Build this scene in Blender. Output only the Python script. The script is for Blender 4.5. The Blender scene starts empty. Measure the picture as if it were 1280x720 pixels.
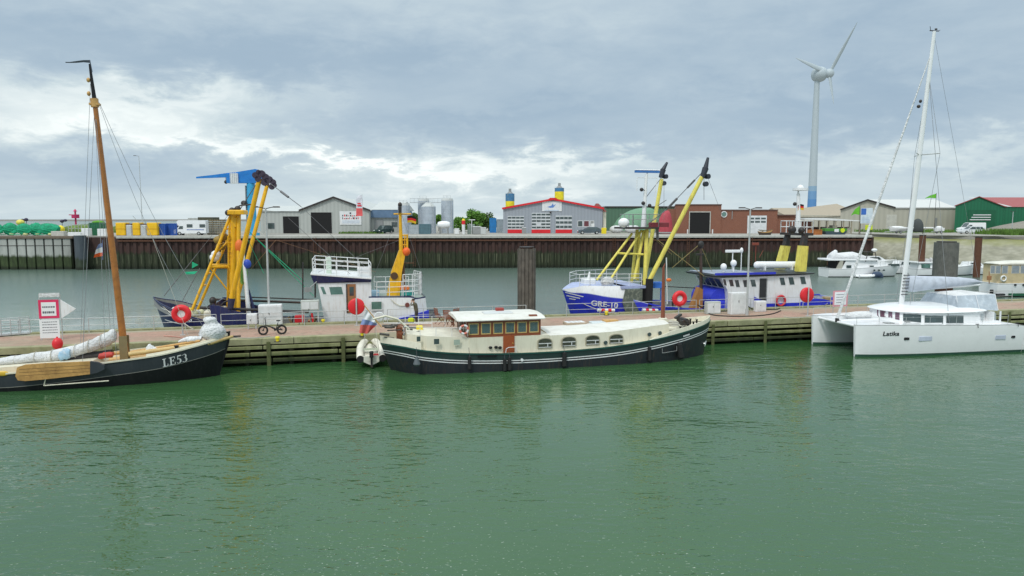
import bpy, math, random
from math import sin, cos, pi, radians, atan, atan2, sqrt, exp
from mathutils import Vector, Matrix
random.seed(7)
sc = bpy.context.scene
COL = sc.collection

# ------------------------------------------------------------------ camera model (plain survey of the place)
FOC = 870.0
TH = atan(86 / 870)
HC = 9.0
def ray(px, py):
    u = (px - 640) / FOC; v = (360 - py) / FOC
    c, s = cos(TH), sin(TH)
    return (u, c + v * s, -s + v * c)

class Fr:
    """a local frame standing in the world: origin + heading"""
    def __init__(s, x, y, z=0.0, r=0.0):
        s.x, s.y, s.z, s.r = x, y, z, r; s.c, s.s = cos(r), sin(r)
    def to(s, p):
        dx, dy = p[0] - s.x, p[1] - s.y
        return (dx * s.c + dy * s.s, -dx * s.s + dy * s.c, p[2] - s.z)
    def w(s, x, y, z=0.0):
        return (s.x + x * s.c - y * s.s, s.y + x * s.s + y * s.c, s.z + z)
    def pl(s, px, py, t):          # point on the local vertical plane y=t
        d = ray(px, py)
        k = (t + s.y * s.c - s.x * s.s) / (-d[0] * s.s + d[1] * s.c)
        q = s.to((d[0] * k, d[1] * k, HC + d[2] * k))
        return (q[0], t, q[2])
    def oz(s, px, py, z):          # point on a level plane at absolute height z
        d = ray(px, py); k = (z - HC) / d[2]
        return s.to((d[0] * k, d[1] * k, z))
    def sub(s, x, y, dr=0.0, z=0.0):
        w = s.w(x, y, z)
        return Fr(w[0], w[1], w[2], s.r + dr)
PA = radians(13.58)
PF = Fr(0, 46.206, 0, PA)          # pier frame: x along the pier, y away from the camera
ZP = 1.6                           # pier deck height
ZL = 5.95                          # quay ground height

# ------------------------------------------------------------------ materials
class NT:
    def __init__(s, tree): s.t = tree; s.n = tree.nodes; s.l = tree.links
    def new(s, t, **k):
        n = s.n.new(t)
        for a, b in k.items(): setattr(n, a, b)
        return n
    def lk(s, a, b): s.l.new(a, b)
    def put(s, v, sock):
        if hasattr(v, 'links') or hasattr(v, 'is_output'): s.lk(v, sock)
        else: sock.default_value = v
    def m(s, op, a, b=0.0, c=None, clamp=False):
        n = s.new('ShaderNodeMath', operation=op, use_clamp=clamp)
        s.put(a, n.inputs[0]); s.put(b, n.inputs[1])
        if c is not None: s.put(c, n.inputs[2])
        return n.outputs[0]
    def noise(s, vec, scale, det=4, rough=.55, dist=0.0):
        n = s.new('ShaderNodeTexNoise'); s.lk(vec, n.inputs['Vector'])
        n.inputs['Scale'].default_value = scale; n.inputs['Detail'].default_value = det
        n.inputs['Roughness'].default_value = rough; n.inputs['Distortion'].default_value = dist
        return n.outputs['Fac']
    def ramp(s, f, stops):
        n = s.new('ShaderNodeValToRGB'); s.put(f, n.inputs[0])
        e = n.color_ramp.elements
        while len(e) < len(stops): e.new(.5)
        for i, (p, c) in enumerate(stops):
            e[i].position = p; e[i].color = (*c[:3], 1) if not isinstance(c, (int, float)) else (c, c, c, 1)
        return n.outputs[0]
    def mix(s, f, a, b, bt='MIX'):
        n = s.new('ShaderNodeMix', data_type='RGBA', blend_type=bt)
        s.put(f, n.inputs[0])
        for v, k in ((a, 6), (b, 7)):
            if hasattr(v, 'is_output'): s.lk(v, n.inputs[k])
            else: n.inputs[k].default_value = (*v[:3], 1)
        return n.outputs[2]
    def mapping(s, vec, sc=(1, 1, 1), rot=(0, 0, 0), loc=(0, 0, 0)):
        n = s.new('ShaderNodeMapping'); s.lk(vec, n.inputs[0])
        n.inputs['Scale'].default_value = sc; n.inputs['Rotation'].default_value = rot; n.inputs['Location'].default_value = loc
        return n.outputs[0]

def base_mat(name):
    m = bpy.data.materials.new(name); m.use_nodes = True
    t = NT(m.node_tree); b = t.n['Principled BSDF']
    return m, t, b
MATS = {}
def mat(name, col, rough=.55, metal=0.0, var=.14, scale=1.3, stain=None, sa=.35, bump=0.0, alpha=1.0, spec=.5, streak=False, trans=0.0):
    """paint / wood / metal with uneven wear; stain = colour of dirt patches, sa = how much of it"""
    if name in MATS: return MATS[name]
    m, t, b = base_mat(name)
    tc = t.new('ShaderNodeTexCoord').outputs['Object']
    n1 = t.noise(tc, scale, 5, .62)
    dk = tuple(c * (1 - var) for c in col); lt = tuple(min(1, c * (1 + var)) for c in col)
    c = t.mix(t.ramp(n1, [(.3, 0.0), (.7, 1.0)]), dk, lt)
    if stain:
        v = t.mapping(tc, (3.2, 3.2, .45) if streak else (1, 1, 1))
        n2 = t.noise(v, scale * 1.7, 6, .7)
        c = t.mix(t.m('MULTIPLY', t.ramp(n2, [(.5, 0.0), (.72, 1.0)]), sa), c, stain)
    t.lk(c, b.inputs['Base Color'])
    r = t.m('MULTIPLY_ADD', n1, .2, rough - .1, clamp=True); t.lk(r, b.inputs['Roughness'])
    b.inputs['Metallic'].default_value = metal
    b.inputs['Specular IOR Level'].default_value = spec
    b.inputs['Alpha'].default_value = alpha
    b.inputs['Transmission Weight'].default_value = trans
    if bump:
        bp = t.new('ShaderNodeBump'); bp.inputs['Strength'].default_value = bump; bp.inputs['Distance'].default_value = .05 if bump < .9 else .16
        t.lk(t.noise(tc, scale * 6, 4), bp.inputs['Height']); t.lk(bp.outputs[0], b.inputs['Normal'])
    MATS[name] = m
    return m

RUST = (.16, .06, .025); GRIME = (.12, .11, .09); ALG = (.05, .07, .02)
white = mat('white_paint', (.80, .81, .82), .35, stain=(.42, .31, .20), sa=.38, streak=True, var=.05)
gel = mat('white_gelcoat', (.86, .87, .88), .22, stain=(.6, .6, .58), sa=.15, var=.03)
cream = mat('cream_paint', (.76, .72, .58), .4, stain=(.4, .33, .22), sa=.3, streak=True, var=.05)
black = mat('black_paint', (.009, .010, .012), .5, stain=(.03, .03, .03), sa=.5, streak=True, spec=.3)
blackrub = mat('black_rubber', (.015, .015, .016), .7)
hullgrey = mat('dark_slate_paint', (.035, .042, .052), .45, stain=(.07, .07, .07), sa=.4, streak=True)
dgreen = mat('deep_green_paint', (.012, .075, .06), .3, stain=(.05, .09, .08), sa=.3)
navy = mat('navy_paint', (.014, .022, .10), .35, stain=(.13, .09, .09), sa=.5, streak=True)
royal = mat('royal_blue_paint', (.024, .040, .56), .35, stain=(.13, .08, .16), sa=.42, streak=True)
yel = mat('amber_paint', (.85, .46, .012), .4, stain=(.30, .12, .02), sa=.6, var=.12, streak=True)
lemon = mat('pale_yellow_paint', (.78, .68, .13), .45, stain=(.33, .20, .05), sa=.65, streak=True)
steelw = mat('pale_galvanised_steel', (.55, .57, .57), .4, .3, stain=(.35, .3, .25), sa=.3)
steeld = mat('dark_oily_steel', (.045, .042, .042), .5, .3, stain=RUST, sa=.5)
grey = mat('mid_grey_paint', (.30, .31, .31), .5, stain=GRIME)
rust = mat('rusty_steel', (.12, .05, .028), .8, stain=(.19, .085, .045), sa=.6, bump=.4)
red = mat('red_paint', (.72, .02, .03), .4, var=.08)
orange = mat('orange_plastic', (.8, .18, .03), .5)
ybuoy = mat('yellow_plastic', (.85, .68, .02), .5)
wood = mat('varnished_wood', (.42, .16, .035), .3, stain=(.2, .07, .02), sa=.6, scale=2.5)
woodl = mat('pale_oak_varnish', (.62, .36, .12), .4, stain=(.35, .17, .05), sa=.5, scale=2)
woodr = mat('red_mahogany', (.23, .065, .026), .35, stain=(.14, .03, .01), sa=.5, scale=2.5)
glass = mat('dark_window_glass', (.045, .07, .07), .08, var=.3, spec=.9)
glassg = mat('green_tinted_window_glass', (.10, .20, .17), .1, var=.4, spec=.9)
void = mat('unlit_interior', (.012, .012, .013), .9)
canvas = mat('white_canvas', (.76, .77, .78), .85, stain=(.45, .46, .46), sa=.35, bump=1.0, scale=1.1)
canvasg = mat('lavender_grey_canvas', (.54, .58, .66), .85, bump=.35, scale=2, stain=(.33, .36, .46), sa=.4)
rope = mat('pale_rope', (.5, .48, .42), .9)
roped = mat('dark_rope', (.07, .07, .075), .9)
wire = mat('rigging_wire', (.35, .36, .37), .45, .5)
ropeg = mat('green_netting_rope', (.02, .42, .22), .85)

# ------------------------------------------------------------------ mesh builder
class MB:
    def __init__(s): s.v = []; s.f = []; s.m = []; s.sm = []
    def add(s, vs, fs, m=0, sm=False):
        o = len(s.v); s.v += [tuple(v) for v in vs]
        for f in fs: s.f.append(tuple(i + o for i in f)); s.m.append(m); s.sm.append(sm)
        return s
    def bx(s, x0, x1, y0, y1, z0, z1, m=0):
        return s.add([(x, y, z) for z in (z0, z1) for y in (y0, y1) for x in (x0, x1)],
                     [(0, 2, 3, 1), (4, 5, 7, 6), (0, 1, 5, 4), (2, 6, 7, 3), (0, 4, 6, 2), (1, 3, 7, 5)], m)
    def box(s, c, d, rz=0, m=0, ry=0):
        vs = []
        for z in (-.5, .5):
            for y in (-.5, .5):
                for x in (-.5, .5):
                    X, Y, Z = x * d[0], y * d[1], z * d[2]
                    X, Z = X * cos(ry) + Z * sin(ry), -X * sin(ry) + Z * cos(ry)
                    vs.append((c[0] + X * cos(rz) - Y * sin(rz), c[1] + X * sin(rz) + Y * cos(rz), c[2] + Z))
        return s.add(vs, [(0, 2, 3, 1), (4, 5, 7, 6), (0, 1, 5, 4), (2, 6, 7, 3), (0, 4, 6, 2), (1, 3, 7, 5)], m)
    def rbox(s, x0, x1, y0, y1, z0, z1, r=.05, m=0):     # box with chamfered vertical and top edges
        ring = lambda a, z: [(x0 + a, y0 + r, z), (x0 + r, y0 + a, z), (x1 - r, y0 + a, z), (x1 - a, y0 + r, z), (x1 - a, y1 - r, z), (x1 - r, y1 - a, z), (x0 + r, y1 - a, z), (x0 + a, y1 - r, z)]
        vs = ring(0, z0) + ring(0, z1 - r) + ring(r * .8, z1)
        fs = [tuple(range(7, -1, -1)), tuple(range(16, 24))]
        for k in (0, 8):
            for i in range(8): fs.append((k + i, k + (i + 1) % 8, k + 8 + (i + 1) % 8, k + 8 + i))
        return s.add(vs, fs, m)
    def pxz(s, pts, y0, y1, m=0, sm=False):              # polygon in xz extruded along y
        n = len(pts); vs = [(x, y0, z) for x, z in pts] + [(x, y1, z) for x, z in pts]
        s.add(vs, [tuple(range(n)), tuple(range(2 * n - 1, n - 1, -1))] , m)
        return s.add(vs, [(i, i + n, (i + 1) % n + n, (i + 1) % n) for i in range(n)], m, sm)
    def pyz(s, pts, x0, x1, m=0, sm=False):
        n = len(pts); vs = [(x0, y, z) for y, z in pts] + [(x1, y, z) for y, z in pts]
        s.add(vs, [tuple(range(n)), tuple(range(2 * n - 1, n - 1, -1))], m)
        return s.add(vs, [(i, i + n, (i + 1) % n + n, (i + 1) % n) for i in range(n)], m, sm)
    def pxy(s, pts, z0, z1, m=0, sm=False):
        n = len(pts); vs = [(x, y, z0) for x, y in pts] + [(x, y, z1) for x, y in pts]
        s.add(vs, [tuple(range(n - 1, -1, -1)), tuple(range(n, 2 * n))], m)
        return s.add(vs, [(i, (i + 1) % n, (i + 1) % n + n, i + n) for i in range(n)], m, sm)
    def cyl(s, a, b, r, r2=None, n=10, m=0, caps=True):
        a, b = Vector(a), Vector(b); r2 = r if r2 is None else r2
        d = (b - a).normalized(); u = d.orthogonal().normalized(); w = d.cross(u)
        vs = [a + (u * cos(2 * pi * i / n) + w * sin(2 * pi * i / n)) * r for i in range(n)] + \
             [b + (u * cos(2 * pi * i / n) + w * sin(2 * pi * i / n)) * r2 for i in range(n)]
        s.add(vs, [(i, (i + 1) % n, (i + 1) % n + n, i + n) for i in range(n)], m, True)
        if caps: s.add(vs, [tuple(range(n - 1, -1, -1)), tuple(range(n, 2 * n))], m)
        return s
    def tube(s, pts, r, n=6, m=0):
        for a, b in zip(pts, pts[1:]): s.cyl(a, b, r, n=n, m=m)
        return s
    def sag(s, a, b, drop, r, n=8, m=0, k=5):
        pts = []
        for i in range(n + 1):
            f = i / n; pts.append((a[0] + (b[0] - a[0]) * f, a[1] + (b[1] - a[1]) * f, a[2] + (b[2] - a[2]) * f - drop * 4 * f * (1 - f)))
        return s.tube(pts, r, k, m)
    def sph(s, c, r, nu=12, nv=8, m=0, top=1.0, bot=-1.0):
        if not isinstance(r, tuple): r = (r, r, r)
        vs = []
        for j in range(nv + 1):
            a = -pi / 2 + pi * j / nv; zz = max(bot, min(top, sin(a)))
            q = cos(a)
            for i in range(nu): vs.append((c[0] + r[0] * q * cos(2 * pi * i / nu), c[1] + r[1] * q * sin(2 * pi * i / nu), c[2] + r[2] * zz))
        return s.add(vs, [(j * nu + i, j * nu + (i + 1) % nu, (j + 1) * nu + (i + 1) % nu, (j + 1) * nu + i) for j in range(nv) for i in range(nu)], m, True)
    def torus(s, c, R, r, ax='y', n=20, k=7, m=0, arc=1.0, a0=0.0):
        vs = []
        N = n if arc >= 1 else n + 1
        for i in range(N):
            a = a0 + 2 * pi * arc * i / n
            for j in range(k):
                b = 2 * pi * j / k; q = R + r * cos(b); h = r * sin(b)
                p = {'y': (q * cos(a), h, q * sin(a)), 'z': (q * cos(a), q * sin(a), h), 'x': (h, q * cos(a), q * sin(a))}[ax]
                vs.append((c[0] + p[0], c[1] + p[1], c[2] + p[2]))
        fs = [(i * k + j, ((i + 1) % N) * k + j, ((i + 1) % N) * k + (j + 1) % k, i * k + (j + 1) % k) for i in range(n if arc >= 1 else n) for j in range(k)]
        return s.add(vs, fs, m, True)
    def loft(s, rings, m=0, closed=True, caps=True, sm=True):
        n = len(rings[0]); vs = [p for r in rings for p in r]
        e = n if closed else n - 1
        s.add(vs, [(j * n + i, j * n + (i + 1) % n, (j + 1) * n + (i + 1) % n, (j + 1) * n + i) for j in range(len(rings) - 1) for i in range(e)], m, sm)
        if caps and closed: s.add(vs, [tuple(range(n - 1, -1, -1)), tuple(range((len(rings) - 1) * n, len(rings) * n))], m)
        return s
    def build(s, name, mats, parent=None, loc=None):
        me = bpy.data.meshes.new(name); me.from_pydata(s.v, [], s.f)
        if not isinstance(mats, (list, tuple)): mats = [mats]
        for a in mats: me.materials.append(a)
        me.polygons.foreach_set('material_index', [min(i, len(mats) - 1) for i in s.m])
        me.polygons.foreach_set('use_smooth', s.sm)
        me.validate(); me.update()
        o = bpy.data.objects.new(name, me); COL.objects.link(o)
        if parent: o.parent = parent
        if loc: o.location = loc
        return o

def tag(o, label=None, cat=None, group=None, kind=None):
    if label: o['label'] = label
    if cat: o['category'] = cat
    if group: o['group'] = group
    if kind: o['kind'] = kind
    return o
def thing(name, label, cat, fr, group=None):
    o = bpy.data.objects.new(name, None); COL.objects.link(o)
    o.location = (fr.x, fr.y, fr.z); o.rotation_euler = (0, 0, fr.r); o.empty_display_size = .3
    return tag(o, label, cat, group)
def solo(name, label, cat, fr, mb, mats, group=None):      # a thing that is one mesh
    o = mb.build(name, mats); o.location = (fr.x, fr.y, fr.z); o.rotation_euler = (0, 0, fr.r)
    return tag(o, label, cat, group)
def copy_thing(root, fr, label, group=None):
    r = root.copy(); COL.objects.link(r); r.location = (fr.x, fr.y, fr.z); r.rotation_euler = (0, 0, fr.r); r['label'] = label
    if group: r['group'] = group
    for ch in root.children:
        c = ch.copy(); COL.objects.link(c); c.parent = r
        for g in ch.children:
            d = g.copy(); COL.objects.link(d); d.parent = c
    return r
def text(s, size, m, parent, loc, rot, name='lettering', ext=.006, align='LEFT', bold=0.0, sx=1.0, shear=0.0):
    cu = bpy.data.curves.new(name, 'FONT'); cu.body = s; cu.size = size; cu.extrude = ext; cu.align_x = align; cu.offset = bold; cu.shear = shear
    o = bpy.data.objects.new(name, cu); COL.objects.link(o)
    bpy.context.view_layer.update()
    me = bpy.data.meshes.new_from_object(o); me.materials.clear(); me.materials.append(m)
    bpy.data.objects.remove(o); bpy.data.curves.remove(cu)
    for v in me.vertices: v.co.x *= sx
    q = bpy.data.objects.new(name, me); COL.objects.link(q)
    q.parent = parent; q.location = loc; q.rotation_euler = rot
    return q

def interp(st, sub):
    """Catmull-Rom through tuples"""
    out = []
    n = len(st)
    for i in range(n - 1):
        p0, p1, p2, p3 = st[max(0, i - 1)], st[i], st[i + 1], st[min(n - 1, i + 2)]
        for k in range(sub):
            t = k / sub
            out.append(tuple(.5 * ((2 * b) + (-a + c) * t + (2 * a - 5 * b + 4 * c - d) * t * t + (-a + 3 * b - 3 * c + d) * t ** 3) for a, b, c, d in zip(p0, p1, p2, p3)))
    out.append(tuple(st[-1])); return out
def hull(mb, st, rows, zbot=-.5, yo=0.0, pw=1.6, sub=4):
    """st: (x, sheer z, half breadth at deck, half breadth at the bottom, dx at the bottom); rows: [(depth below sheer, material)...], the last runs to the bottom"""
    S = interp(st, sub); rings = []
    ms = []
    for (x, zs, b, bw, dx) in S:
        zl = [zs]; 
        for d, _ in rows[:-1]: zl.append(zs - d)
        z1 = zl[-1]
        for k in range(1, 5): zl.append(z1 + (zbot - z1) * k / 4)
        pts = []
        for z in zl:
            f = max(0, min(1, (zs - z) / (zs - zbot)))
            pts.append((x + dx * f ** 1.0, max(.015, b + (bw - b) * f ** pw), z))
        rings.append(pts)
    ms = [m for _, m in rows[:-1]] + [rows[-1][1]] * 4
    K = len(rings[0])
    for sg in (-1, 1):
        vs = [(x, yo + sg * y, z) for r in rings for x, y, z in r]
        for j in range(len(rings) - 1):
            for k in range(K - 1):
                q = (j * K + k, (j + 1) * K + k, (j + 1) * K + k + 1, j * K + k + 1)
                if sg > 0: q = q[::-1]
                s0 = len(mb.f); mb.f.append(q); mb.m.append(ms[k]); mb.sm.append(True)
                mb.f[-1] = tuple(i + len(mb.v) for i in q)
        mb.v += vs
    for r in (rings[0], rings[-1]):                       # transom / stem closure
        for k in range(K - 1):
            a, b = r[k], r[k + 1]
            mb.add([(a[0], yo - a[1], a[2]), (a[0], yo + a[1], a[2]), (b[0], yo + b[1], b[2]), (b[0], yo - b[1], b[2])], [(0, 1, 2, 3)], ms[k])
    return S
def deck(mb, S, drop=.0, inset=.0, m=0, mi=0, x0=-1e9, x1=1e9, yo=0.0, zf=None):
    P = [(x, z - drop if zf is None else zf(x), max(.01, b - inset)) for x, z, b, bw, dx in S if x0 <= x <= x1]
    vs = []
    for x, z, b in P: vs += [(x, yo - b, z), (x, yo + b, z)]
    mb.add(vs, [(2 * i, 2 * i + 2, 2 * i + 3, 2 * i + 1) for i in range(len(P) - 1)], m)
    if drop > .03:
        Q = [(x, z, max(.01, b - inset * .6)) for x, z, b, bw, dx in S if x0 <= x <= x1]
        for sg in (-1, 1):
            vs = []
            for (x, z, b), (_, z2, b2) in zip(P, Q): vs += [(x, yo + sg * b, z), (x, yo + sg * b2, z2)]
            mb.add(vs, [(2 * i, 2 * i + 1, 2 * i + 3, 2 * i + 2) for i in range(len(P) - 1)], mi)
def caprail(mb, S, r=.05, m=0, yo=0.0, up=.02, x0=-1e9, x1=1e9):
    P = [(x, z + up, b) for x, z, b, bw, dx in S if x0 <= x <= x1]
    for sg in (-1, 1):
        rings = [[(x, yo + sg * (b + r), z - r), (x, yo + sg * (b + r), z + r * .6), (x, yo + sg * (max(0, b - r)), z + r * .6), (x, yo + sg * max(0, b - r), z - r)] for x, z, b in P]
        mb.loft(rings, m, sm=False)
def at(S, x):
    for a, b in zip(S, S[1:]):
        if a[0] <= x <= b[0]:
            f = (x - a[0]) / max(1e-6, b[0] - a[0]); return tuple(p + (q - p) * f for p, q in zip(a, b))
    return S[0] if x < S[0][0] else S[-1]
def railing(mb, path, h=.95, r=.02, rails=(1, .5), step=1.3, m=0, n=5):
    """posts and rails along a list of points"""
    for a, b in zip(path, path[1:]):
        a, b = Vector(a), Vector(b); L = (b - a).length; k = max(1, round(L / step))
        for f in rails: mb.cyl(a + Vector((0, 0, h * f)), b + Vector((0, 0, h * f)), r * .85, n=n, m=m)
        for i in range(k + 1):
            p = a + (b - a) * (i / k); mb.cyl(p, p + Vector((0, 0, h)), r, n=n, m=m)
    return mb
def window(parent, x0, x1, z0, z1, y, frame=white, pane=glass, fw=.04, skew=0.0, name='window', proud=.02):
    """framed window on a wall facing -y at local y; the pane is a child of the frame"""
    f = MB(); h = z1 - z0
    P = lambda x, z: (x + skew * (z - z0), z)
    for a, b in (((x0 - fw, z0 - fw), (x1 + fw, z0)), ((x0 - fw, z1), (x1 + fw, z1 + fw)), ((x0 - fw, z0), (x0, z1)), ((x1, z0), (x1 + fw, z1))):
        f.pxz([P(a[0], a[1]), P(b[0], a[1]), P(b[0], b[1]), P(a[0], b[1])], y - proud, y + .01)
    o = f.build(name, frame, parent)
    g = MB(); g.pxz([P(x0, z0), P(x1, z0), P(x1, z1), P(x0, z1)], y - proud * .5, y + .008)
    g.build('pane', pane, o)
    return o

# ================================================================== camera
cam = bpy.data.cameras.new('camera'); co = bpy.data.objects.new('camera', cam); COL.objects.link(co)
cam.sensor_width = 36; cam.lens = FOC / 1280 * 36; cam.clip_end = 60000; cam.clip_start = .1
co.location = (0, 0, HC); co.rotation_euler = (pi / 2 - TH, 0, 0); sc.camera = co

# ================================================================== light
SUN_EL, SUN_AZ = radians(52), radians(205)      # azimuth clockwise from +Y: behind the camera, a little to the left
sun = bpy.data.lights.new('sun', 'SUN'); so = bpy.data.objects.new('sun', sun); COL.objects.link(so)
sun.energy = 1.4; sun.angle = radians(10); sun.color = (1, .965, .91)
so.rotation_euler = (pi / 2 - SUN_EL, 0, -SUN_AZ + pi)
wd = bpy.data.worlds.new('World'); sc.world = wd; wd.use_nodes = True
t = NT(wd.node_tree); bg = t.n['Background']; wo = t.n['World Output']
sky = t.new('ShaderNodeTexSky', sky_type='NISHITA', sun_disc=False)
sky.sun_elevation = SUN_EL; sky.sun_rotation = SUN_AZ; sky.dust_density = 3; sky.altitude = 0
t.lk(sky.outputs[0], bg.inputs[0]); bg.inputs[1].default_value = .06
d = t.new('ShaderNodeTexCoord').outputs['Generated']
sp = t.new('ShaderNodeSeparateXYZ'); t.lk(d, sp.inputs[0]); X, Y, Z = sp.outputs
# cloud deck seen in perspective: bands tighten towards the horizon
zz = t.m('ADD', t.m('MAXIMUM', Z, 0.0), .16)
cv = t.new('ShaderNodeCombineXYZ'); t.lk(t.m('DIVIDE', X, zz), cv.inputs[0]); t.lk(t.m('DIVIDE', Y, zz), cv.inputs[1])
flat = t.mapping(cv.outputs[0], (.72, 1.25, 1), (0, 0, radians(8)), (2.1, 1.3, 0))
nA = t.noise(flat, .9, 8, .56, .5)
nB = t.noise(flat, 2.6, 8, .6, .4)
rnd = t.mapping(d, (2.6, 2.6, 6.5), (0, 0, 0), (.7, 0, 3.3))
nC = t.noise(rnd, 1.7, 9, .58, .6)
nD = t.noise(t.mapping(d, (3, 3, 8)), 5.0, 8, .6, .3)
az = t.m('ARCTAN2', X, Y); el = t.m('ARCSINE', Z)
azw = t.m('ADD', az, t.m('MULTIPLY', t.m('SUBTRACT', nC, .5), .35)); elw = t.m('ADD', el, t.m('MULTIPLY', t.m('SUBTRACT', nD, .5), .13))
def blob(px, py, sx, sy, amp, tilt=0.0):
    a0, e0 = atan((px - 640) / 870), (274 - py) / 870 * cos(atan((px - 640) / 870))
    u = t.m('SUBTRACT', azw, a0); v = t.m('SUBTRACT', t.m('SUBTRACT', elw, e0), t.m('MULTIPLY', u, tilt))
    q = t.m('ADD', t.m('POWER', t.m('ABSOLUTE', t.m('DIVIDE', u, sx / 870)), 2.0), t.m('POWER', t.m('ABSOLUTE', t.m('DIVIDE', v, sy / 870)), 2.0))
    return t.m('MULTIPLY', t.m('EXPONENT', t.m('MULTIPLY', q, -1.0)), amp)
L = t.m('ADD', .50, t.m('MULTIPLY', t.m('SUBTRACT', nA, .5), .42))
L = t.m('ADD', L, t.m('MULTIPLY', t.m('SUBTRACT', nB, .5), .14))
L = t.m('ADD', L, t.m('MULTIPLY', t.m('SUBTRACT', nC, .5), .26))
L = t.m('ADD', L, t.m('MULTIPLY', t.m('SUBTRACT', nD, .5), .13))
L = t.m('ADD', L, t.m('MULTIPLY', t.m('MULTIPLY_ADD', el, 2.2, -.72, clamp=True), .30))
# clear pale band low over the horizon
L = t.m('ADD', L, t.m('MULTIPLY', t.m('EXPONENT', t.m('MULTIPLY', t.m('MAXIMUM', el, 0.0), -17.0)), .22))
for b in ((180, 130, 115, 24, .30), (60, 158, 100, 18, .20), (215, 150, 55, 26, .15), (420, 200, 210, 9, .40, -.10), (600, 218, 260, 24, .22), (700, 205, 120, 12, .22),
          (330, 175, 90, 12, .16), (1150, 190, 130, 16, .20), (380, 120, 60, 16, .12),
          (110, 60, 200, 36, -.13), (470, 90, 240, 40, -.15), (760, 150, 220, 50, -.13), (1060, 140, 170, 42, -.22), (150, 212, 200, 16, -.12), (560, 160, 160, 20, -.12), (1000, 60, 200, 40, -.08), (680, 20, 300, 40, .03)):
    L = t.m('ADD', L, blob(*b))
cc = t.ramp(L, [(.0, (.255, .35, .45)), (.3, (.30, .395, .485)), (.5, (.385, .475, .545)), (.68, (.50, .585, .62)), (.9, (.70, .76, .76)), (1.0, (.80, .85, .84))])
bg2 = t.new('ShaderNodeBackground'); t.lk(cc, bg2.inputs[0])   # an overcast sky is brightest overhead
t.lk(t.m('MULTIPLY_ADD', t.m('MULTIPLY_ADD', el, 1.8, -.6, clamp=True),  .62, 1.26), bg2.inputs[1])
mx = t.new('ShaderNodeMixShader'); mx.inputs[0].default_value = .93
t.lk(bg.outputs[0], mx.inputs[1]); t.lk(bg2.outputs[0], mx.inputs[2]); t.lk(mx.outputs[0], wo.inputs[0])
vs_ = sc.view_settings; vs_.view_transform = 'Standard'; vs_.look = 'None'; vs_.gamma = 1; vs_.exposure = 0.06
try: sc.view_settings.use_curve_mapping = False
except Exception: pass
sc.cycles.use_denoising = True
sc.cycles.max_bounces = 6; sc.cycles.diffuse_bounces = 3; sc.cycles.glossy_bounces = 3; sc.cycles.transparent_max_bounces = 6

# ================================================================== water
m, t, b = base_mat('harbour_water')
tc = t.new('ShaderNodeTexCoord').outputs['Object']
big = t.noise(tc, .035, 3, .5, .6)
patch = t.noise(t.mapping(tc, (1, .6, 1), (0, 0, radians(35))), .11, 3, .5, 1.0)
col = t.mix(t.ramp(big, [(.3, 0.0), (.7, 1.0)]), (.029, .091, .030), (.049, .122, .046))
# inner basin: silvery sky reflection painted into the base colour
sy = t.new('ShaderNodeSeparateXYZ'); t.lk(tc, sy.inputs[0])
sky_sheen = t.m('MULTIPLY_ADD', t.m('ADD', t.m('MULTIPLY', sy.outputs[0], -.24), sy.outputs[1]), 1 / 16.0, -50.0 / 16.0, clamp=True)
col = t.mix(t.m('MULTIPLY', sky_sheen, .85), col, (.115, .160, .140))
# drifting foam flecks, in loose streaks
st1 = t.mapping(tc, (2.0, 5.2, 1), (0, 0, radians(-24)))
fl = t.noise(st1, 3.6, 2, .6, .2)
zone = t.noise(t.mapping(tc, (.5, 1.0, 1), (0, 0, radians(20))), .16, 4, .6)
sy = t.new('ShaderNodeSeparateXYZ'); t.lk(tc, sy.inputs[0])
near = t.m('SUBTRACT', 1.0, t.m('DIVIDE', sy.outputs[1], 44.0), clamp=True)
thr = t.m('SUBTRACT', .79, t.m('MULTIPLY', t.m('MULTIPLY', near, zone), .39))
foam = t.m('MULTIPLY', t.m('SUBTRACT', fl, thr), 14.0, clamp=True)
col = t.mix(t.m('MULTIPLY', foam, .6), col, (.62, .68, .62))
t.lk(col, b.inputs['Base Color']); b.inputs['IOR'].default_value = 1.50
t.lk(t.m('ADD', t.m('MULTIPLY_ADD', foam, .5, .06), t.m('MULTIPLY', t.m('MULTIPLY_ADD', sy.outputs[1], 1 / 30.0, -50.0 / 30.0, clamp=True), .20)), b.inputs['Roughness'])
w1 = t.noise(t.mapping(tc, (.8, 2.0, 1), (0, 0, radians(28))), .95, 2.5, .5, .5)
w2 = t.noise(t.mapping(tc, (.8, 1.7, 1), (0, 0, radians(-30))), 2.6, 2, .5, .3)
w3 = t.noise(t.mapping(tc, (.8, 1.4, 1), (0, 0, radians(5))), .28, 3, .5, .5)
h = t.m('ADD', t.m('MULTIPLY', w1, .22), t.m('ADD', t.m('MULTIPLY', w2, .15), t.m('MULTIPLY', w3, .55)))
lee = t.m('SUBTRACT', 1.0, t.m('MULTIPLY', t.m('MULTIPLY_ADD', sy.outputs[1], 1 / 14.0, -44.0 / 14.0, clamp=True), .66))
amp = t.m('MULTIPLY', t.m('MULTIPLY_ADD', t.ramp(patch, [(.36, 0.0), (.62, 1.0)]), .6, .25), lee)
bp = t.new('ShaderNodeBump'); bp.inputs['Distance'].default_value = .36; t.lk(amp, bp.inputs['Strength'])
t.lk(h, bp.inputs['Height']); t.lk(bp.outputs[0], b.inputs['Normal'])
water_m = m
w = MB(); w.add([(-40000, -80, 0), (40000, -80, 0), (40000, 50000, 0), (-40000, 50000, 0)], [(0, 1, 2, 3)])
tag(w.build('water', water_m), kind='structure')

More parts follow.
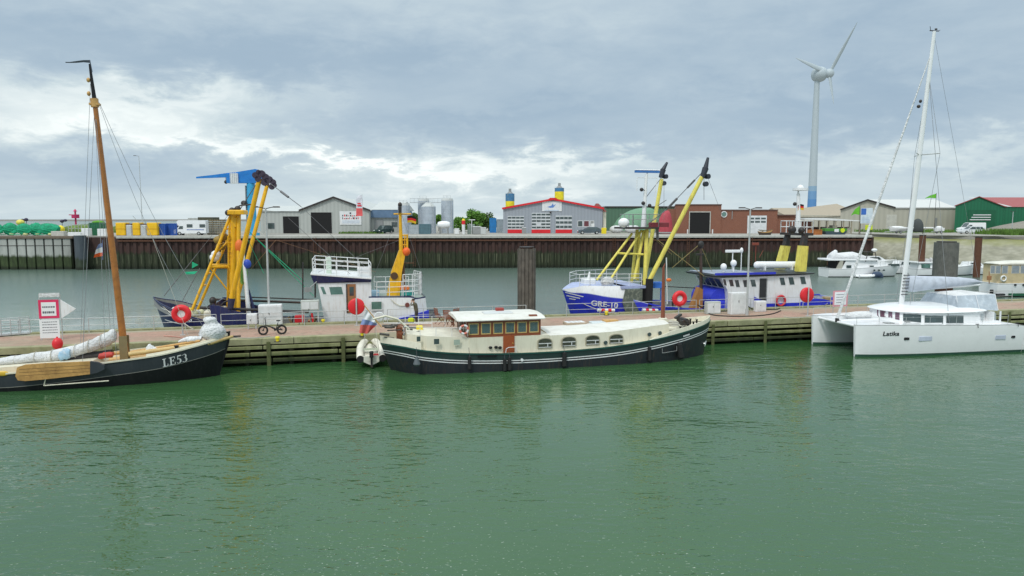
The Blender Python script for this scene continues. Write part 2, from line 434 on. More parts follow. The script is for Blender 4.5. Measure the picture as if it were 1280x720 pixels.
# ================================================================== land behind the quay
def QY(x): return 129.3 + .05 * x                                  # quay wall line
QA = atan(.05)
m, t, b = base_mat('quay_paving')
tc = t.new('ShaderNodeTexCoord').outputs['Object']
c = t.mix(t.noise(tc, .12, 5), (.30, .29, .26), (.44, .42, .38)); c = t.mix(t.m('MULTIPLY', t.noise(tc, 1.6, 5), .4), c, (.22, .21, .18))
t.lk(c, b.inputs['Base Color']); b.inputs['Roughness'].default_value = .9
paving = m
g = MB()
g.pxy([(-400, QY(-400) + 1.1), (-75, QY(-75) + 1.1), (68, QY(68) + .7), (69.5, 147), (84, 128), (112, 116), (180, 110), (520, 300), (520, 620), (-30, 620), (-38, 176), (-400, 168)], -3, ZL)
tag(g.build('quay_ground', paving), kind='structure')
# low mud bank and far shore seen over the sea
mud = mat('far_mudflat', (.20, .19, .17), .9, scale=.01)
g = MB(); g.sph((-900, 3400, 0), (2600, 160, 9), 40, 8, 0, bot=0)
tag(g.build('far_shore_ground', mud), kind='structure')
grassm = mat('quay_grass', (.10, .17, .03), .9, var=.5, scale=.8, stain=(.30, .27, .10), sa=.6)
# sloped stone bank
m, t, b = base_mat('stone_revetment')
tc = t.new('ShaderNodeTexCoord').outputs['Object']; gz = t.new('ShaderNodeSeparateXYZ'); t.lk(tc, gz.inputs[0])
c = t.mix(t.ramp(t.noise(tc, .35, 6, .65), [(.35, 0.0), (.65, 1.0)]), (.28, .27, .20), (.42, .40, .32))
vo = t.new('ShaderNodeTexVoronoi'); t.lk(t.mapping(tc, (1, 1, 1.5)), vo.inputs[0]); vo.inputs['Scale'].default_value = 1.1
c = t.mix(t.m('MULTIPLY', vo.outputs['Distance'], .45), c, (.12, .12, .09))
zn = t.m('ADD', gz.outputs[2], t.m('MULTIPLY', t.m('SUBTRACT', t.noise(tc, .25, 4), .5), 2.6))
c = t.mix(t.ramp(t.m('DIVIDE', zn, 6.0), [(.10, 1.0), (.32, 0.0)]), c, (.045, .06, .03))
c = t.mix(t.ramp(t.m('DIVIDE', zn, 6.0), [(.70, 0.0), (.88, .75)]), c, (.26, .27, .08))
t.lk(c, b.inputs['Base Color']); b.inputs['Roughness'].default_value = .9
g = MB()
toe = [(68.2, QY(68) - .4), (70, 131), (80, 112), (104, 98), (180, 92)]
topp = [(68.2, QY(68) + 8), (69.5, 147.5), (84, 128.5), (112, 116.5), (180, 110.5)]
rng = random.Random(4)
rings = []
for k in range(9):
    f = k / 8; z = -1 + (ZL + .45) * f if k else -1
    rr = []
    P = interp([(*a, *b_) for a, b_ in zip(toe, topp)], 10)
    for (ax, ay, bx_, by_) in P: rr.append((ax + (bx_ - ax) * f + rng.uniform(-.15, .15), ay + (by_ - ay) * f + rng.uniform(-.15, .15), min(ZL - .12 if k == 8 else 9, z + rng.uniform(-.1, .1))))
    rings.append(rr)
g.loft(rings, 0, closed=False, sm=False)
tag(g.build('stone_bank_ground', m), kind='structure')
g = MB(); P = interp(topp, 8)
g.loft([[(x, y - .5, ZL + .02) for x, y in P], [(x, y - .5, ZL + .16) for x, y in P], [(x, y + .5, ZL + .16) for x, y in P], [(x, y + .5, ZL + .02) for x, y in P]], 0, closed=False, sm=False)
tag(g.build('concrete_kerb', mat('pale_concrete', (.50, .49, .45), .85, stain=(.3, .29, .25), sa=.5)), kind='structure')
concrete = MATS['pale_concrete']

# ------------------------------------------------------------------ quay walls
def tide_mat(name, dry, dry2, wet, zline, amp=.9, pale=None):
    m, t, b = base_mat(name)
    tc = t.new('ShaderNodeTexCoord').outputs['Object']; s3 = t.new('ShaderNodeSeparateXYZ'); t.lk(tc, s3.inputs[0])
    c = t.mix(t.ramp(t.noise(t.mapping(tc, (2.2, 2.2, .5)), .8, 6, .65), [(.35, 0.0), (.65, 1.0)]), dry, dry2)
    zn = t.m('ADD', s3.outputs[2], t.m('MULTIPLY', t.m('SUBTRACT', t.noise(t.mapping(tc, (1.6, 1.6, .25)), .9, 5, .65), .5), 2.4 * amp))
    w_ = t.ramp(t.m('DIVIDE', zn, 6.0), [(zline / 6 - .03, 1.0), (zline / 6 + .05, 0.0)])
    wc = t.mix(t.ramp(t.noise(t.mapping(tc, (3, 3, .6)), 1.1, 5, .7), [(.4, 0.0), (.7, 1.0)]), wet, tuple(v * 2.2 for v in wet))
    c = t.mix(t.ramp(t.noise(t.mapping(tc, (1, 1, .4)), .12, 5, .6), [(.4, 0.0), (.7, .55)]), c, tuple(v * .45 for v in dry))
    c = t.mix(w_, c, wc)
    if pale:   # weed-bleached streaks between tide marks
        bnd = t.ramp(t.m('DIVIDE', s3.outputs[2], 6.0), [(.13, 0.0), (.2, 1.0), (.42, 1.0), (.47, 0.0)])
        sk = t.ramp(t.noise(t.mapping(tc, (6, 6, .12)), .55, 3, .6), [(.56, 0.0), (.66, 1.0)])
        c = t.mix(t.m('MULTIPLY', t.m('MULTIPLY', bnd, sk), .6), c, pale)
    c = t.mix(t.ramp(t.m('DIVIDE', s3.outputs[2], 6.0), [(.05, .8), (.12, 0.0)]), c, (.012, .016, .008))
    t.lk(c, b.inputs['Base Color']); b.inputs['Roughness'].default_value = .85
    return m
pile_m = tide_mat('rusted_sheet_piling', (.045, .024, .022), (.085, .042, .034), (.022, .028, .013), 2.9, 1.0, (.26, .27, .17))
FQ = Fr(0, QY(0), 0, QA)
r = thing('quay_wall', 'long rust brown corrugated sheet pile quay wall with pale coping across the basin', 'quay wall', FQ)
g = MB(); x = -71.0; zig = []
while x < 68.2:
    zig += [(x, 0), (x + .22, -.3), (x + .66, -.3), (x + .88, 0)]; x += 1.22
g.loft([[(a, b_, -1.5) for a, b_ in zig], [(a, b_, ZL - .35) for a, b_ in zig]], 0, closed=False, sm=False)
g.build('sheet_piling', pile_m, r)
g = MB(); g.rbox(-71.2, 68.3, -.6, .9, ZL - .38, ZL + .06, .06); g.build('coping', concrete, r)
g = MB(); g.bx(-71, 68.2, -.52, -.43, ZL - .95, ZL - .7)
g.build('waler', rust, r)
for x in (-52, -36, -18, 2.5, 19, 33, 45, 60):                     # ladders let into the wall
    g = MB()
    for s_ in (-.22, .22): g.bx(x + s_ - .03, x + s_ + .03, -.62, -.54, .3, ZL - .3)
    for k in range(14): g.bx(x - .22, x + .22, -.6, -.56, .5 + k * .38, .55 + k * .38)
    g.build('ladder', rust, r)
# concrete panel quay on the far left
cq = tide_mat('panel_concrete', (.42, .43, .40), (.52, .53, .49), (.03, .045, .016), 2.35, .55)
r = thing('concrete_quay_wall', 'pale concrete panel quay wall with dark joints and green weed foot', 'quay wall', FQ)
g = MB(); g.bx(-140, -79.3, .15, .6, -1.5, ZL - .4); g.build('backing_wall', tide_mat('weedy_backing', (.05, .05, .04), (.09, .085, .07), (.03, .04, .018), 2.6), r)
x = -79.4
for k in range(20):
    g = MB(); g.rbox(x - 1.36, x - .05, -.12, .16, -1.4, ZL - .42, .04); g.build('wall_panel', cq, r); x -= 1.58
g = MB(); g.bx(-140, -79.4, -.17, -.13, ZL - 1.7, ZL - 1.62); g.build('steel_strap', steeld, r)
g = MB(); g.rbox(-140, -79, -.3, 1.2, ZL - .4, ZL + .05, .05); g.build('coping', mat('brown_weathered_coping', (.17, .13, .10), .9, stain=(.3, .27, .2), sa=.4), r)
r = thing('mooring_pile', 'thick dark steel pile standing at the corner of the far quay', 'mooring pile', FQ.sub(-77.2, -1.0))
g = MB(); g.cyl((0, 0, -1.5), (0, 0, ZL + .1), .95, n=20); g.build('pile_shaft', tide_mat('slate_pile', (.07, .085, .10), (.10, .12, .14), (.03, .04, .025), 2.0), r)
g = MB(); g.cyl((0, 0, ZL + .1), (0, 0, ZL + .2), 1.0, n=20); g.build('pile_cap', grey, r)
g = MB()
g.rbox(-79.0, -76.0, .2, 1.0, -1.2, ZL - .2, .05); g.rbox(-76.0, -71.2, .35, 1.0, -1.2, ZL - .2, .05)
solo('corner_wall', 'dark recessed wall between the concrete quay and the sheet piling', 'quay wall', FQ, g, pile_m)
wd.cycles.sampling_method = 'MANUAL'; wd.cycles.sample_map_resolution = 512

# ================================================================== things on the far quay
def G(px, D): return Fr(ray(px, 300)[0] / ray(px, 300)[1] * D, D, ZL)     # a spot on the quay ground
def S1(px0, px1, D): return (px1 - px0) / FOC * D                        # width in metres
def Zp(py, D): return ond_z(py, D) - ZL
def ond_z(py, D):
    d = ray(640, py); return HC + d[2] * D / d[1]
def Xp(px, py, D): d = ray(px, 282); return d[0] / d[1] * D

sheet_grey = None
sheet_blue = mat('slate_blue_cladding', (.12, .20, .32), .5, stain=(.2, .25, .3))
roofg = mat('light_grey_roof', (.55, .57, .56), .6, var=.06)
beigec = None
brickm = None
def brick_mat():
    m, t, b = base_mat('red_brick')
    tc = t.new('ShaderNodeTexCoord').outputs['Object']
    s = t.new('ShaderNodeSeparateXYZ'); t.lk(tc, s.inputs[0]); cb = t.new('ShaderNodeCombineXYZ')
    t.lk(t.m('ADD', s.outputs[0], s.outputs[1]), cb.inputs[0]); t.lk(s.outputs[2], cb.inputs[1])
    br = t.new('ShaderNodeTexBrick'); t.lk(cb.outputs[0], br.inputs[0]); br.inputs['Scale'].default_value = 3.0
    br.inputs['Color1'].default_value = (.23, .085, .05, 1); br.inputs['Color2'].default_value = (.30, .115, .065, 1); br.inputs['Mortar'].default_value = (.30, .22, .18, 1)
    br.inputs['Mortar Size'].default_value = .012
    c = t.mix(t.m('MULTIPLY', t.noise(tc, .5, 5), .5), br.outputs[0], (.17, .07, .05))
    t.lk(c, b.inputs['Base Color']); b.inputs['Roughness'].default_value = .85
    return m
brickm = brick_mat()
def ribbed(name, col, sc=2.2, dark=.82):
    m, t, b = base_mat(name)
    tc = t.new('ShaderNodeTexCoord').outputs['Object']
    s = t.new('ShaderNodeSeparateXYZ'); t.lk(tc, s.inputs[0])
    wv = t.m('SINE', t.m('MULTIPLY', t.m('ADD', s.outputs[0], s.outputs[1]), 2 * pi * sc))
    c = t.mix(t.m('MULTIPLY_ADD', wv, .5, .5), tuple(v * dark for v in col), col)
    c = t.mix(t.m('MULTIPLY', t.noise(t.mapping(tc, (1, 1, .3)), .6, 5), .35), c, tuple(v * .7 for v in col))
    t.lk(c, b.inputs['Base Color']); b.inputs['Roughness'].default_value = .55
    return m

sheet_grey = ribbed('pale_grey_cladding', (.50, .52, .49), 1.2, .86)
beigec = ribbed('beige_cladding', (.52, .50, .42), .8, .9)
hallg = ribbed('blue_grey_cladding', (.37, .40, .45), 1.4, .88)
def gable_hall(name, label, D, x0, xp, x1, zE, zP, depth, wall, roofm, zE1=None, trim=None, cat='warehouse', lean=0.0):
    """hall whose gable faces the water; x in metres from the root"""
    r = thing(name, label, cat, Fr(x0, D, ZL)); W = x1 - x0; P = xp - x0; zE1 = zE if zE1 is None else zE1
    g = MB(); g.pxz([(0, -.3), (W, -.3), (W, zE1), (P, zP), (0, zE)], 0, depth); g.v = [(x + lean * y, y, z) for x, y, z in g.v]; g.build('wall', wall, r)
    g = MB(); o = .25
    for (a, za, b_, zb) in ((-o, zE - o * (zP - zE) / P, P, zP), (P, zP, W + o, zE1 - o * (zP - zE1) / (W - P))):
        g.pxz([(a, za + .02), (b_, zb + .02), (b_, zb + .2), (a, za + .2)], -.3, depth + .3)
    g.v = [(x + lean * y, y, z) for x, y, z in g.v]
    g.build('roof', roofm, r)
    if trim:
        g = MB()
        for (a, za, b_, zb) in ((-o, zE - .1, P, zP), (P, zP, W + o, zE1 - .1)): g.pxz([(a, za - .12), (b_, zb - .12), (b_, zb + .27), (a, za + .27)], -.42, -.31)
        g.build('verge_trim', trim, r)
    return r
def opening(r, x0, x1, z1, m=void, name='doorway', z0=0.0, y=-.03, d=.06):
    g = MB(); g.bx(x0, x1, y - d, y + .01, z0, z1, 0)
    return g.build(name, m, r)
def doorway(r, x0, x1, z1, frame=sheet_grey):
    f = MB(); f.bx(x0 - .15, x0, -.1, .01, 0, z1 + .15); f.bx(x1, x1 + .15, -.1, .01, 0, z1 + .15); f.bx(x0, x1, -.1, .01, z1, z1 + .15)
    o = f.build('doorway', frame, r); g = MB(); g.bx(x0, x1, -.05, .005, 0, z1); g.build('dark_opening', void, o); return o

# --- light grey warehouse
D = 150
x0, xp, x1 = Xp(376, 262, D), Xp(418, 246, D), Xp(462, 262, D)
gw = gable_hall('warehouse', 'pale grey gabled warehouse with tall black doorway and white poster sign', D, x0, xp, x1, Zp(263, D), Zp(247, D), 34, sheet_grey, roofg, trim=steeld)
doorway(gw, Xp(389, 0, D) - x0, Xp(415, 0, D) - x0, Zp(265.5, D))
bsign = opening(gw, Xp(425, 0, D) - x0, Xp(452, 0, D) - x0, Zp(264, D), white, 'poster_sign', Zp(281, D), y=-.06)
rr = random.Random(5)
g = MB()
sx0, sx1, sz0, sz1 = Xp(425, 0, D) - x0, Xp(452, 0, D) - x0, Zp(281, D), Zp(264, D)
for row, n in ((.62, 9), (.42, 10)):
    for k in range(n):
        xx = sx0 + (sx1 - sx0) * (.12 + .8 * k / n); g.bx(xx, xx + rr.uniform(.12, .3), -.14, -.125, sz0 + (sz1 - sz0) * row, sz0 + (sz1 - sz0) * (row + rr.uniform(.06, .14)), k % 2)
for k in range(3):
    g.bx(sx0 + .5, sx1 - .4, -.14, -.125, sz0 + (sz1 - sz0) * (.12 + .08 * k), sz0 + (sz1 - sz0) * (.15 + .08 * k), 2)
g.sph(((sx0 + sx1) / 2, -.13, sz1 - .42), (.2, .03, .2), 10, 6, 0)
g.build('printed_marks', [mat('dark_print', (.06, .06, .08), .6), red, mat('pale_blue_print', (.5, .6, .75), .6)], bsign)
# low wing on its left
lx0, lx1 = Xp(326, 0, D), x0 - .02
lw = thing('warehouse_wing', 'low pale grey wing with small black doorway left of the gabled warehouse', 'warehouse', Fr(lx0, D, ZL))
W = lx1 - lx0
g = MB(); g.pxz([(0, -.3), (W, -.3), (W, Zp(263.5, D)), (W * .5, Zp(264.5, D)), (0, Zp(262, D))], 0, 26); g.build('wall', sheet_grey, lw)
g = MB(); g.pyz([(-.3, Zp(264, D)), (8, Zp(256.5, D)), (26, Zp(256.5, D)), (26, Zp(264, D))], 0, W); g.build('roof', roofg, lw)
doorway(lw, Xp(354, 0, D) - lx0, Xp(374, 0, D) - lx0, Zp(270.5, D))
window(lw, Xp(335, 0, D) - lx0, Xp(343, 0, D) - lx0, Zp(286, D), Zp(279, D), 0, grey, glass, .1)
# annex with blue fascia
ax0 = x1 + .02; ax1 = Xp(496, 0, D)
an = thing('warehouse_annex', 'white annex under a slate blue fascia right of the gabled warehouse', 'warehouse', Fr(ax0, D + 2, ZL))
g = MB(); g.bx(0, ax1 - ax0, 0, 20, -.3, Zp(272, D)); g.build('wall', sheet_grey, an)
g = MB(); g.bx(-.01, ax1 - ax0 + .2, -.5, 20, Zp(272, D), Zp(262.5, D)); g.build('fascia', sheet_blue, an)
g = MB(); g.pyz([(0, Zp(262, D)), (12, Zp(250, D)), (24, Zp(262, D))], -.2, ax1 - ax0 + .2); g.build('roof', roofg, an)
opening(an, .6, 2.6, 3.0, grey, 'roller_door'); window(an, 4.4, 5.6, 1.4, 2.4, 0, grey, glass, .08)
# banner flag
fb = thing('feather_banner', 'tall white and red feather banner in front of the grey warehouse', 'banner flag', G(454, 138))
g = MB(); g.tube([(0, 0, 0), (.02, 0, 3.5), (-.02, 0, Zp(243, 138))], .035); g.build('pole', steelw, fb)
z0, z1 = Zp(270, 138), Zp(244, 138)
g = MB(); ribs = []
for k in range(9):
    f = k / 8; wv = .12 * sin(k * 1.4); wd_ = 1.25 * (1 if f < .85 else 1 - (f - .85) * 3)
    ribs.append([(.03, -.01 + wv * .3, z0 + (z1 - z0) * f), (-wd_ * .5, wv, z0 + (z1 - z0) * f), (-wd_, -wv, z0 + (z1 - z0) * f)])
for k in range(8): g.loft(ribs[k:k + 2], 0 if k < 3 else 1, closed=False)
g.build('banner_cloth', [mat('faded_red_cloth', (.75, .12, .12), .8), mat('white_cloth', (.74, .74, .80), .8)], fb)
g = MB(); g.bx(-1.0, -.15, -.16, -.13, z0 + 1.9, z0 + 2.15); g.bx(-.95, -.3, -.16, -.13, z0 + 2.35, z0 + 2.55); g.build('banner_stripe', red, fb)

# --- silos
silo = mat('galvanised_silo', (.50, .55, .61), .42, .35, stain=(.55, .57, .6), sa=.6, streak=True, scale=.9)
def silo_at(px0, px1, pt, D, label, cone=.0, m=silo):
    r_ = S1(px0, px1, D) / 2; fr = G((px0 + px1) / 2, D); h = Zp(pt, D)
    o = thing('silo', label, 'silo', fr, 'silos behind the quay')
    g = MB(); hb = h - (.5 + cone); g.cyl((0, 0, 0), (0, 0, hb), r_, n=28)
    for k in range(1, 8): g.torus((0, 0, hb * k / 8), r_, .035, 'z', 28, 5)
    g.build('silo_body', m, o)
    g = MB(); g.cyl((0, 0, hb), (0, 0, h), r_ * 1.01, r_ * (.35 if cone else .9), n=28); g.build('silo_top', roofg, o)
    g = MB(); railing(g, [(-r_ * .6, -r_ * .6, h - .1), (r_ * .6, -r_ * .6, h - .1)], .7, .03, step=.8); g.build('railing', steelw, o)
    g = MB()
    for s_ in (-.2, .2): g.bx(r_ * .6 + s_ - .03, r_ * .6 + s_ + .03, -r_ * .84, -r_ * .8, .5, h)
    g.build('ladder', steelw, o)
    return o
silo_at(552, 567, 248, 152, 'tallest galvanised silo, right of the group beside the round tank')
silo_at(527, 545, 253, 150, 'wide galvanised silo with domed top in the middle of the silos', .4)
silo_at(523, 537, 248.5, 158, 'galvanised silo standing half hidden behind the wide domed silo')
silo_at(498, 513, 254, 150, 'leftmost galvanised silo behind the yellow mast tip')
g = MB(); g.bx(Xp(513, 0, 156), Xp(553, 0, 156), 0, .5, 0, .12); g.bx(Xp(513, 0, 156), Xp(553, 0, 156), 0, .04, .9, .98)
for k in range(9):
    xx = Xp(513, 0, 156) + k * .88; g.bx(xx, xx + .05, 0, .04, 0, .95)
solo('silo_catwalk', 'thin steel catwalk bridging the tops of the silos', 'walkway', Fr(0, 156, ond_z(253.5, 156)), g, steelw)
tk = thing('storage_tank', 'white horizontal capsule tank in front of the tallest silo', 'tank', G(555, 145))
w_ = S1(547, 563, 145) / 2; rz = 0.78
g = MB(); zc = Zp(281, 145)
rings = []
for k in range(13):
    a = -pi / 2 + pi * k / 12; xx = w_ * sin(a); rr_ = rz * max(.02, cos(a)) ** .45; rings.append([(xx, rr_ * cos(2 * pi * i / 16), zc + rr_ * sin(2 * pi * i / 16)) for i in range(16)])
g.loft(rings); g.build('tank_shell', gel, tk)
for s_ in (-.8, .8):
    g = MB(); g.bx(s_ - .15, s_ + .15, -.5, .5, 0, zc - .5); g.build('tank_saddle', grey, tk)
def container(name, label, px0, px1, pt, D, m, rz=0.0, depth=2.6, cat='container', group=None, door=True, lid=False):
    w_ = S1(px0, px1, D); fr = G(px0, D); fr.r = rz
    o = thing(name, label, cat, fr, group); h = Zp(pt, D)
    g = MB(); g.bx(.05, w_ - .05, 0, depth, .1, h - .06); n = max(4, int(w_ / .35))
    for k in range(n): xx = .1 + (w_ - .3) * k / n; g.bx(xx, xx + (w_ - .3) / n * .55, -.05, .01, .25, h - .2)
    g.build('corrugated_side', m, o)
    g = MB()
    for xx in (0, w_ - .14): g.bx(xx, xx + .14, -.08, .06, 0, h)
    g.bx(.14, w_ - .14, -.07, .05, h - .16, h + .01); g.bx(.14, w_ - .14, -.07, .05, .02, .2)
    g.build('corner_frame', m, o)
    return o, w_, h
container('site_container', 'slate teal container beside the leftmost silo', 524, 538, 280, 143, mat('teal_slate_paint', (.10, .19, .23), .5, stain=GRIME))
container('site_container', 'pale blue grey container left of the slate teal container', 512, 523.5, 281, 143, mat('pale_blue_grey', (.42, .47, .50), .5, stain=GRIME))
container('shipping_container', 'bright blue container end left of the red trimmed hall', 612, 620.5, 272.5, 158, mat('bright_blue_paint', (.02, .22, .55), .45, stain=GRIME))
container('shipping_container', 'grey and white stacked container touching the red trimmed hall', 621, 629, 274, 158, mat('striped_grey', (.32, .38, .42), .5, stain=(.6, .6, .6), sa=.6))
pm = thing('marker_post', 'short red and white banded post right of the silos', 'marker post', G(579.5, 142))
g = MB(); g.cyl((0, 0, 0), (0, 0, 2.0), .34, n=12); g.build('post_shaft', white, pm)
g = MB(); g.cyl((0, 0, 2.0), (0, 0, 2.8), .36, n=12); g.build('red_band', red, pm)
g = MB(); g.cyl((0, 0, 2.8), (0, 0, 3.15), .34, .2, n=12); g.build('post_cap', ybuoy, pm)
for px, w_, h_, lab, mm in ((571, .9, 1.1, 'white box standing right of the tallest silo', white), (596, 1.6, 1.5, 'grey crate between the banded post and the trees', grey), (604, 1.1, 1.3, 'pale crate left of the bright blue container', roofg), (655, .9, 1.2, 'small grey bin in front of the red trimmed hall', grey)):
    b_ = thing('storage_box', lab, 'storage box', G(px, 141 if px != 655 else 148), None)
    g = MB(); g.rbox(-w_ / 2, w_ / 2, 0, w_, .08, h_, .06); g.build('box_body', mm, b_)
    g = MB(); g.rbox(-w_ / 2 - .04, w_ / 2 + .04, -.04, w_ + .04, h_ + .005, h_ + .1, .03); g.build('lid', white, b_)
gh = thing('gas_post', 'grey green cabinet with a thin pale T shaped post beside the trees', 'cabinet', G(588, 143))
g = MB(); g.rbox(-.6, .9, 0, .8, 0, 2.0, .06); g.build('cabinet_body', mat('grey_green_paint', (.22, .28, .25), .6, stain=GRIME), gh)
g = MB(); g.bx(.25, .35, -.3, -.2, 0, 2.9); g.bx(-.3, 1.0, -.32, -.2, 2.85, 3.0); g.build('post_arm', white, gh)

# --- red trimmed boat hall
D = 152
x0, xp, x1 = Xp(629, 0, D), Xp(691, 0, D), Xp(753, 0, D)
bh = gable_hall('boat_hall', 'blue grey hall with red roof trim and three red footed sectional doors', D, x0, xp, x1, Zp(260.5, D), Zp(249.5, D), 30, hallg, roofg, trim=red, cat='hall')
g = MB(); g.pxz([(xp - x0 - 1.3, Zp(250, D)), (xp - x0 - .6, Zp(247.3, D)), (xp - x0 + .6, Zp(247.3, D)), (xp - x0 + 1.3, Zp(250, D))], -.45, 2); g.build('ridge_cap', red, bh)
sdoor = mat('white_door_panel', (.62, .64, .66), .45)
for a, b_, top, n in ((634.5, 655, 270, 4), (664.5, 688, 266, 5), (694.5, 715, 269.5, 3)):
    z1 = Zp(top, D); xa, xb = Xp(a, 0, D) - x0, Xp(b_, 0, D) - x0
    dr = opening(bh, xa, xb, z1, sdoor, 'sectional_door', .02, -.04)
    g = MB(); g.bx(xa, xb, -.14, -.102, .02, .82); g.build('red_door_panel', red, dr)
    ph = (z1 - .95) / n
    for k in range(n):
        zb = .95 + ph * k; cols = 4
        g = MB()
        for c_ in range(cols):
            xa2 = xa + (xb - xa) * (c_ + .06) / cols; xb2 = xa + (xb - xa) * (c_ + .94) / cols
            if n == 5 and k == 1 and c_ == 1: continue
            g.bx(xa2, xb2, -.125, -.102, zb + ph * .2, zb + ph * .72)
        g.build('door_window', glass, dr)
sg = opening(bh, Xp(677.5, 0, D) - x0, Xp(702, 0, D) - x0, Zp(251.8, D), white, 'wall_sign', Zp(264, D), y=-.06)
g = MB(); sx = Xp(684, 0, D) - x0; zz_ = Zp(258, D)
g.pxz([(sx, zz_ - .1), (sx + .9, zz_ + .15), (sx + 1.2, zz_ + .7), (sx + 1.35, zz_ + .2), (sx + 1.9, zz_ + .5), (sx + 1.3, zz_ - .25), (sx + .6, zz_ - .3)], -.145, -.125, 0)
g.bx(sx - .6, sx + 2.5, -.145, -.125, zz_ - .95, zz_ - .8, 1)
g.build('emblem', [mat('logo_blue', (.12, .25, .6), .5), MATS['pale_blue_print']], sg)
for a, b_, mm in ((722.5, 728, glass), (730, 736, mat('reddish_window', (.16, .05, .06), .3)), (738, 742, MATS['mid_grey_paint'])): window(bh, Xp(a, 0, D) - x0, Xp(b_, 0, D) - x0, Zp(283, D), Zp(276.3, D), 0, white, mm, .1)
opening(bh, Xp(739, 0, D) - x0, Xp(743, 0, D) - x0, 2.1, white, 'side_door')
g = MB(); g.sph((Xp(688, 0, D) - x0, -.3, Zp(265.5, D)), .22, 8, 6); g.build('lamp', steeld, bh)
# striped silos behind it
for (a, b_, pt, pm_, lab) in ((632, 643, 242, 251.5, 'small blue over yellow silo rising behind the left end of the red trimmed hall'), (693, 704.5, 235, 239.5, 'blue capped yellow silo rising behind the ridge of the red trimmed hall')):
    Dk = 186; r_ = S1(a, b_, Dk) / 2; zt = Zp(pt, Dk); zm = Zp(pm_, Dk)
    o = thing('striped_silo', lab, 'silo', G((a + b_) / 2, Dk), 'striped silos behind the hall')
    g = MB(); g.cyl((0, 0, 0), (0, 0, zm), r_, n=24); g.build('yellow_body', ybuoy, o)
    g = MB(); g.cyl((0, 0, zm), (0, 0, zt), r_ * 1.01, n=24); g.build('blue_band', mat('silo_blue', (.05, .18, .35), .5, stain=(.35, .4, .3), sa=.5), o)
    g = MB(); g.cyl((0, 0, zt), (0, 0, zt + .5), r_ * .7, r_ * .4, n=16); g.cyl((0, 0, zt + .5), (0, 0, zt + 1.3), .35, n=8); g.build('vent_cap', grey, o)
# small brick gatehouse
D2 = 153; o = thing('gatehouse', 'cream gatehouse with dark red hipped roof right of the red trimmed hall', 'gatehouse', Fr(Xp(753.5, 0, D2), D2, ZL)); w_ = S1(753.5, 757.5, D2)
g = MB(); g.bx(0, w_, 0, 5, -.2, Zp(264, D2)); g.build('wall', cream, o)
g = MB(); z0, z1 = Zp(264.5, D2), Zp(254, D2)
g.add([(-2.1, -.3, z0), (w_ + .1, -.3, z0), (w_ + .1, 6, z0), (-2.1, 6, z0), (-1.3, 2.5, z1), (-.7, 2.5, z1)], [(0, 1, 5, 4), (1, 2, 5), (2, 3, 4, 5), (3, 0, 4), (0, 3, 2, 1)]); g.build('roof', mat('dark_red_tiles', (.22, .05, .04), .8, stain=(.1, .04, .04)), o)
g = MB(); g.rbox(-.5, .5, 0, .8, 0, 1.25, .1); o = solo('yellow_bin', 'bright yellow bin at the corner of the gatehouse', 'bin', G(755, 147), g, ybuoy)
# --- green hall and the two buoys
D = 185
o = thing('green_hall', 'long low dull green hall behind the light green buoy', 'hall', Fr(Xp(757, 0, D), D, ZL)); w_ = S1(757, 850, D)
g = MB(); g.bx(0, w_, 0, 20, -.3, Zp(259.5, D)); g.build('wall', ribbed('dull_green_cladding', (.10, .20, .13), 1.1), o)
g = MB(); g.bx(-.2, w_ + .2, -.25, 20.3, Zp(259.5, D), Zp(257.8, D)); g.build('roof', steeld, o)
def big_buoy(label, px, py0, pw, D, m, flip=1):
    o = thing('fairway_buoy', label, 'buoy', G(px, D), 'fairway buoys stored on the quay'); R = S1(0, pw, D)
    H_ = Zp(py0, D)
    g = MB(); rings = []
    for k in range(11):
        a = k / 10; z = H_ * sin(a * pi / 2) ** 1.0; q = R * cos(a * pi / 2) ** .9 * (1 - .05 * a)
        rings.append([(flip * (R * .35 - q * .35) + max(.02, q) * cos(2 * pi * i / 24), max(.02, q) * .7 * sin(2 * pi * i / 24), z) for i in range(24)])
    g.loft(rings); g.build('float_body', m, o)
    g = MB(); g.torus((0, 0, .25), R * .98, .18, 'z', 24, 6); g.build('fender_ring', grey, o)
    return o
big_buoy('huge dome shaped light green buoy on the quay before the green hall', 797, 259.5, 32, 165, mat('light_green_paint', (.16, .32, .20), .75, stain=(.24, .38, .28)))
big_buoy('huge dome shaped faded red buoy against the left end of the brick building', 830.5, 263, 10, 146, mat('faded_red_paint', (.42, .05, .07), .6, stain=(.5, .2, .2)))
for px, lab in ((770, 'white bundle lying left of the light green buoy'), (789, 'white bundle lying in front of the light green buoy')):
    g = MB(); g.sph((0, 0, .8), (1.5, 1, .9), 12, 8); g.sph((.9, .3, 1.1), (.9, .7, .6), 10, 6); solo('wrapped_bundle', lab, 'bundle', G(px, 155), g, canvas, 'white bundles by the green buoy')

# --- brick building
D = 150; x0 = Xp(833, 0, D)
bb = thing('brick_building', 'red brick workshop with tall black doorway, round window and white sectional door', 'brick building', Fr(x0, D, ZL))
X_ = lambda p: Xp(p, 0, D) - x0
g = MB(); g.bx(X_(834), X_(844), 0, 16, -.3, Zp(261, D)); g.bx(X_(844), X_(901), -.25, 18, -.3, Zp(256.5, D)); g.bx(X_(901), X_(971.5), 0, 18, -.3, Zp(263.2, D)); g.bx(X_(971.5), X_(996), .3, 15, -.3, Zp(269.5, D)); g.v = [(x + .22 * y, y, z) for x, y, z in g.v]; g.build('wall', brickm, bb)
g = MB()
for a, b_, z in ((844, 901, 256.5), (901, 971.5, 263.2), (971.5, 996, 269.5)): g.bx(X_(a) - .05, X_(b_) + .1, -.4 if a == 844 else -.15, 18, Zp(z, D), Zp(z, D) + .22)
g.v = [(x + .22 * y, y, z) for x, y, z in g.v]
